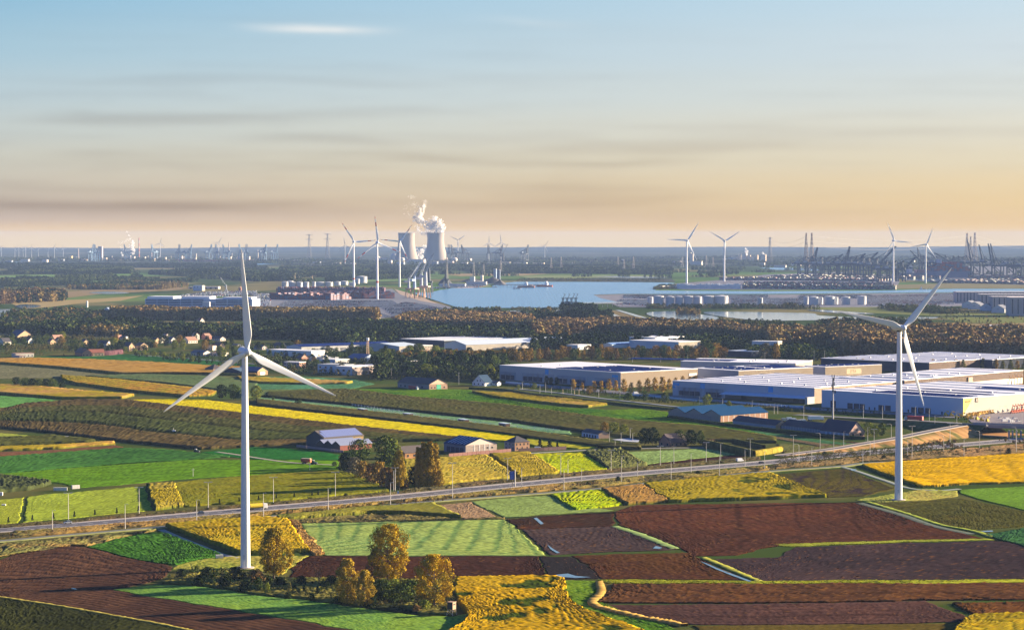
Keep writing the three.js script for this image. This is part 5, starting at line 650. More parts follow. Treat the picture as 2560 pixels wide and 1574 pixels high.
for (const [n, l, x, y, o] of [
  ['factory_hall', 'low navy walled factory with a pale roof left of the tall white block', 1880, 893, { w: 40, d: 60, h: 7, wall: NAVY, roofM: PALEB }],
  ['factory_hall', 'pale flat factory with a white upper storey behind the golden brown belt', 1697, 874, { w: 90, d: 45, h: 10, wall: PALEB, wallR: CREAM, roofM: WHITE }],
  ['factory_hall', 'white stepped roof block on the pale flat factory site', 1640, 866, { w: 50, d: 60, h: 12, wall: WHITE, roofM: WHITE }],
  ['factory_hall', 'small white flat building with a blue glazed roof behind the belt', 1445, 874, { w: 22, d: 26, h: 6, wall: WHITE, roofM: WHITE, open: [['r', 5, 2, 3, 1.4]] }],
  ['factory_hall', 'blue roofed shed in the golden brown belt', 1530, 870, { w: 16, d: 60, h: 5, wall: PALEB, roofM: M(0.12, 0.25, 0.5), rh: 2, axis: 'z' }],
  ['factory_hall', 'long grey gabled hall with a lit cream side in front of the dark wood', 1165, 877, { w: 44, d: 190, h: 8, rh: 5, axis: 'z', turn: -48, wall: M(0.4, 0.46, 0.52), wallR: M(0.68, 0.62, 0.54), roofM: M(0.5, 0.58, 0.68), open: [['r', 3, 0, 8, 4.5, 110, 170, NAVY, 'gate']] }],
  ['factory_hall', 'wide pale blue roofed hall with a cream canopy front', 998, 881, { w: 75, d: 42, h: 8, rh: 3, axis: 'z', wall: M(0.4, 0.46, 0.5), wallR: M(0.62, 0.56, 0.48), roofM: M(0.5, 0.6, 0.68), open: [['r', 4, 0.5, 5, 3.4, 0, 40, NAVY, 'gate']] }],
  ['factory_hall', 'cream fronted hall next to the wide pale blue roofed hall', 1040, 880, { w: 36, d: 30, h: 8, wall: PALEB, wallR: M(0.66, 0.58, 0.5), roofM: WHITE, open: [['r', 2, 0, 5, 4, 4, 26, BROWNB, 'gate'], ['r', 6, 5.4, 3, 0.8]] }],
  ['factory_hall', 'long white roofed hall at the back of the factory estate', 1110, 868, { w: 90, d: 200, h: 9, wall: NAVY, wallR: NAVY, roofM: M(0.66, 0.68, 0.7) }],
  ['factory_hall', 'steep purple roofed church-like barn at the wood edge', 1225, 854, { w: 14, d: 18, h: 5, rh: 8, axis: 'x', wall: GREYW, roofM: M(0.16, 0.09, 0.1) }],
  ['factory_hall', 'green grey barn hall at the wood edge above the long gabled hall', 1298, 855, { w: 60, d: 24, h: 5, rh: 5, axis: 'x', wall: M(0.3, 0.33, 0.34), roofM: M(0.14, 0.16, 0.14) }],
  ['factory_hall', 'long white hall with a navy solar roof above the office estate', 753, 882, { w: 34, d: 150, h: 8, rh: 2.5, axis: 'z', turn: -50, wall: M(0.5, 0.58, 0.66), wallR: WHITE, roofM: SOLAR, open: [['r', 10, 3, 10, 1.6, 0, 150, NAVY, 'window']] }],
  ['office_building', 'long white flat office with blue glass bays', 778, 894, { w: 75, d: 26, h: 8, turn: -36, wall: WHITE, roofM: WHITE, open: [['f', 3, 1, 9, 4.6, 38, 70, M(0.2, 0.4, 0.6, 0.2)], ['f', 1, 4, 3, 2, 28, 32]] }],
  ['office_building', 'brick and white banded office beside the round trees', 748, 921, { w: 22, d: 13, h: 7, turn: -30, wall: M(0.5, 0.4, 0.42), wallR: M(0.55, 0.32, 0.22), roofM: WHITE, open: [['f', 6, 1.2, 2.6, 1.3], ['f', 6, 4.4, 2.6, 1.3], ['r', 3, 1.2, 2.6, 1.3], ['r', 3, 4.4, 2.6, 1.3]] }],
  ['house', 'small dark roofed brick house among the factory buildings', 752, 905, { w: 9, d: 12, h: 5, rh: 4.5, axis: 'x', wall: M(0.3, 0.24, 0.22), wallR: M(0.5, 0.28, 0.2), open: [['r', 2, 1.2, 1.2, 1.4]] }],
  ['factory_hall', 'white cube factory with glass corner behind the row of trees', 848, 933, { w: 34, d: 24, h: 9, turn: -40, wall: M(0.6, 0.66, 0.72), wallR: WHITE, roofM: GREYW, open: [['f', 4, 1, 3, 2.2], ['f', 4, 5, 3, 2]] }],
  ['factory_hall', 'pink white flat factory right of the white cube factory', 880, 938, { w: 26, d: 40, h: 9, turn: -40, wall: M(0.62, 0.64, 0.68), wallR: M(0.6, 0.5, 0.45), roofM: WHITE, open: [['r', 3, 0, 5, 4, 6, 34, BROWNB, 'gate'], ['f', 3, 4, 3, 2]] }],
  ['office_building', 'dark glass office with a white flat roof at the end of the estate', 972, 929, { w: 34, d: 34, h: 7, turn: -34, wall: NAVY, wallR: PALEB, roofM: WHITE, open: [['f', 8, 1, 3.4, 4, 1, 33], ['r', 4, 1, 3, 3]] }],
  ['office_building', 'brown brick office row behind the dark glass office', 968, 921, { w: 22, d: 60, h: 7, wall: BROWNB, wallR: M(0.5, 0.36, 0.28), roofM: WHITE, open: [['r', 7, 2, 3, 2]] }],
  ['factory_hall', 'blue vaulted sheet metal hall in the factory estate', 905, 907, { w: 30, d: 26, h: 5, rh: 5, axis: 'x', wall: NAVY, wallR: M(0.5, 0.6, 0.75), roofM: M(0.07, 0.13, 0.24) }],
  ['factory_hall', 'low white workshop in the middle of the factory estate', 838, 912, { w: 30, d: 22, h: 6, wall: PALEB, wallR: WHITE, roofM: WHITE, open: [['f', 4, 1, 3, 2.5]] }],
  ['factory_hall', 'lavender workshop with white doors behind the silos', 815, 905, { w: 34, d: 20, h: 5, wall: PALEB, wallR: WHITE, roofM: GREYW, open: [['f', 4, 0, 4, 3, 0, 30, WHITE, 'gate']] }],
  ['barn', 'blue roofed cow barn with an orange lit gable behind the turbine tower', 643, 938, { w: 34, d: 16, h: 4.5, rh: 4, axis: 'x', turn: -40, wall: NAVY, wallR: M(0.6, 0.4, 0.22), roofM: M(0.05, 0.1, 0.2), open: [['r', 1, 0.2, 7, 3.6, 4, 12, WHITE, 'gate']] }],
  ['barn', 'long teal roofed barn left of the turbine tower', 600, 938, { w: 30, d: 18, h: 4.5, rh: 3, axis: 'z', wall: NAVY, roofM: M(0.06, 0.12, 0.18) }],
  ['house', 'dark hipped roof pavilion in the orange maize', 532, 930, { w: 15, d: 15, h: 3.5, rh: 5, hip: 1, wall: M(0.3, 0.25, 0.24), roofM: M(0.05, 0.04, 0.045), open: [['f', 2, 1, 2.4, 1.6], ['r', 2, 1, 2, 1.6]] }],
  ['barn', 'long brown farm shed with a green gable door and a red lorry outside', 1073, 974.5, { w: 52, d: 23, h: 5.5, rh: 5, axis: 'x', turn: -50, wall: M(0.26, 0.24, 0.25), wallR: M(0.62, 0.42, 0.3), roofM: M(0.06, 0.055, 0.065), open: [['r', 1, 0, 5.6, 5, 9, 15, M(0.06, 0.4, 0.25), 'gate'], ['r', 2, 1.4, 1.6, 1.3, 1, 9], ['r', 1, 1.4, 1.6, 1.3, 17, 21], ['f', 6, 1.6, 2.2, 1.2, 8, 50]] }],
  ['house', 'white cottage with a steep gable and solar roof beside the dock wall', 1212, 965, { w: 17, d: 13, h: 3.4, rh: 7.4, axis: 'z', turn: -40, wall: WHITE, roofM: M(0.03, 0.06, 0.1, 0.4), open: [['f', 3, 1, 1.6, 1.6], ['f', 2, 4.6, 1.4, 1.4, 4, 12], ['r', 2, 1, 1.6, 1.4]] }],
  ['shed', 'small white garden house right of the white cottage', 1243, 964, { w: 9, d: 6, h: 2.8, rh: 2, axis: 'x', turn: -40, wall: WHITE, roofM: M(0.08, 0.08, 0.1), open: [['f', 2, 0.8, 1.2, 1.2]] }],
  ['barn', 'dark barn with blue solar panels on its roof beside the farm trees', 810, 1118, { w: 20, d: 38, h: 6.4, rh: 5, axis: 'z', turn: -45, wall: M(0.07, 0.085, 0.09), wallR: M(0.5, 0.36, 0.16), roofM: M(0.1, 0.085, 0.08), solarR: 1 }],
  ['barn', 'low three ridged shed with grey solar roof behind the farm trees', 850, 1127, { w: 26, d: 30, h: 4, rh: 2.6, axis: 'z', bays: 3, turn: -45, wall: M(0.05, 0.055, 0.06), wallR: M(0.4, 0.13, 0.1), roofM: M(0.2, 0.23, 0.34, 0.4) }],
  ['farmhouse', 'low dark roofed farmhouse with an orange brick wall between the farm trees and poplars', 1012, 1147, { w: 12, d: 22, h: 4, rh: 4, axis: 'z', turn: -48, wall: M(0.3, 0.2, 0.15), wallR: M(0.62, 0.33, 0.14), roofM: M(0.07, 0.055, 0.055), open: [['r', 4, 1.2, 1.4, 1.6], ['r', 1, 0.1, 1.4, 2.4, 9, 12, WHITE, 'door']] }],
  ['barn', 'big barn with a blue roof, pale roof lights and a white striped gable', 1164, 1134.5, { w: 27, d: 27, h: 6, rh: 4.6, axis: 'x', turn: -54, wall: M(0.13, 0.17, 0.24), wallR: M(0.72, 0.6, 0.52), roofM: ML(0.016, 0.07, 0.15), open: [['r', 4, 0, 0.5, 6, 5, 23, WHITE, 'pilaster'], ['r', 2, 3, 1.2, 1, 17, 25], ['f', 4, 0, 4.5, 4, 2, 24, NAVY, 'gate']], lights: 6 }],
  ['house', 'salmon brick house with a hipped slate roof beside the blue roofed barn', 1287, 1127, { w: 12, d: 13.5, h: 6, rh: 4, hip: 1, turn: -52, wall: M(0.3, 0.25, 0.28), wallR: M(0.6, 0.36, 0.22), roofM: M(0.045, 0.045, 0.06), open: [['r', 4, 3.8, 1, 1.4], ['r', 3, 0.9, 1, 1.6], ['r', 1, 0.1, 1.2, 2.2, 5, 7, BROWNB, 'door'], ['f', 3, 3.8, 1, 1.4], ['f', 3, 0.9, 1, 1.5]] }],
  ['stable', 'white walled horse stable with a dark roof above the hedge band', 1497, 1096, { w: 26, d: 9, h: 3.4, rh: 2, axis: 'x', turn: -62, wall: M(0.62, 0.68, 0.75), wallR: M(0.6, 0.42, 0.32), roofM: M(0.06, 0.06, 0.07), open: [['f', 5, 0, 2, 2.2, 3, 24, NAVY, 'gate']] }],
  ['house', 'brick cottage with a big dark roof between two dark trees', 1676, 1117, { w: 12, d: 17, h: 3, rh: 6, axis: 'z', turn: -50, wall: M(0.34, 0.17, 0.13), wallR: M(0.24, 0.17, 0.17), roofM: M(0.06, 0.04, 0.05), open: [['f', 2, 1, 1.4, 1.4], ['r', 4, 0.9, 1.2, 1.4]] }],
  ['barn', 'three ridged shed with vivid blue roofs and grey boarded gables', 1802, 1055, { w: 60, d: 58, h: 5.4, rh: 4.2, axis: 'z', bays: 3, turn: -48, wall: M(0.3, 0.27, 0.26), wallR: M(0.6, 0.36, 0.24), roofM: ML(0.015, 0.06, 0.15), open: [['r', 9, 0, 0.6, 5.2, 0, 58, M(0.66, 0.6, 0.55), 'pilaster'], ['r', 1, 0, 4, 3.6, 30, 36, NAVY, 'gate'], ['f', 24, 0, 0.18, 5, 0, 60, M(0.2, 0.18, 0.17), 'batten']] }],
  ['barn', 'long low navy roofed barn with a small lit gable in front of the blue sheds', 1940, 1072, { w: 62, d: 12, h: 3, rh: 3.4, axis: 'x', turn: -62, wall: M(0.3, 0.34, 0.4), wallR: M(0.62, 0.36, 0.22), roofM: M(0.03, 0.035, 0.06), open: [['r', 1, 0, 3, 2.4, 4, 8, NAVY, 'gate']] }],
  ['barn', 'second long navy roofed barn left of the brick farmhouse', 2062, 1084, { w: 56, d: 16, h: 3.2, rh: 4, axis: 'x', turn: -60, wall: M(0.24, 0.28, 0.34), wallR: M(0.5, 0.33, 0.26), roofM: M(0.03, 0.035, 0.06), open: [['f', 16, 0.2, 0.3, 2.8, 0, 56, M(0.4, 0.42, 0.46), 'batten']] }],
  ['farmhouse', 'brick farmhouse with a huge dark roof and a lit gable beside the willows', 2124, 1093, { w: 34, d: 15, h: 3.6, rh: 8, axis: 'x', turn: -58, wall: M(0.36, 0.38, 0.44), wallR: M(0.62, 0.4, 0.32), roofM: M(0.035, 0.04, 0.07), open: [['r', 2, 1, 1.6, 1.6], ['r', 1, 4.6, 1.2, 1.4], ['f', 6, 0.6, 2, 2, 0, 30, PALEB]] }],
]) { const B = bldg(n, l, n.replace('_', ' '), x, y, o);
  if (o.solarR) { const s = new MB(), P = (k, z) => V(k * B.W, B.h + 5.45 - 5 * k, z); for (const [k0, k1, z0, z1] of [[0.1, 0.94, 16, -18.5], [0.36, 0.94, 18.5, 16.2]]) s.hexa([P(k0, z0), P(k1, z0), P(k1, z1), P(k0, z1)], [P(k0, z0), P(k1, z0), P(k1, z1), P(k0, z1)].map((q) => q.clone().add(V(0.05, 0.15, 0)))); s.build('solar_panel', M(0.13, 0.17, 0.36, 0.6), B.roof); }
  for (let i = 0; i < (o.lights ?? 0); i++) { const s = new MB(), x = B.W - 3 - i * 3.9, P = (k) => V(x, B.h + 4.6 * (1 - k) + 0.4, k * B.D); s.hexa([P(0.08), P(0.95), P(0.95).add(V(-0.7, 0, 0)), P(0.08).add(V(-0.7, 0, 0))], [P(0.08), P(0.95), P(0.95).add(V(-0.7, 0, 0)), P(0.08).add(V(-0.7, 0, 0))].map((q) => q.clone().add(V(0, 0.12, 0.03)))); s.build('roof_light', M(0.5, 0.66, 0.8, 0.4), B.roof); }
}
// the village: each house its own
const BR = [M(0.5, 0.26, 0.14), M(0.6, 0.42, 0.24), M(0.72, 0.66, 0.56), M(0.45, 0.2, 0.15), M(0.62, 0.55, 0.5)], RF = [M(0.06, 0.055, 0.065), M(0.3, 0.1, 0.06), M(0.12, 0.07, 0.06), M(0.09, 0.11, 0.15), M(0.36, 0.2, 0.14)];
for (const [l, x, y, w, d, h, rh, ax, wl, rf, tn] of [
  ['large barn with a wide beige gable at the left edge of the village', 43, 848, 26, 26, 5, 8, 'x', 1, 3, -48], ['grey roofed house cut by the left edge', 8, 862, 14, 12, 4.5, 5, 'z', 2, 0, -48], ['white flat roofed house above the maize at the left edge', 38, 893, 16, 24, 4.5, 0, 'x', 2, 4, -60], ['white low annex in front of the white flat roofed house', 48, 896, 24, 8, 3, 0, 'x', 2, 4, -60],
  ['long farmhouse with a dark red roof above the green meadow', 204, 891, 44, 13, 4, 5.5, 'x', 3, 2, -68], ['bright red roofed barn with an orange wall at the end of the long farmhouse', 210, 890.5, 8, 26, 4.5, 4, 'z', 1, 1, -64],
  ['brown roofed house among trees right of the large barn', 70, 858, 14, 10, 4, 4, 'x', 2, 2, -40], ['house with a big brick coloured roof in the left part of the village', 136, 855, 12, 16, 4, 6, 'z', 3, 4, -45], ['peach gabled house below the brick coloured roof', 125, 861, 9, 9, 4.5, 4, 'x', 1, 0, -50], ['white gabled house near the brick coloured roof', 143, 856, 8, 8, 4, 3.5, 'x', 2, 0, -50], ['yellow gabled house behind the long red farmhouse', 208, 866, 10, 9, 6, 4, 'x', 1, 0, -50],
  ['red brick box house at the wood edge', 292, 848, 10, 10, 6, 0, 'x', 3, 0, -30], ['blue grey bungalow beside the red brick box house', 312, 848, 22, 8, 3, 1.5, 'x', 4, 3, -30], ['white fronted house behind the purple hedge', 266, 868, 16, 10, 5, 4, 'x', 2, 0, -28],
  ['tall orange brick house with a lit gable', 322, 877, 14, 9, 6.5, 5, 'x', 1, 0, -48], ['yellow walled house with twin gables', 350, 875, 12, 12, 6, 4, 'x', 1, 0, -48], ['small peach gabled house in the village centre', 388, 859, 9, 8, 5, 4, 'x', 1, 0, -46], ['dark roofed house with a white gable', 400, 857, 10, 8, 5, 3.5, 'x', 2, 3, -46], ['tall white house in the village centre', 413, 850, 8, 8, 6.5, 3, 'x', 4, 4, -46], ['white house with glass front beside the tall conifers', 427, 858, 12, 9, 5, 4, 'x', 2, 3, -46],
  ['white villa with a wide salmon roof', 470, 858, 14, 16, 4, 5, 'z', 2, 4, -48], ['cream tower-like house behind the salmon roof', 487, 849, 8, 8, 7, 3, 'x', 2, 4, -46], ['brown roofed house right of the salmon roof', 515, 848, 12, 10, 4.5, 4, 'z', 3, 4, -44], ['dark bungalow in the right part of the village', 550, 852, 18, 10, 3.5, 3, 'x', 4, 0, -44], ['white cube house in front of the dark bungalow', 531, 876, 12, 8, 6, 0, 'x', 2, 4, -32], ['house with a pink triangular gable beside the white cube house', 548, 872, 22, 8, 4, 5, 'x', 1, 2, -60], ['white bungalow left of the nearer turbine nacelle', 592, 871, 14, 8, 4, 2, 'x', 2, 3, -50], ['teal roofed workshop beside the lane', 508, 890, 24, 14, 4, 3, 'x', 4, 3, -40], ['white flat workshop beside the lane', 546, 890, 16, 16, 4, 0.8, 'x', 2, 4, -44],
  ['pink white house high up in the dark wood', 500, 808, 10, 9, 5, 5, 'x', 2, 1, -48], ['small white house at the left edge above the meadow', 12, 822, 10, 9, 5, 4, 'x', 2, 1, -50], ['white chapel-like house in the wood right of the turbine blade', 692, 828, 9, 8, 6, 7, 'x', 2, 3, -50], ['white house under the wood near the factory halls', 1071, 847, 10, 8, 5, 4, 'x', 2, 3, -50], ['small tan gable house right of the nearer turbine hub', 703, 872, 22, 8, 4, 4.5, 'x', 1, 0, -56], ['low grey house right of the nearer turbine hub', 655, 874, 20, 8, 3.4, 2.5, 'x', 4, 0, -50], ['lone white house in the wood above the village', 197, 806, 12, 8, 4, 3, 'x', 2, 2, -45],
]) bldg('house', l, 'house', x, y, { w, d, h, rh, axis: ax, wall: BR[wl], roofM: RF[rf], turn: tn, open: [['r', Math.max(1, Math.round(d / 4.5)), 1, 1.3, 1.5], ['f', Math.max(1, Math.round(w / 4.5)), 1, 1.3, 1.5], ...(h > 5 ? [['r', Math.max(1, Math.round(d / 4.5)), 3.8, 1.2, 1.3]] : [])] });
// the white multi storey car hall and its neighbours far at the left
{ const B = bldg('parking_hall', 'very long blue white parking hall with open decks behind the plantation', 'parking building', 630, 768, { w: 238, d: 70, h: 17, turn: -8, wall: M(0.42, 0.52, 0.66), roofM: M(0.35, 0.45, 0.58) });
  for (let k = 0; k < 4; k++) for (let i = 0; i < 9; i++) if (!(i === 3 && k > 1)) B.fit('deck_opening', 'f', 4 + i * 26, 4 + k * 3.4, 24.6, 1.7, NAVY, 0.1); B.onRoof('roof_hall', 176, 3, 58, 60, 5, M(0.72, 0.76, 0.78)); B.onRoof('roof_hall', 96, 8, 62, 50, 5, M(0.72, 0.72, 0.75)); B.onRoof('roof_hall', 4, 10, 64, 45, 4, M(0.74, 0.72, 0.74)); }
for (const [l, x, y, o] of [['pale leaning wedge building in front of the parking hall', 523, 769, { w: 16, d: 6, h: 12, wall: M(0.6, 0.56, 0.58), roofM: WHITE, turn: -10, open: [['f', 3, 1, 2, 2]] }], ['white cube office on the dock land behind the parking hall', 505, 727, { w: 30, d: 14, h: 15, turn: -25, wall: M(0.5, 0.6, 0.7), wallR: M(0.8, 0.72, 0.6), roofM: WHITE, open: [['f', 3, 9, 3, 2]] }], ['long cream shed on the far dock land', 545, 722, { w: 90, d: 20, h: 6, turn: -10, wall: M(0.6, 0.5, 0.42), roofM: WHITE, open: [['f', 6, 0, 6, 4, 0, 90, NAVY, 'gate']] }], ['orange roofed shed on the far dock land', 602, 726, { w: 12, d: 14, h: 7, wall: M(0.6, 0.3, 0.2), roofM: M(0.5, 0.3, 0.2), rh: 3, axis: 'z', open: [['f', 1, 0, 4, 4]] }], ['white arched shed roofs at the wood edge left of the parking hall', 286, 783, { w: 36, d: 24, h: 7, rh: 4, axis: 'z', bays: 2, wall: M(0.45, 0.56, 0.66), roofM: M(0.5, 0.6, 0.72), open: [['f', 3, 0, 5, 4]] }], ['blue white sheds by the road left of the plantation', 300, 790, { w: 14, d: 18, h: 7, rh: 3, axis: 'z', wall: M(0.55, 0.66, 0.76), roofM: PALEB, open: [['f', 1, 0, 5, 4]] }]]) bldg('dock_shed', l, 'building', x, y, o);
{ const t = thing('silo', 'slim white silo tower beside the sandy bank at the left', 'silo', G(217, 768)); new MB().cyl(0, 0, 0, 1.9, 13, 14).build('wall', WHITE, t); new MB().cyl(0, 13, 0, 1.9, 1.6, 14, 0.4).build('roof', WHITE, t); }
for (const [x, y, l, c] of [[787, 906, 'white silo left of its two neighbours in the factory estate', 0.75], [806, 905, 'cream silo in the middle of the factory estate', 0.6], [815, 906, 'white silo right of the cream silo', 0.72]]) { const t = thing('silo', l, 'silo', G(x, y)); new MB().cyl(0, 0, 0, 1.7, 8, 12).build('wall', M(c, c, c * 0.95), t); new MB().cyl(0, 8, 0, 1.7, 1, 12, 0.3).build('roof', WHITE, t); }
// hedges and fences round the farms
function hedge(label, line, h, w, c) { const p = pts(line).map((q) => G(q[0], q[1])), cv = new THREE.CatmullRomCurve3(p, false, 'centripetal'), n = Math.round(cv.getLength() / 1), pos = [], col = [], idx = []; for (let i = 0; i <= n; i++) { const q = cv.getPointAt(i / n), t = cv.getTangentAt(i / n); [[-1, 0], [-1.05, 0.55], [-0.8, 1], [0.8, 1], [1.05, 0.55], [1, 0]].forEach(([k, y], j) => { const r = () => (hash(i * 5 + j, n + j * 7) - 0.5) * 0.5; pos.push(q.x - t.z * k * w / 2 + r(), y * h + (y ? r() * 0.7 : -0.1), q.z + t.x * k * w / 2 + r()); const f = 0.65 + 0.7 * hash(i, j); col.push(...c.map((v) => v * f)); if (i && j) { const a = i * 6 + j, b = a - 6; idx.push(b - 1, a - 1, a, b - 1, a, b); } }); } const g = new THREE.BufferGeometry(); g.setAttribute('position', new THREE.Float32BufferAttribute(pos, 3)); g.setAttribute('color', new THREE.Float32BufferAttribute(col, 3)); g.setIndex(idx); g.computeVertexNormals(); return tag(mesh('hedge', g, VC), label, 'hedge'); }
hedge('tall clipped olive hedge along the pale green field', '1760,1112 1800,1121 1840,1130 1884,1140', 4.2, 3, [0.1, 0.1, 0.03]); hedge('golden clipped hedge block beside the road', '1884,1140 1916,1135 1952,1128', 3.8, 4, [0.3, 0.24, 0.04]); hedge('dark hedge behind the clipped olive hedge', '1834,1108 1870,1115 1910,1124', 3.6, 2.6, [0.06, 0.07, 0.025]);
hedge('dark hedge in front of the garden plot', '1760,1106 1850,1101 1930,1102', 2.2, 2, [0.07, 0.05, 0.03]); hedge('low dark hedge along the foot of the long farm barns', '1672,1044 1740,1055 1850,1069 1960,1081 2060,1092 2160,1099', 2.4, 3, [0.03, 0.05, 0.02]); hedge('purple leaved hedge right of the red farm roof', '246,889 270,888 300,884', 6, 8, [0.1, 0.05, 0.06]); hedge('hedge along the paddocks by the white cottage', '1176,972 1260,976 1340,988 1420,996 1520,1008 1600,1017 1680,1025', 2, 5, [0.08, 0.1, 0.035]);
function wallRun(name, label, line, h, m, post) { const t = thing(name, label, name.replace('_', ' '), V(0, 0, 0)), p = pts(line).map((q) => G(q[0], q[1])); for (let i = 0; i + 1 < p.length; i++) { const L = p[i].distanceTo(p[i + 1]), n = Math.max(1, Math.round(L / 4)); for (let k = 0; k < n; k++) { const a = p[i].clone().lerp(p[i + 1], k / n), b = p[i].clone().lerp(p[i + 1], (k + 0.96) / n), m2 = a.clone().add(b).multiplyScalar(0.5); new MB().box(m2.x, 0, m2.z, a.distanceTo(b), h, 0.2, Math.atan2(-(b.z - a.z), b.x - a.x)).build('panel', m, t); } } return t; }
wallRun('garden_fence', 'red brown board fence in front of the blue roofed barn', '1122,1143 1180,1138 1278,1130', 2.6, M(0.22, 0.1, 0.08)); wallRun('garden_fence', 'dark brown board fence in front of the hipped roof house', '1296,1130 1360,1127 1416,1124', 2.6, M(0.16, 0.09, 0.085)); wallRun('farm_wall', 'low brown wall in front of the barn with blue panels', '741,1117 800,1124 858,1132', 1.8, M(0.36, 0.24, 0.22));
wallRun('dock_barrier', 'white low barrier in front of the first loading docks', '1264,957 1300,960 1360,966', 2, M(0.6, 0.68, 0.74)); wallRun('dock_barrier', 'white low barrier before the middle warehouse', '1580,988 1640,993 1720,1001 1760,1005', 1.8, M(0.6, 0.68, 0.74)); wallRun('dock_barrier', 'white low barrier in front of the covered dock', '1812,1006 1900,1013 2010,1019', 1.8, M(0.5, 0.62, 0.72));
for (const [l, line] of [['white paddock fence furthest up the paddock strip', '880,1014 960,1026 1010,1030'], ['white paddock fence before the first field shelter', '922,1026 1000,1035 1050,1039'], ['white paddock fence between the first and second shelter', '1030,1040 1090,1049 1150,1054'], ['white paddock fence between the second and third shelter', '1145,1053 1210,1061 1270,1066'], ['white paddock fence at the lower end of the paddock strip', '1255,1064 1320,1072 1400,1079']]) { const t = thing('paddock_fence', l, 'fence', V(0, 0, 0)), p = pts(line).map((q) => G(q[0], q[1])), rl = new MB(); for (let i = 0; i + 1 < p.length; i++) { const n = Math.round(p[i].distanceTo(p[i + 1]) / 7); for (let k = 0; k < n; k++) { const a = p[i].clone().lerp(p[i + 1], k / n); new MB().box(a.x, 0, a.z, 0.35, 2, 0.35).build('post', WHITE, t); } for (const y of [0.9, 1.6]) rl.bar(p[i].clone().setY(y), p[i + 1].clone().setY(y), 0.09, 0.09, 4); } rl.build('rail', WHITE, t); }
for (const [l, x, y] of [['field shelter at the upper end of the paddock strip', 908, 1031], ['second field shelter in the paddock strip', 1022, 1043], ['third field shelter in the paddock strip', 1162, 1058], ['fourth field shelter near the stable', 1264, 1068]]) bldg('field_shelter', l, 'shelter', x, y, { w: 12, d: 4, h: 2.8, rh: 0.01, axis: 'x', turn: -62, wall: M(0.25, 0.22, 0.22), wallR: M(0.3, 0.16, 0.1), roofM: M(0.45, 0.55, 0.65), open: [['f', 2, 0, 3, 2, 1, 11, NAVY, 'opening']] });
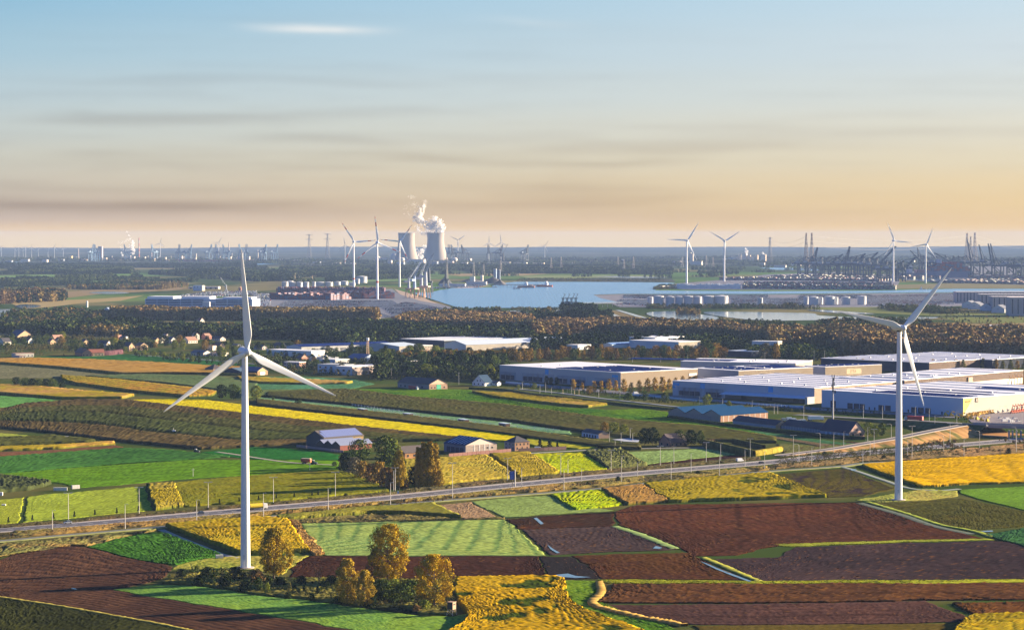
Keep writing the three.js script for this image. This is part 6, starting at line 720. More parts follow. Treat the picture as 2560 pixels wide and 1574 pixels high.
// ---------------------------------------------------------------- far fields, docks and banks: level sheets
for (const [n, l, s, c] of [
  ['meadow', 'long pale green meadow strip on the left plain', '-60,690 120,686 330,685 420,689 300,692 100,693 -60,694', [0.13, 0.22, 0.06]], ['meadow', 'second green strip on the left plain', '-60,706 60,702 240,699 430,700 300,704 100,707 -60,711', [0.12, 0.19, 0.06]], ['meadow', 'pale fallow strip above the low dark wood at the left', '170,716 300,710 420,707 520,708 400,712 250,717', [0.22, 0.19, 0.1]], ['meadow', 'tan sandy bank at the left by the round pond', '20,756 110,752 260,746 360,738 300,752 200,758 120,768 60,772', [0.32, 0.25, 0.11]], ['meadow', 'brown heath left of the parking hall', '170,744 260,734 430,726 480,720 420,716 260,722 160,730', [0.24, 0.18, 0.09]], ['meadow', 'golden stubble strip right of the river trees', '640,676 740,674 830,676 760,683 660,684', [0.3, 0.27, 0.12]], ['meadow', 'green strip behind the oil tanks', '820,700 980,694 1100,694 1000,702 860,706', [0.14, 0.22, 0.07]], ['meadow', 'green far meadow before the cooling towers', '700,684 860,680 1000,680 880,688 740,690', [0.12, 0.18, 0.06]], ['meadow', 'pale green meadow behind the jetties', '1300,690 1480,688 1660,688 1670,693 1500,696 1320,695', [0.2, 0.24, 0.09]], ['meadow', 'tan far meadow in the centre', '1100,684 1280,682 1380,684 1300,689 1150,690', [0.32, 0.24, 0.12]], ['meadow', 'yellow green meadow at the end of the car park', '985,791 1060,787 1200,789 1130,795 1010,797', [0.36, 0.32, 0.07]], ['meadow', 'grassy far shore with pale road left of the canal mouth', '2240,712 2440,706 2640,712 2640,721 2400,721 2240,722', [0.2, 0.18, 0.09]], ['meadow', 'ochre grass between lake and brown wood', '1340,812 1560,804 1800,808 2000,810 2020,818 1840,822 1560,814', [0.26, 0.18, 0.08]], ['meadow', 'olive green marsh right of the lake', '2000,770 2200,764 2400,782 2640,792 2640,812 2400,806 2340,790 2180,782', [0.17, 0.19, 0.06]], ['meadow', 'ochre land behind the right brown wood', '2340,812 2640,806 2640,840 2420,838', [0.27, 0.2, 0.09]], ['meadow', 'grassy dike between the ditches', '1490,776 1540,776 1640,801 1690,806 1640,808 1560,803', [0.19, 0.15, 0.07]],
  ['dock', 'grey paved dock land under the parked cars and container rows', '660,752 680,735 980,722 1000,736 1030,738 1100,760 1146,772 1000,786 960,796 640,792 630,770', [0.2, 0.21, 0.24]], ['quay', 'pale quay edge beside the harbour cranes', '985,722 1012,730 1060,745 1096,760 1050,752 1000,736', [0.42, 0.33, 0.25]], ['quay', 'curved pale quay under the coal heaps', '1070,733 1110,724 1135,719.5 1180,716 1230,714 1180,719.5 1130,721 1090,729', [0.5, 0.38, 0.28]], ['dock', 'grey car terminal land along the canal', '1484,738 1551,736.5 1920,736.5 2388,732 2640,730 2640,752 2380,766 2100,768 1551,768 1500,748', [0.22, 0.22, 0.25]], ['dock', 'container terminal land on the far side of the canal', '1640,719 1690,709 1800,700 1920,686 2100,680 2240,690 2250,704 2240,724 1920,724 1720,724', [0.2, 0.2, 0.23]], ['dock', 'far terminal land behind the dock water', '2436,707 2310,698 2330,664 2640,664 2640,716', [0.2, 0.2, 0.22]], ['dike', 'dark stone dike along the far shore of the basin', '1376,698 1500,694 1680,697 1690,705 1660,705.5 1420,703.6 1290,703.6', [0.07, 0.075, 0.06]],
  ['dock', 'grey yard with parked machines beside the lit cream wall', '2412,1040 2560,1018 2700,1002 2700,1056 2560,1060 2430,1056', [0.3, 0.27, 0.27]], ['dock', 'grey paving in front of the loading docks', '1250,958 1300,956 1560,979 2050,1020 2410,1042 2400,1046 2040,1026 1560,986 1300,964', [0.2, 0.2, 0.21]],
  ['riding_ground', 'pale blue riding ground behind the hedge band', '1530,1099 1570,1096 1600,1098 1596,1106 1560,1104', [0.42, 0.46, 0.5]],
]) sheet(n, l, s, ML(...c), 0.28 + (layer++ % 5) * 0.04);

// ---------------------------------------------------------------- power station: cooling towers, steam, domes
const TOWERC = M(0.34, 0.29, 0.24, 0.9);
function coolingTower(label, x, y, rb) { const q = G(x, y), t = thing('cooling_tower', label, 'cooling tower', q), H = 172, pr = []; for (let i = 0; i <= 28; i++) { const k = i / 28; pr.push(new THREE.Vector2(rb * (0.665 + 0.335 * Math.pow(Math.abs(1 - k / 0.78), 1.75) * (k < 0.78 ? 1 : 0.9)), 8 + k * (H - 8))); } mesh('shell', new THREE.LatheGeometry(pr, 64), TOWERC, t); const top = pr[28].x; mesh('rim', new THREE.TorusGeometry(top, 1.6, 6, 64).rotateX(Math.PI / 2).translate(0, H, 0), M(0.3, 0.26, 0.24), t); for (let i = 0; i < 40; i++) { const a = i / 40 * 6.283; new MB().bar(V(Math.cos(a) * rb, 0, Math.sin(a) * rb), V(Math.cos(a + 0.08) * pr[0].x, 8.5, Math.sin(a + 0.08) * pr[0].x), 0.8, 0.8, 4).build('support_leg', TOWERC, t); } return t; }
coolingTower('unlit idle cooling tower without steam', 1016, 652.5, 74); coolingTower('cooling tower with a white steam plume', 1089, 653, 76);
const STEAM = new THREE.MeshPhysicalMaterial({ color: new THREE.Color().setRGB(0.9, 0.89, 0.88), roughness: 1, transmission: 0.5, thickness: 0, side: THREE.DoubleSide });
// steam: thousands of tiny bright flecks, dense in the middle of each billow and thinning out to its rim
function steam(label, dist, list, size, per) { const pos = [], t = thing('steam_cloud', label, 'steam'); seedState = Math.round(list[0][0] * 77 + list.length);
  list.forEach(([x, y, r, den = 1, sx = 1]) => { const thin = den < 0.45, rr = ray(x, y), k = dist / -rr[2], c = V(rr[0] * k, EYE + rr[1] * k, -dist), Rm = r * dist / FOCAL, n = Math.round(per * den * r * r * (thin ? 5 : 1.5)); for (let i = 0; i < n; i++) { const u = V(RR(-1, 1), RR(-1, 1), RR(-1, 1)); if (u.length() > 1) continue; const nn = fbm(u.x * 2.2 + x, u.y * 2.2 + y + u.z, 3); if (nn < 0.3 + 0.32 * u.length()) continue; const q = c.clone().add(V(u.x * Rm * sx * 1.25, u.y * Rm * 1.25, u.z * Rm * 1.1)), e = V(RR(-1, 1), RR(-1, 1), RR(-1, 1)).normalize(), f = V(RR(-1, 1), RR(-1, 1), RR(-1, 1)).cross(e).normalize(), s = size * (thin ? 0.4 : 0.85) * RR(0.6, 1.5); for (const [a, b] of [[-1, -1], [1, -1], [1, 1], [-1, -1], [1, 1], [-1, 1]]) pos.push(q.x + (e.x * a + f.x * b) * s, q.y + (e.y * a + f.y * b) * s, q.z + (e.z * a + f.z * b) * s); } });
  const g = new THREE.BufferGeometry(); g.setAttribute('position', new THREE.Float32BufferAttribute(pos, 3)); g.computeVertexNormals(); return tag(mesh('cloud', g, STEAM, t), null, null, null, 'stuff'); }
{ const D0 = -G(1089, 653).z;
  steam('white steam plume drifting up and left from the cooling tower', D0, [[1102, 577, 10], [1090, 576, 12], [1078, 577, 9], [1106, 568, 8], [1094, 565, 12], [1083, 563, 11], [1074, 568, 8], [1099, 556, 8], [1088, 552, 10], [1079, 547, 7, 0.8], [1071, 556, 7, 0.8], [1064, 564, 7, 0.7], [1057, 556, 8, 0.7], [1048, 549, 9, 0.9], [1043, 540, 9, 0.9], [1050, 533, 8, 0.8], [1038, 548, 7, 0.5], [1055, 525, 7, 0.7], [1060, 517, 6, 0.7], [1049, 519, 5, 0.5], [1064, 575, 8, 0.3], [1047, 572, 6, 0.5], [1056, 583, 5, 0.4], [1041, 566, 5, 0.4], [1068, 586, 8, 0.3], [1032, 532, 9, 0.16], [1060, 508, 9, 0.14], [1036, 512, 9, 0.12, 1.5], [1020, 534, 6, 0.12, 1.6], [1030, 492, 5, 0.14, 2], [1016, 518, 6, 0.08, 1.6]], 1.5, 26);
  steam('small low steam puff between the two cooling towers', D0 + 300, [[1050, 641, 8], [1046, 632, 7], [1056, 626, 6, 0.8], [1061, 616, 5, 0.5], [1044, 622, 4, 0.5]], 1.6, 22);
  steam('tall yellowish steam plume over the refinery at the left', -G(330, 648).z, [[331, 634, 5], [330, 625, 6], [328, 615, 6, 0.9], [331, 605, 5, 0.8], [325, 597, 4, 0.5], [322, 588, 3, 0.5], [316, 580, 3, 0.4], [310, 620, 8, 0.14, 1.6], [298, 606, 4, 0.3, 1.6], [306, 604, 4, 0.3, 1.6], [318, 600, 6, 0.2]], 1.7, 22);
  for (const [l, x, y, r] of [['small steam puff over the factory towers on the right horizon', 1867, 628, 4], ['second small steam puff over the factory on the right horizon', 1910, 638, 4], ['tiny steam puff above the left refinery edge', 305, 638, 3]]) steam(l, -G(x, 650).z, [[x, y, r], [x + 1, y + 6, r * 1.2], [x - 2, y - 6, r * 0.8, 0.5]], 1.6, 18);
}
const FARW = M(0.66, 0.58, 0.48, 0.8), FARB = M(0.2, 0.24, 0.3, 0.8);
function farBox(name, label, cat, x, y, w, h, d, m = FARW, group, roofM) { const s = mpp(y), q = G(x, y), t = thing(name, label, cat, q, -0.35, group); new MB().box(0, -0.5, -d * s / 2, w * s, h * s + 0.5, d * s).build('wall', m, t); new MB().box(0, h * s + 0.01, -d * s / 2, w * s * 1.02, 0.8, d * s * 1.02).build('roof', roofM ?? FARW, t); return t; }
function tank(label, x, y, w, h, group, m = M(0.5, 0.51, 0.52, 0.7)) { const s = mpp(y), r = w * s / 2, q = G(x, y); q.z -= r; q.x *= 1 + r / -q.z; const t = thing('storage_tank', label, 'tank', q, 0, group); mesh('shell', new THREE.CylinderGeometry(r, r, h * s, 28).translate(0, h * s / 2, 0), m, t); mesh('roof', new THREE.CylinderGeometry(r * 0.1, r * 1.01, r * 0.12, 28).translate(0, h * s + r * 0.06, 0), M(0.7, 0.69, 0.68, 0.6), t); new MB().bar(V(r * 0.3, 0, r * 0.98), V(r * 0.75, h * s, r * 0.7), 0.25, 0.25, 4).build('stair', STEEL, t); return t; }
for (const [x, y, w, l] of [[986, 652, 22, 'domed reactor building left of the idle cooling tower'], [1004, 656, 15, 'smaller lit dome in front of the idle cooling tower'], [1136, 656, 15, 'round lit tank right of the steaming cooling tower'], [944, 650, 12, 'small reactor dome at the left of the power station']]) { const s = mpp(y), r = w * s / 2, t = thing('reactor_dome', l, 'reactor', G(x, y)); mesh('shell', new THREE.CylinderGeometry(r, r, r * 1.2, 28).translate(0, r * 0.6, 0), FARW, t); mesh('dome', new THREE.SphereGeometry(r, 24, 10, 0, 6.283, 0, Math.PI / 2).scale(1, 0.5, 1).translate(0, r * 1.2, 0), FARW, t); }
farBox('power_hall', 'long lit white turbine hall between the cooling towers', 'building', 1038, 657, 46, 9, 12, M(0.78, 0.68, 0.55)); farBox('power_hall', 'lit cream hall left of the reactor dome', 'building', 954, 652, 34, 8, 10); farBox('power_hall', 'tall narrow pale block left of the idle cooling tower', 'building', 973, 662, 10, 11, 8, M(0.6, 0.52, 0.46)); farBox('power_hall', 'grey blue block under the reactor dome', 'building', 1000, 666, 20, 11, 8, M(0.4, 0.46, 0.52)); farBox('power_hall', 'low pink building at the foot of the steaming cooling tower', 'building', 1110, 662, 46, 9, 10, M(0.55, 0.42, 0.36)); farBox('power_hall', 'grey blue hall at the foot of the steaming cooling tower', 'building', 1082, 664, 22, 10, 10, FARB);
[[1160, 661, 16, 5], [1186, 660, 22, 4], [1220, 661, 30, 4], [1262, 660, 26, 5], [1300, 660, 34, 4], [1345, 660, 30, 3], [1170, 652, 14, 6], [1420, 658, 30, 3], [1470, 657, 26, 3], [1590, 655, 30, 3]].forEach(([x, y, w, h]) => farBox('far_hall', 'low lit hall on the right bank near the horizon', 'building', x, y, w, h, 8, FARW, 'low lit halls on the right bank near the horizon'));
[[20, 655, 18], [60, 653, 22], [110, 655, 14], [150, 652, 16], [560, 652, 18], [600, 651, 22], [650, 655, 26], [700, 653, 18], [740, 656, 30], [790, 658, 20], [840, 661, 22], [880, 663, 16]].forEach(([x, y, w], i) => farBox('far_hall', 'low pale hall near the left horizon', 'building', x, y, w, 4 + (i % 3), 7, i % 3 ? FARW : FARB, 'low pale halls near the left horizon'));
[[1950, 668, 30], [1990, 664, 24], [2040, 666, 34], [2090, 660, 30], [2150, 662, 26], [2270, 660, 34], [2310, 655, 20], [2350, 660, 30], [2460, 662, 40], [2520, 658, 30], [1690, 660, 24], [1740, 662, 30], [1900, 662, 24]].forEach(([x, y, w], i) => farBox('far_hall', 'pale hall behind the container cranes', 'building', x, y, w, 5 + (i % 3) * 2, 9, i % 2 ? FARW : M(0.6, 0.55, 0.55), 'pale halls behind the container cranes'));
[[1826, 655, 10, 12], [1836, 655, 16, 14], [1850, 654, 8, 18], [1860, 655, 12, 22], [1872, 655, 9, 17], [1882, 655, 7, 14], [1892, 655, 6, 18], [1908, 656, 14, 20], [1816, 655, 20, 9]].forEach(([x, y, w, h], i) => farBox('plant_tower', 'lit cream factory tower on the right horizon', 'building', x, y, w, h, 6, i === 0 ? FARB : M(0.72, 0.58, 0.42), 'lit cream factory towers on the right horizon'));
[[1726, 655, 4, 24], [1731, 655, 4, 22]].forEach(([x, y, w, h], i) => farBox('plant_tower', i ? 'slim pale tower right of its twin behind the dike turbine' : 'slim pale twin tower behind the dike turbine', 'building', x, y, w, h, 4));
// refinery on the left horizon
for (let i = 0; i < 46; i++) { const x = 186 + i * 10 + hash(i, 2) * 8, h = 5 + 15 * hash(i, 5) ** 2, w = 3 + 6 * hash(i, 6); if (i % 3 === 0) { const s = mpp(648), t = thing('refinery_column', 'slim lit refinery column on the left horizon', 'refinery column', G(x, 648), 0, 'slim refinery columns on the left horizon'); new MB().cyl(0, 0, 0, w * 0.14 * s + 1.5, h * 1.3 * s, 8).build('shell', FARW, t); new MB().box(2, 0, 0, 2, h * s, 2).build('ladder_frame', STEEL, t); } else farBox('refinery_block', 'lit refinery building on the left horizon', 'building', x, 649 + (i % 4), w * 1.6, h * 0.6, 5, i % 4 ? M(0.72, 0.58, 0.44) : FARB, 'refinery buildings on the left horizon'); }
for (const [x, y, top, l, striped] of [[347, 648, 594, 'tall red and white striped chimney in the refinery', 1], [378, 645, 608, 'thin dark chimney right of the striped chimney', 0], [572, 646, 606, 'thin chimney behind the blue cranes', 0], [195, 646, 621, 'short dark chimney at the left end of the refinery', 0]]) { const t = thing('chimney', l, 'chimney', G(x, y)), H = (y - top) * mpp(y); for (let k = 0; k < 8; k++) new MB().cyl(0, H * k / 8, 0, lerp(4.5, 3, k / 8), H / 8, 12, lerp(4.5, 3, (k + 1) / 8)).build('section', striped && k % 2 ? M(0.55, 0.2, 0.15) : M(0.5, 0.42, 0.38), t); }
farBox('refinery_block', 'tall blue grey block beside the twin raised cranes', 'building', 249, 650, 11, 34, 6, M(0.4, 0.36, 0.36)); farBox('plant_tower', 'small bright orange lit block on the left plain', 'building', 174, 649, 9, 9, 6, M(0.8, 0.55, 0.2));

// ---------------------------------------------------------------- pylons and wires
const LATT = M(0.2, 0.19, 0.19, 0.7), LATR = M(0.24, 0.17, 0.14, 0.7);
function pylon(label, x, y, top, wide, arms, m = LATT, group) { const s = mpp(y), H = (y - top) * s, W = wide * s / 2, t = thing('pylon', label, 'pylon', G(x, y), 0.3, group), tk = Math.max(0.35, H * 0.006), b = new MB(), n = 9, wd = (k) => W * lerp(1, 0.14, Math.pow(k, 0.7));
  for (const [i, j] of [[-1, -1], [1, -1], [1, 1], [-1, 1]]) { const l = new MB(); for (let k = 0; k < n; k++) { const a = k / n, c = (k + 1) / n; l.bar(V(i * wd(a), a * H, j * wd(a)), V(i * wd(c), c * H, j * wd(c)), tk, tk * 0.9, 4); } l.build('leg', m, t); }
  for (let k = 0; k < n; k++) { const a = k / n, c = (k + 1) / n; for (const j of [-1, 1]) { b.bar(V(-wd(a), a * H, j * wd(a)), V(wd(c), c * H, j * wd(c)), tk * 0.5, tk * 0.5, 3).bar(V(wd(a), a * H, j * wd(a)), V(-wd(c), c * H, j * wd(c)), tk * 0.5, tk * 0.5, 3); b.bar(V(j * wd(a), a * H, -wd(a)), V(j * wd(c), c * H, wd(c)), tk * 0.5, tk * 0.5, 3); } } b.build('bracing', m, t);
  for (const [h, len] of arms) { const a = new MB(), L = len * s; for (const k of [-1, 1]) a.bar(V(0, h * H + L * 0.12, 0), V(k * L, h * H, 0), tk, tk * 0.5, 4).bar(V(0, h * H - L * 0.06, 0), V(k * L, h * H, 0), tk, tk * 0.5, 4); a.build('arm', m, t); } return t; }
const A2 = [[0.97, 10], [0.78, 11]], A3 = [[0.99, 2.5], [0.75, 3], [0.72, 3]];
pylon('large lattice pylon left of its twin on the left plain', 772.6, 645, 585, 11, A2); pylon('large lattice pylon right of its twin on the left plain', 818.5, 645, 583.5, 11, A2);
pylon('tall red grey river crossing pylon left of its twin', 2016, 676, 582, 14, A3, LATR); pylon('tall red grey river crossing pylon right of its twin', 2030, 676, 582, 14, A3, LATR); pylon('faint wide armed pylon left of the river crossing pylons', 1925.5, 660, 592, 12, [[0.95, 7], [0.8, 5]], LATT);
pylon('tall river crossing pylon left of the three at the right', 2418.5, 664, 582, 15, A3, LATR); pylon('tall river crossing pylon right of the three at the right', 2438, 664, 581, 15, A3, LATR); pylon('lower middle pylon of the three at the right', 2427.5, 660, 591, 12, A3, LATR);
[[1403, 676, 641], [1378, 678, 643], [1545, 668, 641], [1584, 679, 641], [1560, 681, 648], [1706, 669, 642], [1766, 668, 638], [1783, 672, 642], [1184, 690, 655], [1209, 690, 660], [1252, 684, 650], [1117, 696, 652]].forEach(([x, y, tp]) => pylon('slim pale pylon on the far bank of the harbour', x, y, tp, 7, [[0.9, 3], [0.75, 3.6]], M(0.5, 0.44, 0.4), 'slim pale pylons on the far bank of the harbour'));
{ const wires = (label, a, b, n) => { const t = thing('power_line', label, 'power line', V(0, 0, 0)); for (let k = 0; k < n; k++) { const p0 = a.clone(), p1 = b.clone(), mb = new MB(); p0.y -= k * 22; p1.y -= k * 22; for (let i = 0; i < 16; i++) { const q = (u) => p0.clone().lerp(p1, u).add(V(0, -48 * 4 * u * (1 - u) * 0.5, 0)); mb.bar(q(i / 16), q((i + 1) / 16), 0.42, 0.42, 3); } mb.build('wire', M(0.2, 0.18, 0.17), t); } };
  const top = (x, y, tp, f) => { const q = G(x, y); q.y = (y - tp) * mpp(y) * f; return q; };
  wires('sagging power lines across the river between the tall pylons', top(2030, 676, 582, 0.92), top(2418.5, 664, 582, 0.92), 3); wires('power lines from the river crossing to the faint pylon', top(2016, 676, 582, 0.92), top(1925.5, 660, 592, 0.9), 2); wires('power lines falling away to the right of the tall pylons', top(2438, 664, 581, 0.92), top(2600, 656, 600, 0.9), 2); }

// ---------------------------------------------------------------- harbour cranes
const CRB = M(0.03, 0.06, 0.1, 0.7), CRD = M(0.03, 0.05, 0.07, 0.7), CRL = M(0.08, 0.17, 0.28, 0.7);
// gantry crane: base point, deck height and boom in metres, boom angle; boom along its +x
function gantry(label, x, y, deck, boom, ang, dir, m, group) { const t = thing('gantry_crane', label, 'crane', G(x, y), dir, group), g = 16, wz = 13;
  for (const [i, j] of [[-1, -1], [1, -1], [1, 1], [-1, 1]]) new MB().box(i * g, 0, j * wz, 3.6, deck, 3.6).build('leg', m, t);
  const fr = new MB(); for (const j of [-1, 1]) { fr.box(0, deck * 0.24, j * wz, g * 2, 3, 2); fr.box(0, deck - 3, j * wz, g * 2, 3, 2); fr.bar(V(-g, deck * 0.28, j * wz), V(g, deck - 3, j * wz), 1.1, 1.1, 4); } for (const i of [-1, 1]) { fr.box(i * g, deck * 0.24, 0, 2, 3, wz * 2); fr.box(i * g, deck - 3, 0, 2, 3, wz * 2); } fr.build('portal_frame', m, t);
  const gd = new MB(); for (const j of [-1, 1]) gd.box(-g * 0.9, deck, j * 4, g * 3.6, 4, 1.6); gd.build('girder', m, t); new MB().box(-g * 1.4, deck + 4, 0, 15, 7, 10).build('machine_house', M(0.2, 0.26, 0.34), t);
  const ap = new MB(), AH = deck + 28; for (const j of [-1, 1]) { ap.bar(V(g, deck, j * 8), V(g * 0.7, AH, j * 2.5), 1.8, 1.4, 4).bar(V(-g * 0.4, deck, j * 8), V(g * 0.7, AH, j * 2.5), 1.4, 1.2, 4).bar(V(-g * 2.4, deck + 3, j * 4), V(g * 0.7, AH, j * 2.5), 1, 1, 4); } ap.box(g * 0.7, AH - 1, 0, 5, 3, 8); ap.build('apex_frame', m, t);
  const a = ang * Math.PI / 180, bm = new MB(), P = (k, y0, z) => V(g + 2 + Math.cos(a) * k - Math.sin(a) * y0, deck + 1 + Math.sin(a) * k + Math.cos(a) * y0, z); for (const j of [-4, 4]) bm.hexa([P(0, -1, j - 1.6), P(boom, 0, j - 1.6), P(boom, 0, j + 1.6), P(0, -1, j + 1.6)], [P(0, 5, j - 1.6), P(boom, 3.6, j - 1.6), P(boom, 3.6, j + 1.6), P(0, 5, j + 1.6)]); for (let k = 0; k <= 6; k++) bm.bar(P(boom * k / 6, 2, -4), P(boom * k / 6, 2, 4), 0.8, 0.8, 4); bm.build('boom', m, t);
  const st = new MB(); for (const k of [0.5, 0.92]) for (const j of [-3, 3]) st.bar(V(g * 0.7, AH, j * 0.6), P(boom * k, 3, j), 0.8, 0.8, 3); st.build('stay', m, t); return t; }
[[2008, 690, 46, 60, 2], [2026, 690, 48, 62, 78], [2048, 691, 46, 60, 0], [2064, 692, 46, 62, 36], [2084, 692, 46, 60, 0], [2107, 693, 48, 66, 80], [2122, 694, 48, 62, 38], [2136, 694, 50, 60, 0], [2152, 695, 50, 64, 40], [2166, 696, 48, 60, 0], [2186, 697, 48, 92, 46], [2210, 702, 40, 56, 0], [2250, 703, 40, 56, 44], [2232, 703, 40, 54, 2]].forEach(([x, y, dk, bl, an], i) => gantry(['container crane with a lowered boom in the left terminal', 'container crane with an upright boom in the left terminal', 'container crane with a half raised boom in the left terminal'][an < 10 ? 0 : an > 70 ? 1 : 2], x, y, dk, bl, an, 0.15 + 0.1 * hash(i, 7), CRB, 'dark blue container cranes of the left terminal with ' + (an < 10 ? 'lowered' : an > 70 ? 'upright' : 'half raised') + ' booms'));
[[2318, 690, 50, 66, 44], [2310, 688, 48, 60, 82], [2372, 688, 48, 72, 32], [2392, 690, 48, 78, 30], [2405, 690, 48, 60, 0], [2440, 694, 56, 84, 80], [2424, 692, 52, 60, 3], [2470, 692, 44, 78, 78], [2492, 694, 44, 82, 80], [2499, 694, 44, 82, 79], [2530, 696, 44, 60, 0], [2546, 696, 44, 60, 0], [2566, 697, 46, 60, 0], [2350, 688, 46, 60, 2]].forEach(([x, y, dk, bl, an], i) => gantry(['container crane with a lowered boom in the right terminal', 'container crane with an upright boom in the right terminal', 'container crane with a half raised boom in the right terminal'][an < 10 ? 0 : an > 70 ? 1 : 2], x, y, dk, bl, an, Math.PI - 0.25 - 0.1 * hash(i, 9), CRB, 'dark blue container cranes of the right terminal with ' + (an < 10 ? 'lowered' : an > 70 ? 'upright' : 'half raised') + ' booms'));
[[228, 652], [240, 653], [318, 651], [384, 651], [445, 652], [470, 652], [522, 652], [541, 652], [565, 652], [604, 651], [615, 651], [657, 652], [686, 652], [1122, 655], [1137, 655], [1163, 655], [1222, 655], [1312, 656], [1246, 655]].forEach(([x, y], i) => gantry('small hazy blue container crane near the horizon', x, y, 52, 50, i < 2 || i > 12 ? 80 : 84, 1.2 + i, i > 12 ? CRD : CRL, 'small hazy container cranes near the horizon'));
// slewing quay cranes with jibs
function jibCrane(label, x, y, H, jib, ang, dir, m, leg) { const s = mpp(y), t = thing('jib_crane', label, 'crane', G(x, y), dir), h = H * s, w = h * 0.12; for (const [i, j] of [[-1, -1], [1, -1], [1, 1], [-1, 1]]) new MB().bar(V(i * w, 0, j * w), V(i * w * 0.7, h * 0.34, j * w * 0.7), h * 0.018, h * 0.018, 4).build('leg', leg, t); new MB().box(0, h * 0.33, 0, w * 2, h * 0.05, w * 2).build('portal_frame', leg, t); new MB().cyl(0, h * 0.38, 0, w * 0.5, h * 0.42, 10, w * 0.34).build('tower', m, t); new MB().box(-w * 0.8, h * 0.62, 0, w * 1.6, h * 0.08, w).build('machine_house', m, t); const a = ang * Math.PI / 180, J = jib * s, b = new MB(), P = (k, o, z) => V(Math.cos(a) * k * J - Math.sin(a) * o, h * 0.74 + Math.sin(a) * k * J + Math.cos(a) * o, z); for (const z of [-1, 1]) b.bar(P(0, 0, z * w * 0.3), P(1, 0, z), h * 0.007, h * 0.005, 4); b.bar(P(0, w * 0.5, 0), P(1, 0, 0), h * 0.006, h * 0.005, 4); for (let k = 0; k < 9; k++) b.bar(P(k / 9, 0, w * 0.3 * (1 - k / 9)), P((k + 0.5) / 9, w * 0.5 * (1 - k / 9), 0), h * 0.004, h * 0.004, 3); b.build('jib', m, t); new MB().bar(V(-w * 1.6, h * 0.78, 0), P(0.9, w * 0.2, 0), h * 0.004, h * 0.004, 3).build('stay', m, t); return t; }
const JW = M(0.36, 0.4, 0.46, 0.7), JO = M(0.45, 0.28, 0.2, 0.7);
for (const [l, x, y, H, j, an, d, m, lg] of [['white quay crane with a long slanting jib by the container blocks', 1022, 744, 62, 60, 52, 0.4, JW, JO], ['white blue quay crane next to the slanting jib crane', 1036, 746, 70, 50, 60, 0.9, M(0.35, 0.45, 0.6), JO], ['pale quay crane on brown legs at the basin corner', 1053, 744, 74, 46, 70, 0.2, JW, JO], ['tall pale quay crane closest to the basin water', 1064, 745, 82, 52, 66, -0.3, JW, JO], ['dark mobile harbour crane with a raised lattice jib on the quay', 1072, 731, 76, 44, 74, -0.1, CRD, CRD], ['dark slender crane mast beside the coal heaps', 1114.5, 718, 56, 28, 86, 0.2, CRD, CRD], ['yellow tower crane behind the oil tanks', 780, 706, 22, 12, 4, 0, M(0.6, 0.45, 0.25), JO], ['thin yellow crane mast behind the oil tanks', 737, 704, 20, 8, 80, 0, M(0.6, 0.45, 0.25), JO], ['thin pale crane mast right of the thin yellow mast', 748, 704, 12, 6, 80, 0, M(0.6, 0.5, 0.4), JO], ['white lattice crane with a slanting jib behind the parking hall', 565, 735, 30, 26, 125, 0.1, JW, JW], ['dark blue harbour crane with a leaning jib near the power station', 1258, 668, 44, 30, 66, 0, CRD, CRD]]) jibCrane(l, x, y, H, j, an, d, m, lg);

// ---------------------------------------------------------------- containers and parked cars: masses
const unitBox = new THREE.BoxGeometry(1, 1, 1).translate(0, 0.5, 0);
function mass(name, label, fill) { const L = []; fill((x, y, z, w, h, d, a, c) => L.push([x, y, z, w, h, d, a, c])); const im = new THREE.InstancedMesh(unitBox, M(1, 1, 1, 0.6), L.length), m4 = new THREE.Matrix4(), q = new THREE.Quaternion(), cc = new THREE.Color(); im.name = numbered(name); im.castShadow = im.receiveShadow = true; L.forEach(([x, y, z, w, h, d, a, c], i) => { m4.compose(V(x, y, z), q.setFromAxisAngle(V(0, 1, 0), a), V(w, h, d)); im.setMatrixAt(i, m4); im.setColorAt(i, cc.setRGB(...c)); }); scene.add(im); tag(im, label, null, null, 'stuff'); }
const BOXC = [[0.14, 0.035, 0.05], [0.12, 0.035, 0.06], [0.04, 0.055, 0.14], [0.16, 0.045, 0.05], [0.13, 0.04, 0.07], [0.05, 0.08, 0.17], [0.11, 0.035, 0.065]], MIXC = [[0.15, 0.05, 0.06], [0.22, 0.21, 0.17], [0.06, 0.09, 0.14], [0.07, 0.12, 0.11], [0.24, 0.22, 0.13], [0.14, 0.06, 0.09], [0.27, 0.29, 0.31], [0.09, 0.07, 0.1]];
seedState = 321;
const stacks = (a, b, n, deep, hi, cols, add, gapDeep = 15) => { const p = G(...a), q = G(...b), dir = q.clone().sub(p), L = dir.length(); dir.normalize(); const nx = V(dir.z, 0, -dir.x); if (nx.z > 0) nx.negate(); const th = Math.atan2(-dir.z, dir.x); for (let k = 0; k < deep; k++) for (let i = 0; i < n; i++) { const c = p.clone().addScaledVector(dir, (i + 0.5) / n * L).addScaledVector(nx, k * gapDeep), h = Math.max(1, Math.round(hi * (0.55 + 0.5 * vnoise(i * 0.5, k * 1.3 + n)))); for (let y = 0; y < h; y++) add(c.x, 0.4 + y * 2.6, c.z, L / n * 0.93, 2.55, 12.2, th, cols[Math.floor(R() * cols.length)]); } };
mass('containers', 'dark red and blue container blocks beside the parked cars', (add) => { stacks([676, 748], [830, 750], 34, 10, 6, BOXC, add); stacks([830, 748], [984, 746], 36, 12, 7, BOXC, add); stacks([690, 732], [960, 732], 60, 6, 6, BOXC, add); });
mass('containers', 'white and pale container row behind the canal', (add) => { stacks([1694, 722], [1852, 722], 40, 3, 6, [[0.62, 0.66, 0.7], [0.7, 0.72, 0.74], [0.56, 0.62, 0.68]], add); stacks([1650, 721], [1700, 722], 10, 2, 3, [[0.62, 0.66, 0.7], [0.7, 0.6, 0.5]], add); });
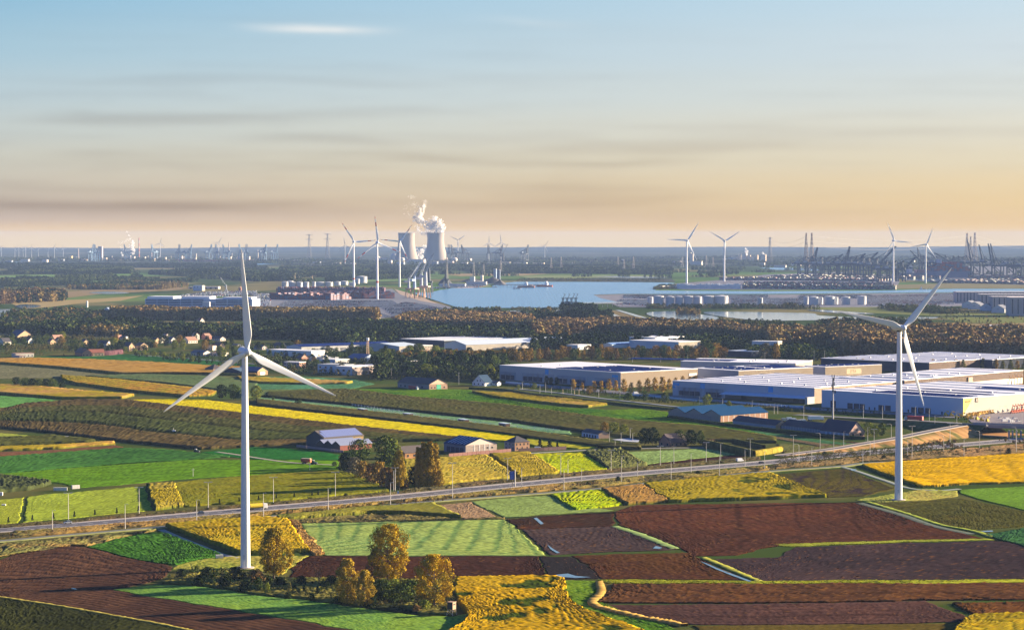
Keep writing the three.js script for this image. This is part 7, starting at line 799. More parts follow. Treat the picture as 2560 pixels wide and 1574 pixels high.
mass('containers', 'many coloured container row behind the canal', (add) => { stacks([1856, 722], [2240, 724], 96, 3, 6, MIXC, add); stacks([1860, 712], [2230, 713], 90, 4, 4, MIXC, add, 30); stacks([1800, 700], [2200, 703], 100, 6, 4, MIXC, add, 40); });
mass('containers', 'hazy container yards under the cranes at the right', (add) => { stacks([1930, 694], [2220, 698], 80, 8, 4, MIXC, add, 60); stacks([2330, 706], [2640, 712], 90, 8, 4, MIXC, add, 50); stacks([2480, 700], [2640, 700], 40, 8, 5, MIXC, add, 60); stacks([430, 654], [640, 654], 50, 3, 5, BOXC, add, 30); });
const CARC = [[0.6, 0.62, 0.66], [0.7, 0.72, 0.75], [0.16, 0.2, 0.28], [0.05, 0.06, 0.08], [0.3, 0.36, 0.46], [0.66, 0.68, 0.7], [0.1, 0.14, 0.24], [0.4, 0.08, 0.07]];
const carPark = (o, sp, cols, add, big) => sprinkle(o, 1e9 < sp ? 0 : Math.round(areaOf(o) / (sp * sp)), (x, z) => { const xx = Math.round(x / 2.6) * 2.6, zz = Math.round(z / 11) * 11, c = fbm(xx / 40, zz / 90, 2) > 0.5 ? cols[Math.floor(R() * 2)] : cols[Math.floor(R() * cols.length)]; add(xx, 0.4, zz, 1.9 * big, 0.95 * big, 4.6 * big, 0.06, c); add(xx, 0.4 + 0.95 * big, zz - 0.3, 1.6 * big, 0.55 * big, 2.6 * big, 0.06, c.map((v) => v * 0.45)); });
const areaOf = (o) => { const p = pts(o).map((q) => G(q[0], q[1])); let a = 0; p.forEach((q, i) => { const b = p[(i + 1) % p.length]; a += q.x * b.z - b.x * q.z; }); return Math.abs(a) / 2; };
mass('parked_cars', 'thousands of pale and dark cars parked in blocks on the dock', (add) => { for (const o of ['690,790 720,776 760,778 790,792', '800,793 790,776 850,776 890,793', '900,793 870,776 930,776 975,792', '690,768 720,752 980,752 1000,764 960,770', '985,788 960,772 1010,756 1060,762 1130,776 1080,784', '1000,796 960,794 985,790 1020,792']) carPark(o, 5.2, CARC, add, 1.25); });
mass('parked_cars', 'thousands of cars parked along the canal before the white tanks', (add) => { for (const o of ['1560,746 1560,738 1920,738 1920,746', '1540,760 1550,750 1620,750 1620,764', '1830,764 1830,746 2010,746 2010,764', '2170,764 2170,740 2390,734 2385,760', '2000,746 2000,738 2180,738 2180,746']) carPark(o, 6, o.startsWith('2170') ? [[0.75, 0.7, 0.68], [0.78, 0.78, 0.78], [0.5, 0.2, 0.16], [0.3, 0.3, 0.34], [0.7, 0.66, 0.6]] : CARC, add, 1.3); });
mass('parked_cars', 'scattered cars, lorries and trailers on the left dock land', (add) => { for (const o of ['600,760 640,735 680,735 672,765', '420,742 520,730 640,728 640,738 440,746', '1080,720 1180,712 1230,710 1200,717 1100,722']) carPark(o, 12, CARC, add, 1.7); });

// ---------------------------------------------------------------- tanks, heaps, ships, jetties, big striped halls
[[1626, 764, 14, 22], [1647, 766, 25, 26], [1675, 766, 22, 25], [1698, 766, 20, 25], [1721, 766, 22, 26], [1744, 766, 22, 25], [1772, 767, 26, 27], [1803, 767, 36, 27]].forEach(([x, y, w, h]) => tank('big white storage tank in the left group along the canal', x, y, w, h, 'white storage tanks of the left group along the canal'));
tank('single tall pale tank between the two tank groups', 1901, 768, 13, 24);
[[2016, 761, 13, 20], [2034, 762, 24, 20], [2052, 761, 12, 18], [2074, 762, 25, 21], [2090, 761, 12, 19], [2115, 762, 22, 20], [2155, 762, 23, 22]].forEach(([x, y, w, h]) => tank('big white storage tank in the right group along the canal', x, y, w, h, 'white storage tanks of the right group along the canal'));
[[712, 716, 16, 12], [730, 717, 18, 12], [748, 717, 16, 12], [765, 718, 14, 13], [784, 717, 10, 13], [800, 715, 22, 10], [822, 715, 20, 10], [843, 714, 16, 10], [860, 712, 20, 9], [725, 711, 16, 9], [750, 710, 16, 9], [880, 714, 16, 8]].forEach(([x, y, w, h]) => tank('white oil tank behind the red container blocks', x, y, w, h, 'white oil tanks behind the red container blocks'));
tank('large pale round tank between the two left white turbines', 904, 707, 27, 16); tank('small tank in front of the large pale round tank', 893, 709, 12, 12);
[[1478, 656, 7, 5], [1491, 656, 6, 5], [1557, 655, 8, 7], [1596, 655, 6, 4]].forEach(([x, y, w, h]) => tank('tiny bright sphere-like tank on the far bank', x, y, w, h, 'tiny bright tanks on the far bank'));
function heap(label, x, y, w, h, c) { const s = mpp(y), g = new THREE.ConeGeometry(w * s / 2, h * s, 20, 6), p = g.attributes.position; for (let i = 0; i < p.count; i++) { const n = 0.85 + 0.3 * vnoise(p.getX(i) * 0.08 + 7, p.getZ(i) * 0.08 + p.getY(i) * 0.05); p.setX(i, p.getX(i) * n * 1.2); p.setZ(i, p.getZ(i) * n); } g.translate(0, h * s / 2, 0); g.computeVertexNormals(); const m = mesh('coal_heap', g, M(...c, 0.95)); m.position.copy(G(x, y)); tag(m, label, 'heap'); }
heap('dark coal heap left of the conveyor masts on the curved quay', 1114, 712, 34, 24, [0.06, 0.065, 0.075]); heap('wide dark coal heap behind the jetty', 1232, 708, 56, 17, [0.08, 0.08, 0.08]); heap('brown grey coal heap right of the wide coal heap', 1250, 712, 30, 14, [0.16, 0.14, 0.12]); heap('long low coal heap in front of the far meadow', 1180, 704, 60, 8, [0.1, 0.1, 0.11]);
farBox('bulk_silo', 'blue grey twin silo tower behind the coal heaps', 'silo', 1237, 702, 7, 30, 4, M(0.3, 0.4, 0.52)); farBox('bulk_silo', 'dark head house on top of the twin silo', 'silo', 1245, 700, 10, 26, 4, M(0.16, 0.2, 0.28)); farBox('dock_shed', 'white long shed with dark bays on the curved quay', 'building', 1130, 716, 70, 7, 6, M(0.62, 0.62, 0.66)); farBox('dock_shed', 'white long shed right of the masts on the curved quay', 'building', 1190, 712, 54, 8, 6, M(0.66, 0.62, 0.6)); farBox('bulk_silo', 'white silo block behind the white sheds', 'silo', 1180, 706, 12, 14, 5, M(0.7, 0.68, 0.66)); farBox('bulk_silo', 'slim white silo next to the coal heap', 'silo', 1204, 704, 6, 16, 4, M(0.7, 0.66, 0.6));
function hull(t, L, B, H, m, name = 'hull') { const s = new THREE.Shape(); s.moveTo(-L / 2, -B / 2); s.lineTo(L * 0.34, -B / 2); s.quadraticCurveTo(L * 0.47, -B * 0.4, L / 2, 0); s.quadraticCurveTo(L * 0.47, B * 0.4, L * 0.34, B / 2); s.lineTo(-L / 2, B / 2); s.closePath(); const g = new THREE.ExtrudeGeometry(s, { depth: H, bevelEnabled: false }); g.rotateX(-Math.PI / 2); g.translate(0, -1, 0); return mesh(name, g, m, t); }
function ship(label, x, y, Lp, turn, o) { const s = mpp(y), t = thing('ship', label, 'ship', G(x, y), turn), L = Lp * s; hull(t, L, L * 0.2, L * 0.13, o.hull); const sp = new MB(); sp.box(o.sx * L, L * 0.1, 0, L * 0.16, L * 0.17, L * 0.15); sp.box(o.sx * L, L * 0.27, 0, L * 0.1, L * 0.06, L * 0.13); sp.build('superstructure', WHITE, t); new MB().cyl((o.sx - 0.06) * L, L * 0.3, 0, L * 0.02, L * 0.09, 8).build('funnel', o.funnel ?? CRD, t); const d = new MB(); for (let i = 0; i < 4; i++) d.box((-0.05 + i * 0.11 + (o.sx > 0 ? -0.3 : 0.05)) * L, L * 0.12, 0, L * 0.09, L * 0.04, L * 0.14); d.build('hatch', o.deck ?? M(0.3, 0.12, 0.08), t); new MB().bar(V(0.1 * L, L * 0.1, 0), V(0.1 * L, L * 0.36, 0), L * 0.008, L * 0.005, 5).build('mast', JW, t); return t; }
ship('orange red ship with a white bridge moored at the jetty', 1362, 717, 42, -0.35, { hull: M(0.7, 0.13, 0.04, 0.5), sx: 0.1, deck: M(0.6, 0.58, 0.56) }); ship('reddish dredger with dark gear left of the orange red ship', 1316, 719, 44, -0.2, { hull: M(0.4, 0.17, 0.13), sx: -0.02, deck: M(0.34, 0.2, 0.16) }); ship('small brown barge moored at the curved quay', 1236, 718.5, 16, 0, { hull: M(0.3, 0.2, 0.16), sx: -0.3 }); ship('small dark barge left of the small brown barge', 1192, 719.5, 16, 0, { hull: M(0.16, 0.15, 0.16), sx: 0.3 }); ship('low pale barge in front of the orange red ship', 1292, 722, 22, 0.1, { hull: M(0.36, 0.26, 0.22), sx: -0.3 }); ship('small white vessel at the canal bank below the turbine', 2308, 724, 20, 0.1, { hull: M(0.5, 0.48, 0.46), sx: -0.2 }); ship('tug with a dark hull left of the small white vessel', 2324, 723, 10, 0.1, { hull: M(0.1, 0.13, 0.18), sx: 0.1 });
{ const y = 702, s = mpp(y), t = thing('container_ship', 'huge container ship loaded high at the right terminal', 'ship', G(2370, y - 8), -2.9), L = 128 * s; hull(t, L, 46, 26, M(0.1, 0.14, 0.26)); seedState = 55; const ht = [3, 4, 5, 7, 8, 8, 8, 7, 8, 8, 7, 6, 5, 4]; for (let i = 0; i < 14; i++) { const st = new MB([1, 1, 1]); for (let r = 0; r < 5; r++) for (let k = 0; k < ht[i]; k++) { st.color(pick([[0.2, 0.05, 0.07], [0.24, 0.06, 0.06], [0.07, 0.1, 0.2], [0.16, 0.06, 0.1]])); st.box(L * (-0.44 + i * 0.064), 25 + k * 4.2, -18 + r * 9, L * 0.058, 4, 8.6); } tag(st.build('container_bay', VC, t), null, null, null, 'stuff'); } new MB().box(L * 0.2, 25, 0, L * 0.03, 44, 40).build('bridge', M(0.5, 0.52, 0.56), t); }
{ const t = thing('ship', 'second large ship with red decks behind the raised crane', 'ship', G(2318, 693), -2.9); hull(t, 220, 34, 18, M(0.12, 0.14, 0.24)); new MB().box(70, 17, 0, 14, 26, 28).build('superstructure', M(0.5, 0.5, 0.54), t); new MB().box(-20, 17, 0, 130, 12, 30).build('container_bay', M(0.2, 0.12, 0.17), t); }
function jetty(label, a, b, h, n, m) { const p = G(...a), q = G(...b), t = thing('jetty', label, 'jetty', V(0, 0, 0)), d = new MB(), th = Math.atan2(-(q.z - p.z), q.x - p.x), c = p.clone().add(q).multiplyScalar(0.5); d.box(c.x, h, c.z, p.distanceTo(q), 1.4, 7, th); d.build('deck', m, t); const r = new MB(); r.box(c.x, h + 2.4, c.z, p.distanceTo(q), 0.8, 1, th); r.build('pipe', STEEL, t); for (let i = 0; i <= n; i++) { const e = p.clone().lerp(q, i / n); new MB().cyl(e.x, -0.5, e.z, 0.9, h + 0.6, 6).build('pile', m, t); } }
jetty('long dark jetty on piles leading to the red ships', [1228, 716], [1348, 717], 5, 12, M(0.12, 0.12, 0.13)); jetty('grey pipe bridge between the loading tower and the tank yard', [1444, 768], [1556, 766], 7, 9, M(0.26, 0.27, 0.3));
{ const t = thing('loading_tower', 'dark steel loading tower with arms behind the pond trees', 'tower', G(1424, 775), 0.2), h = 25, b = new MB(); for (let i = 0; i < 4; i++) for (const j of [-5, 5]) new MB().box(-14 + i * 9, 0, j, 1.3, h, 1.3).build('column', CRD, t); for (let k = 1; k <= 3; k++) new MB().box(0, k * h / 3 - 1, 0, 32, 1.4, 13).build('platform', CRD, t); for (const x of [-14, -4, 6, 13]) b.bar(V(x, h, 0), V(x + 5, h + 8, 0), 0.7, 0.5, 4).bar(V(x + 5, h + 8, 0), V(x + 1, h + 10, 0), 0.5, 0.4, 4); b.build('loading_arm', CRD, t); new MB().box(-5, h * 0.5, 4, 9, 6, 5).build('cabin', M(0.12, 0.16, 0.22), t); }
// beige halls with dark vertical slots at the right, and the gabled sheds before them
const SLOTW = M(0.42, 0.36, 0.36, 0.8);
for (const [l, x, y, w, h, n, o] of [['long beige hall with dark vertical slots furthest back at the right edge', 2640, 757, 246, 27, 30, { wl: SLOTW }], ['middle beige hall with dark vertical slots', 2660, 768, 206, 32, 20, {}], ['beige hall with dark vertical slots before the gabled sheds', 2680, 778, 196, 36, 16, {}], ['front beige hall with dark vertical slots at the right edge', 2700, 790, 172, 46, 12, {}]]) { const s = mpp(y), B = bldg('storage_hall', l, 'warehouse', x, y, { w: w * s, d: 55, h: h * s, turn: -3, wall: SLOTW, roofM: M(0.55, 0.5, 0.48) }); for (let i = 0; i < n; i++) B.fit('slot', 'f', B.w * (i + 0.5) / n, B.h * 0.12, 2.2, B.h * 0.8, M(0.06, 0.065, 0.09), 0.1); }
[[2436, 770, 'leftmost pale gabled shed before the slotted halls'], [2452, 773, 'second pale gabled shed before the slotted halls'], [2482, 777, 'third pale gabled shed before the slotted halls'], [2512, 782, 'fourth pale gabled shed before the slotted halls']].forEach(([x, y, l], i) => bldg('gabled_shed', l, 'shed', x, y, { w: 26, d: 44, h: 8.5, rh: 7, axis: 'z', turn: -24, wall: M(0.44, 0.52, 0.58), wallR: GREYW, roofM: M(0.12, 0.13, 0.17), open: [['f', 1, 6.5, 5, 1.2, 9, 17, M(0.2, 0.3, 0.34), 'lettering_board'], ['r', 1, 0, 16, 5, 20, 40, NAVY, 'gate']] }));
bldg('flat_hall', 'wide flat white hall roof behind the right brown plantation', 'warehouse', 2600, 846, { w: 130, d: 110, h: 8, turn: -30, wall: M(0.6, 0.6, 0.62), roofM: ROOFW, open: [['f', 5, 0, 5, 4, 0, 130, NAVY, 'gate']] }); bldg('flat_hall', 'long flat white hall roof at the right edge above the plantation', 'warehouse', 2660, 836, { w: 160, d: 120, h: 8, turn: -30, wall: M(0.6, 0.6, 0.62), roofM: ROOFW, open: [['f', 5, 0, 5, 4, 0, 160, NAVY, 'gate']] }); bldg('flat_hall', 'small yellow lit shed behind the right brown plantation', 'building', 2400, 832, { w: 30, d: 14, h: 6, wall: M(0.6, 0.48, 0.24), turn: -20, roofM: WHITE, open: [['f', 2, 0, 4, 3]] });

// ---------------------------------------------------------------- lamp posts, masts, signs
const POST = M(0.62, 0.58, 0.52, 0.6), HEAD = M(0.55, 0.55, 0.53, 0.5);
const lampKinds = {};
function lamp(kind, x, y, top, label, group) { const q = G(x, y), H = (y - top) * mpp(y); if (lampKinds[kind]) return copy(lampKinds[kind], 'street_lamp', label, q, 0.28, [1, H / 16, 1], group); const t = thing('street_lamp', label, 'street lamp', q, 0.28, group); t.scale.y = H / 16; new MB().cyl(0, 0, 0, 0.2, 16, 8, 0.11).build('post', POST, t); if (kind === 'tee') { new MB().box(0, 15.8, 0, 3.6, 0.16, 0.16).build('arm', POST, t); for (const s of [-1.6, 1.6]) new MB().box(s, 15.75, 0, 1.5, 0.3, 0.6).build('lamp_head', HEAD, t); } else if (kind === 'hook') { const b = new MB(); for (let i = 0; i < 6; i++) { const a = i / 6 * 1.4, c = (i + 1) / 6 * 1.4; b.bar(V(-2.6 * (1 - Math.cos(a)), 15.9 + 1.6 * Math.sin(a), 0), V(-2.6 * (1 - Math.cos(c)), 15.9 + 1.6 * Math.sin(c), 0), 0.11, 0.11, 5); } b.build('arm', POST, t); new MB().box(-2.9, 17.3, 0, 1.3, 0.2, 0.4).build('lamp_head', HEAD, t); } else { new MB().box(0.5, 15.9, 0, 1.4, 0.14, 0.14).build('arm', POST, t); new MB().box(1.2, 15.8, 0, 0.9, 0.22, 0.4).build('lamp_head', HEAD, t); } return lampKinds[kind] = t; }
[[170, 1298, 1231], [347, 1283, 1217], [520, 1273, 1204], [683, 1258, 1192], [838, 1243, 1179], [988, 1228, 1168], [1131, 1246, 1156], [1269, 1203, 1145], [1402, 1189, 1134], [1528, 1180, 1124], [1651, 1166, 1114], [1766, 1158, 1105], [1876, 1143, 1096], [1984, 1146, 1087], [2281, 1148, 1064], [2376, 1107, 1057], [2186, 1125, 1072]].forEach(([x, y, t]) => lamp('tee', x, y, t, 'tall double armed street lamp along the main road', 'double armed street lamps along the main road'));
[[130, 1330, 1275], [312, 1321, 1259], [491, 1305, 1249], [658, 1291, 1231], [820, 1276, 1219], [976, 1261, 1205], [984, 1229, 1176], [1304, 1218, 1169], [1410, 1225, 1172], [1420, 1188, 1148], [1454, 1204, 1171], [1554, 1208, 1140], [1594, 1192, 1155], [1678, 1198, 1152], [1685, 1163, 1116], [1728, 1180, 1133], [1799, 1188, 1137], [1802, 1150, 1108], [1863, 1166, 1122], [1912, 1175, 1128], [2030, 1166, 1118], [2158, 1159, 1122], [2270, 1141, 1098], [2411, 1141, 1097], [2085, 1131, 1080], [2110, 1118, 1078], [2170, 1107, 1068], [2542, 1132, 1085], [1524, 1105, 1078], [1553, 1106, 1080], [1582, 1105, 1082], [1576, 1099, 1070], [1538, 1120, 1100]].forEach(([x, y, t]) => lamp('single', x, y, t, 'slim single street lamp along the roads', 'slim single street lamps along the roads'));
[[1998, 1157, 1113], [2051, 1122, 1085], [2360, 1131, 1091], [2450, 1122, 1080], [2541, 1115, 1070], [2229, 1096, 1062], [2176, 1142, 1104]].forEach(([x, y, t]) => lamp('hook', x, y, t, 'hooked street lamp near the slip road', 'hooked street lamps near the slip road'));
[[2159, 1050, 1011], [2207, 1050, 1013], [2289, 1052, 1015], [2324, 1056, 1020], [2338, 1073, 1037], [2393, 1062, 1028], [2474, 1062, 1020], [2010, 1048, 1012], [1936, 1034, 1008], [1945, 1034, 1010], [1881, 1027, 1000], [1749, 1017, 990], [1807, 1022, 995], [1550, 1000, 974], [1350, 982, 960], [1364, 981, 955], [1379, 984, 967], [1306, 974, 953], [1497, 992, 974], [1429, 985, 967], [2530, 1066, 1030], [2556, 1066, 1028]].forEach(([x, y, t]) => lamp('single', x, y, t, 'thin street lamp in front of the warehouses', 'thin street lamps in front of the warehouses'));
{ const q = G(2083, 1049), H = 107 * mpp(1049), t = thing('telecom_mast', 'dark slim telecom mast with antennas before the grey blue warehouse', 'mast', q); new MB().cyl(0, 0, 0, 0.75, H, 12, 0.4).build('pole', M(0.5, 0.48, 0.48), t); new MB().cyl(0, H * 0.66, 0, 0.72, H * 0.31, 10, 0.6).build('cable_sleeve', DARK, t); for (const [y, x] of [[0.92, 0.9], [0.8, 1.2], [0.75, -1.1], [0.98, -0.9], [0.97, 1]]) new MB().box(x, H * y, 0.3, 0.5, 3, 0.5).build('antenna', DARK, t); mesh('dish', new THREE.CylinderGeometry(1.3, 1.3, 0.8, 18).rotateZ(Math.PI / 2).translate(1.6, H * 0.66, 0.4), DARK, t); new MB().box(0, H * 0.98, 0, 3.4, 0.3, 0.3).build('antenna_bracket', DARK, t); }
{ const q = G(919, 905), H = 54 * mpp(905), t = thing('lattice_mast', 'orange lattice mast with a white drum on top in the factory estate', 'mast', q); for (const [i, j] of [[-1, -1], [1, -1], [1, 1], [-1, 1]]) new MB().bar(V(i * 1.8, 0, j * 1.8), V(i * 0.9, H, j * 0.9), 0.18, 0.16, 4).build('leg', M(0.6, 0.42, 0.28), t); const b = new MB(); for (let k = 0; k < 12; k++) for (const j of [-1, 1]) { const a = k / 12, c = (k + 1) / 12, w0 = lerp(1.8, 0.9, a), w1 = lerp(1.8, 0.9, c); b.bar(V(-w0, a * H, j * w0), V(w1, c * H, j * w1), 0.1, 0.1, 3).bar(V(w0, a * H, j * w0), V(-w1, c * H, j * w1), 0.1, 0.1, 3); } b.build('bracing', M(0.6, 0.42, 0.28), t); new MB().cyl(0, H, 0, 1.7, 3.4, 14).build('drum', WHITE, t); }
[[1147, 962, 930], [1118, 940, 905], [952, 938, 912], [978, 944, 920], [1741, 818, 804], [1326, 857, 836], [1582, 905, 892], [1652, 905, 890], [1719, 905, 888], [2036, 901, 876], [2062, 902, 875], [1913, 905, 880], [482, 1191, 1170], [612, 1187, 1165], [774, 1175, 1158]].forEach(([x, y, t]) => { const q = G(x, y), H = (y - t) * mpp(y), p = thing('utility_pole', 'thin bare utility pole in the fields or at the wood edge', 'pole', q, 0, 'thin bare utility poles'); new MB().cyl(0, 0, 0, 0.2, H, 6, 0.13).build('post', POST, p); new MB().box(0, H - 1, 0, 2.2, 0.15, 0.15).build('crossarm', POST, p); });
{ const q = G(1283, 1216), t = thing('road_sign', 'large blue direction sign on a post beside the main road', 'road sign', q, -0.35); new MB().cyl(-0.6, 0, 0, 0.2, 8, 8).build('post', DARK, t); new MB().cyl(1.2, 0, 0, 0.34, 10.5, 8).build('post', POST, t); new MB().box(-0.8, 4.4, 0.2, 2.9, 5, 0.16).build('board', M(0.015, 0.1, 0.45, 0.4), t); for (const y of [5.4, 6.6, 7.9, 8.8]) new MB().box(-0.8, y, 0.3, 1.7, 0.25, 0.03).build('arrow_stripe', M(0.4, 0.55, 0.75), t); }
for (const [l, x, y, w, h, c] of [['small white traffic sign on the slip road verge', 2157, 1144, 1.3, 1.3, [0.7, 0.7, 0.68]], ['small yellow sign by the cross road', 2421, 1056, 1, 1.6, [0.7, 0.5, 0.05]], ['small blue white kilometre board on the road edge', 995, 1240, 0.9, 1.5, [0.4, 0.55, 0.7]]]) { const t = thing('road_sign', l, 'road sign', G(x, y)); new MB().cyl(0, 0, 0, 0.07, 2.8, 6).build('post', POST, t); new MB().box(0, 1.6, 0.1, w, h, 0.06).build('board', M(...c), t); }

// ---------------------------------------------------------------- vehicles
const TYRE = M(0.02, 0.02, 0.022, 0.9);
function wheels(t, list, r, half, w = 0.3) { for (const x of list) for (const s of [-1, 1]) { mesh('wheel', new THREE.CylinderGeometry(r, r, w, 14).rotateX(Math.PI / 2).translate(x, r, s * half), TYRE, t); } }
function extr(outline, width, m, name, t, y0 = 0) { const s = new THREE.Shape(outline.map((q) => new THREE.Vector2(q[0], q[1]))), g = new THREE.ExtrudeGeometry(s, { depth: width - 0.1, bevelEnabled: true, bevelSize: 0.05, bevelThickness: 0.05, bevelSegments: 1 }); g.translate(0, y0, -(width - 0.1) / 2); return mesh(name, g, m, t); }
const ROADDIR = 0.55;
function car(label, x, y, c, turn, van, h0 = 0.15) { const q = G(x, y); q.y = h0; const t = thing('car', label, van ? 'van' : 'car', q, turn), paint = M(...c, 0.3); if (van) { extr([[-2.6, 0.4], [2.5, 0.4], [2.6, 1.1], [1.9, 1.35], [1.3, 2.3], [-2.6, 2.35]], 1.95, paint, 'body', t); extr([[1.45, 1.35], [1.84, 1.35], [1.34, 2.15], [1.3, 2.15]], 1.97, GLASS, 'window', t); } else { extr([[-2.1, 0.35], [2.15, 0.35], [2.15, 0.75], [1.2, 0.95], [-2.1, 1]], 1.8, paint, 'body', t); extr([[-1.9, 0.98], [1.1, 0.95], [0.4, 1.45], [-1.4, 1.48]], 1.55, GLASS, 'cabin_glass', t); extr([[-1.35, 1.47], [0.38, 1.45], [0.36, 1.52], [-1.3, 1.54]], 1.45, paint, 'roof', t); } wheels(t, [-1.35, 1.35], 0.34, 0.8); for (const s of [-0.65, 0.65]) { new MB().box(van ? 2.6 : 2.18, 0.62, s, 0.1, 0.22, 0.35).build('headlight', M(0.8, 0.8, 0.76, 0.2), t); } return t; }
car('grey estate car on the main road at the left', 168, 1309, [0.3, 0.33, 0.38], ROADDIR + 3.14); car('dark blue car on the main road left of the nearer turbine', 500, 1285, [0.03, 0.05, 0.1], ROADDIR + 3.14); car('white van on the far lane near the golden hedge', 1850, 1154, [0.75, 0.77, 0.8], ROADDIR, 1); car('dark car on the main road left of the second turbine', 1905, 1159, [0.06, 0.06, 0.08], ROADDIR); car('white car parked in front of the hipped roof house fence', 1346, 1125, [0.7, 0.74, 0.8], 0.3, 1); car('white van by the arch before the warehouse corner', 1590, 985, [0.75, 0.75, 0.72], 0.5, 1); car('red car in front of the factory estate', 709, 932, [0.5, 0.08, 0.06], 0.4);
[[1975, 1050, [0.5, 0.6, 0.72]], [1985, 1052, [0.6, 0.66, 0.72]], [1998, 1056, [0.66, 0.72, 0.78]], [2010, 1055, [0.3, 0.38, 0.46]], [1962, 1052, [0.2, 0.25, 0.3]]].forEach(([x, y, c]) => car('pale van parked in the yard behind the navy roofed barns', x, y, c, 0.4, 1).userData.group = 'vans parked behind the navy roofed barns');
[[2502, 1046], [2520, 1050], [2538, 1047], [2512, 1054], [2548, 1054], [2530, 1056]].forEach(([x, y], i) => car('white vehicle parked in the machine yard above the flyover', x, y, [0.75, 0.74, 0.72], 0.5, i % 2, 7.5 * 0).userData.group = 'white vehicles in the machine yard');
function lorry(label, x, y, turn, cab, box, L, h0, kind) { const q = G(x, y, h0); const t = thing('lorry', label, 'lorry', q, turn); extr([[L / 2 - 2.2, 0.6], [L / 2, 0.6], [L / 2, 2], [L / 2 - 0.25, 3.2], [L / 2 - 2.2, 3.3]], 2.5, M(...cab, 0.4), 'cab', t); new MB().box(L / 2 + 0.02, 1.9, 0, 0.1, 1, 2.1).build('windscreen', GLASS, t); if (kind === 'tank') mesh('tank', new THREE.CylinderGeometry(1.35, 1.35, L - 3, 16).rotateZ(Math.PI / 2).translate(-1.2, 2.2, 0), M(...box, 0.4), t); else new MB().box(-1.2, 1, 0, L - 2.9, 2.9, 2.5).build('cargo_box', M(...box, 0.5), t); new MB().box(-1, 0.7, 0, L - 2, 0.3, 1.1).build('chassis', DARK, t); wheels(t, [L / 2 - 1.4, -L / 2 + 1, -L / 2 + 2.3], 0.5, 1.05, 0.4); return t; }
lorry('yellow tank lorry with a white cab on the main road', 644, 1273, ROADDIR, [0.75, 0.74, 0.7], [0.7, 0.5, 0.02], 11, 0.15, 'tank'); lorry('red box lorry with a white cab on the cross road', 2286, 1051.5, 2.55, [0.5, 0.52, 0.56], [0.6, 0.05, 0.05], 16, 3.3); lorry('red lorry parked along the brown farm shed', 1034, 973.5, -0.9, [0.7, 0.72, 0.75], [0.5, 0.06, 0.07], 15, 0.3); lorry('white coach parked in front of the grey blue warehouse', 2040, 1051, 0.35, [0.66, 0.7, 0.75], [0.66, 0.7, 0.75], 14, 0.4);
function tractor(label, x, y, turn, c) { const t = thing('tractor', label, 'tractor', G(x, y), turn); extr([[0.2, 0.9], [2.4, 0.9], [2.4, 1.6], [0.3, 1.8]], 1, M(...c, 0.4), 'bonnet', t); extr([[-1.1, 1], [0.4, 1], [0.2, 2.7], [-0.9, 2.75]], 1.5, GLASS, 'cab', t); new MB().box(-0.35, 2.76, 0, 1.4, 0.14, 1.6).build('roof', WHITE, t); wheels(t, [-0.7], 0.95, 0.95, 0.55); wheels(t, [1.7], 0.6, 0.85, 0.4); return t; }
tractor('dark tractor pulling the red trailer on the green meadow', 784, 1161, -0.35, [0.06, 0.08, 0.12]); tractor('dark tractor on the farm lane below the orchard', 490, 1132, -0.3, [0.08, 0.09, 0.11]);
{ const t = thing('trailer', 'red harvest trailer behind the tractor on the green meadow', 'trailer', G(765, 1159), -0.35); new MB().hexa([V(-3.4, 1.2, 1.1), V(3.4, 1.2, 1.1), V(3.4, 1.2, -1.1), V(-3.4, 1.2, -1.1)], [V(-3.6, 3.4, 1.35), V(3.6, 3.4, 1.35), V(3.6, 3.4, -1.35), V(-3.6, 3.4, -1.35)]).build('body', M(0.6, 0.1, 0.05, 0.5), t); new MB().box(0, 3.42, 0, 6.4, 0.3, 2.2).build('load', M(0.6, 0.5, 0.36), t); new MB().bar(V(3.4, 0.9, 0), V(5.4, 0.8, 0), 0.1).build('drawbar', DARK, t); wheels(t, [-1.7, -0.1], 0.65, 1.1, 0.45); }
function machine(label, x, y, c, H, group, turn) { const q = G(x, y), t = thing('lift_machine', label, 'machine', q, turn, group); new MB().box(0, 0.5, 0, 3.4, 1.3, 2).build('chassis', M(...c), t); new MB().box(-0.6, 1.8, 0, 1.8, 1.2, 1.5).build('turret', M(...c), t); new MB().bar(V(-0.8, 2.6, 0), V(0.6, H, 0), 0.3, 0.22, 6).bar(V(0.6, H, 0), V(2, H * 0.8, 0), 0.24, 0.2, 6).build('boom', M(...c), t); new MB().box(2.2, H * 0.75, 0, 0.8, 1, 1.4).build('basket', M(...c), t); wheels(t, [-1.1, 1.1], 0.5, 0.95); }
for (let i = 0; i < 15; i++) machine('yellow construction machine parked beside the lit cream wall', 2420 + i * 5.6 + hash(i, 1) * 2, 1042 - i * 0.8, [0.5, 0.3, 0.05], 3.4, 'yellow machines beside the lit cream wall', hash(i, 3));
[[2366, 1040], [2380, 1041], [2394, 1046], [2406, 1044], [2418, 1047], [2430, 1048], [2444, 1050], [2456, 1053], [2470, 1055]].forEach(([x, y], i) => machine('yellow lifting machine at the corner of the grey blue warehouse', x, y, [0.66, 0.44, 0.05], 4.5, 'yellow lifting machines at the warehouse corner', hash(i, 4)));
for (let i = 0; i < 12; i++) machine('red aerial lift in the row before the lit cream wall', 2532 + i * 6.5, 1034 - i * 0.9, [0.5, 0.12, 0.06], 8, 'red aerial lifts before the lit cream wall', 0.6);
for (let i = 0; i < 13; i++) machine('tall orange aerial lift behind the grey blue warehouse roof', 2524 + i * 7, 973 - i * 0.8, [0.55, 0.28, 0.12], 14, 'tall orange aerial lifts behind the warehouse roof', 0.5);
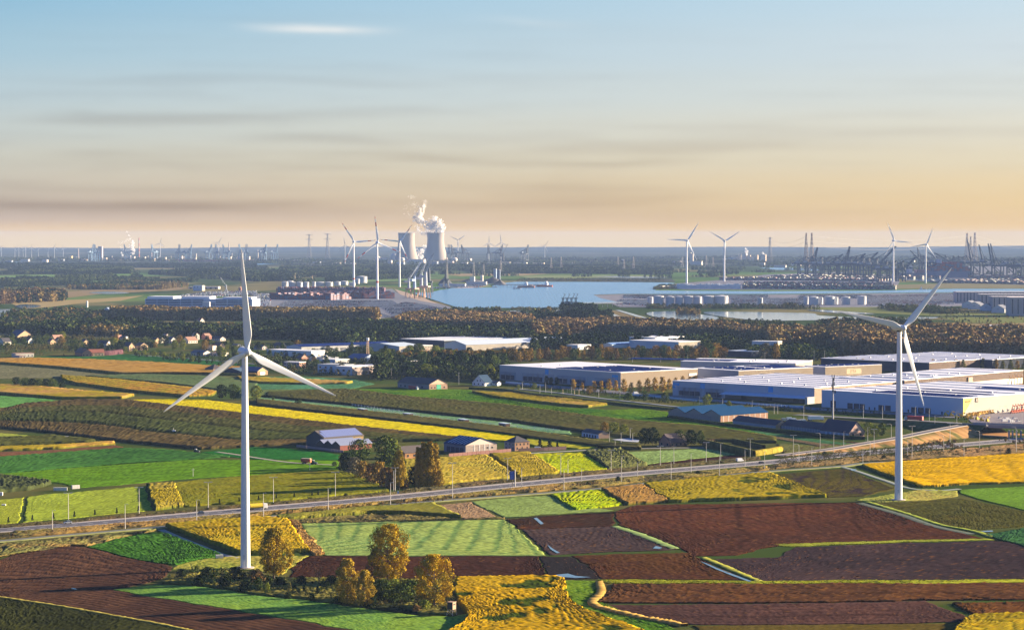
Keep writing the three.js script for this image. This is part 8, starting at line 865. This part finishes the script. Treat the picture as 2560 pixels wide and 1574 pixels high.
// ---------------------------------------------------------------- small things in the fields
{ const t = thing('hunting_hide', 'small wooden hunting hide on crossed legs at the thicket edge', 'hunting hide', G(1129, 1537), -0.55), wd = M(0.4, 0.26, 0.17), dk = M(0.035, 0.03, 0.03); for (const [i, j] of [[-1, -1], [1, -1], [1, 1], [-1, 1]]) new MB().bar(V(i * 1.5, 0, j * 1.5), V(i * 1.1, 2.4, j * 1.1), 0.09, 0.09, 5).build('leg', M(0.6, 0.5, 0.42), t); for (const j of [-1.3, 1.3]) { new MB().bar(V(-1.4, 0.2, j), V(1.1, 2.3, j), 0.07, 0.07, 4).bar(V(1.4, 0.2, j), V(-1.1, 2.3, j), 0.07, 0.07, 4).build('brace', M(0.6, 0.5, 0.42), t); new MB().bar(V(j, 0.2, -1.4), V(j, 2.3, 1.1), 0.07, 0.07, 4).build('brace', M(0.6, 0.5, 0.42), t); } for (const [x, z, w, d, m] of [[0, 1.25, 2.5, 0.1, dk], [0, -1.25, 2.5, 0.1, wd], [1.25, 0, 0.1, 2.4, wd], [-1.25, 0, 0.1, 2.4, dk]]) new MB().box(x, 2.4, z, w, 2.9, d).build('board_wall', m, t); new MB().box(0, 5.3, 0, 2.9, 0.16, 2.9).build('roof', wd, t); new MB().box(1.31, 4.2, 0, 0.04, 0.5, 1.6).build('opening', dk, t); }  // boards facing away from the sun coloured near black as painted shade
for (const [l, x, y, w, h, tn] of [['long white crate stack beside the dark orchard bushes', 150, 1226, 8.2, 2, 0.12], ['white crate stack right of the long crate stack', 188, 1221, 5, 2.2, 0.6], ['white crates at the orchard block near the left edge', 130, 1093, 6, 1.2, 0.2], ['white crate beside the other crates at the orchard block', 163, 1096, 4.4, 1.8, 0.3], ['white box beside the track near the nearer turbine', 548, 1395, 3.6, 1.7, 0.3], ['white tank at the left edge beside the light green field', 8, 1264, 2.4, 1, 0], ['white trough at the left edge', 2, 1238, 1.8, 2, 0]]) { const t = thing('crate_stack', l, 'crates', G(x, y), tn); const n = Math.max(1, Math.round(w / 2)); for (let i = 0; i < n; i++) for (let k = 0; k < 2; k++) new MB().box(-w / 2 + (i + 0.5) * w / n, k * h / 2, 0, w / n * 0.94, h / 2 * 0.95, 1.6).build('crate', M(0.7, 0.66, 0.6), t); }
{ const t = thing('weather_post', 'small white post with a box standing in the orchard', 'weather station', G(433, 1084)); new MB().cyl(0, 0, 0, 0.14, 4.6, 6).build('post', WHITE, t); new MB().box(0.4, 1.9, 0, 2.6, 1, 1.2).build('box', WHITE, t); new MB().box(-0.6, 2.6, 0, 1.6, 0.14, 1).build('shelf', WHITE, t); }
{ const t = thing('tarpaulin_heap', 'flat white plastic covered heap in the paddock', 'heap', G(838, 1024), -0.9); const g = new THREE.SphereGeometry(1, 24, 10, 0, 6.283, 0, 1.57).scale(15, 1.8, 4); mesh('cover', g, WHITE, t); for (const x of [-5, 2]) new MB().box(x, 1, 2, 2, 1.4, 2).build('bale', DARK, t); }
for (const [l, x, y] of [['thin wooden gate frame before the dock wall left of its twin', 1413, 985], ['second thin wooden gate frame before the dock wall', 1442, 988]]) { const t = thing('gate_frame', l, 'gate', G(x, y), -0.6); for (const s of [-2.6, 2.6]) new MB().box(s, 0, 0, 0.25, 5, 0.25).build('post', M(0.5, 0.4, 0.25), t); new MB().box(0, 5, 0, 5.6, 0.3, 0.3).build('beam', M(0.5, 0.4, 0.25), t); }

// rows of alike things: say where each stands in its row, counted along the picture
{ const ORD = ['first', 'second', 'third', 'fourth', 'fifth', 'sixth', 'seventh', 'eighth', 'ninth', 'tenth', 'eleventh', 'twelfth', 'thirteenth', 'fourteenth', 'fifteenth', 'sixteenth', 'seventeenth', 'eighteenth', 'nineteenth', 'twentieth'], rows = {};
  for (const o of scene.children) if (o.userData.group && !/village houses|low factory|grove/.test(o.userData.group)) (rows[o.userData.group + '|' + o.userData.label] ??= []).push(o);
  for (const k in rows) { const L = rows[k]; if (L.length < 2) continue; L.sort((a, b) => backPx(a.position)[0] - backPx(b.position)[0]).forEach((o, i) => { const n = i + 1, s = n <= 20 ? ORD[i] : n + (n % 10 === 1 && n % 100 !== 11 ? 'st' : n % 10 === 2 && n % 100 !== 12 ? 'nd' : n % 10 === 3 && n % 100 !== 13 ? 'rd' : 'th'); o.userData.label += ', ' + (n === L.length ? 'last' : s) + ' from the left'; }); }
}
renderer.render(scene, camera);
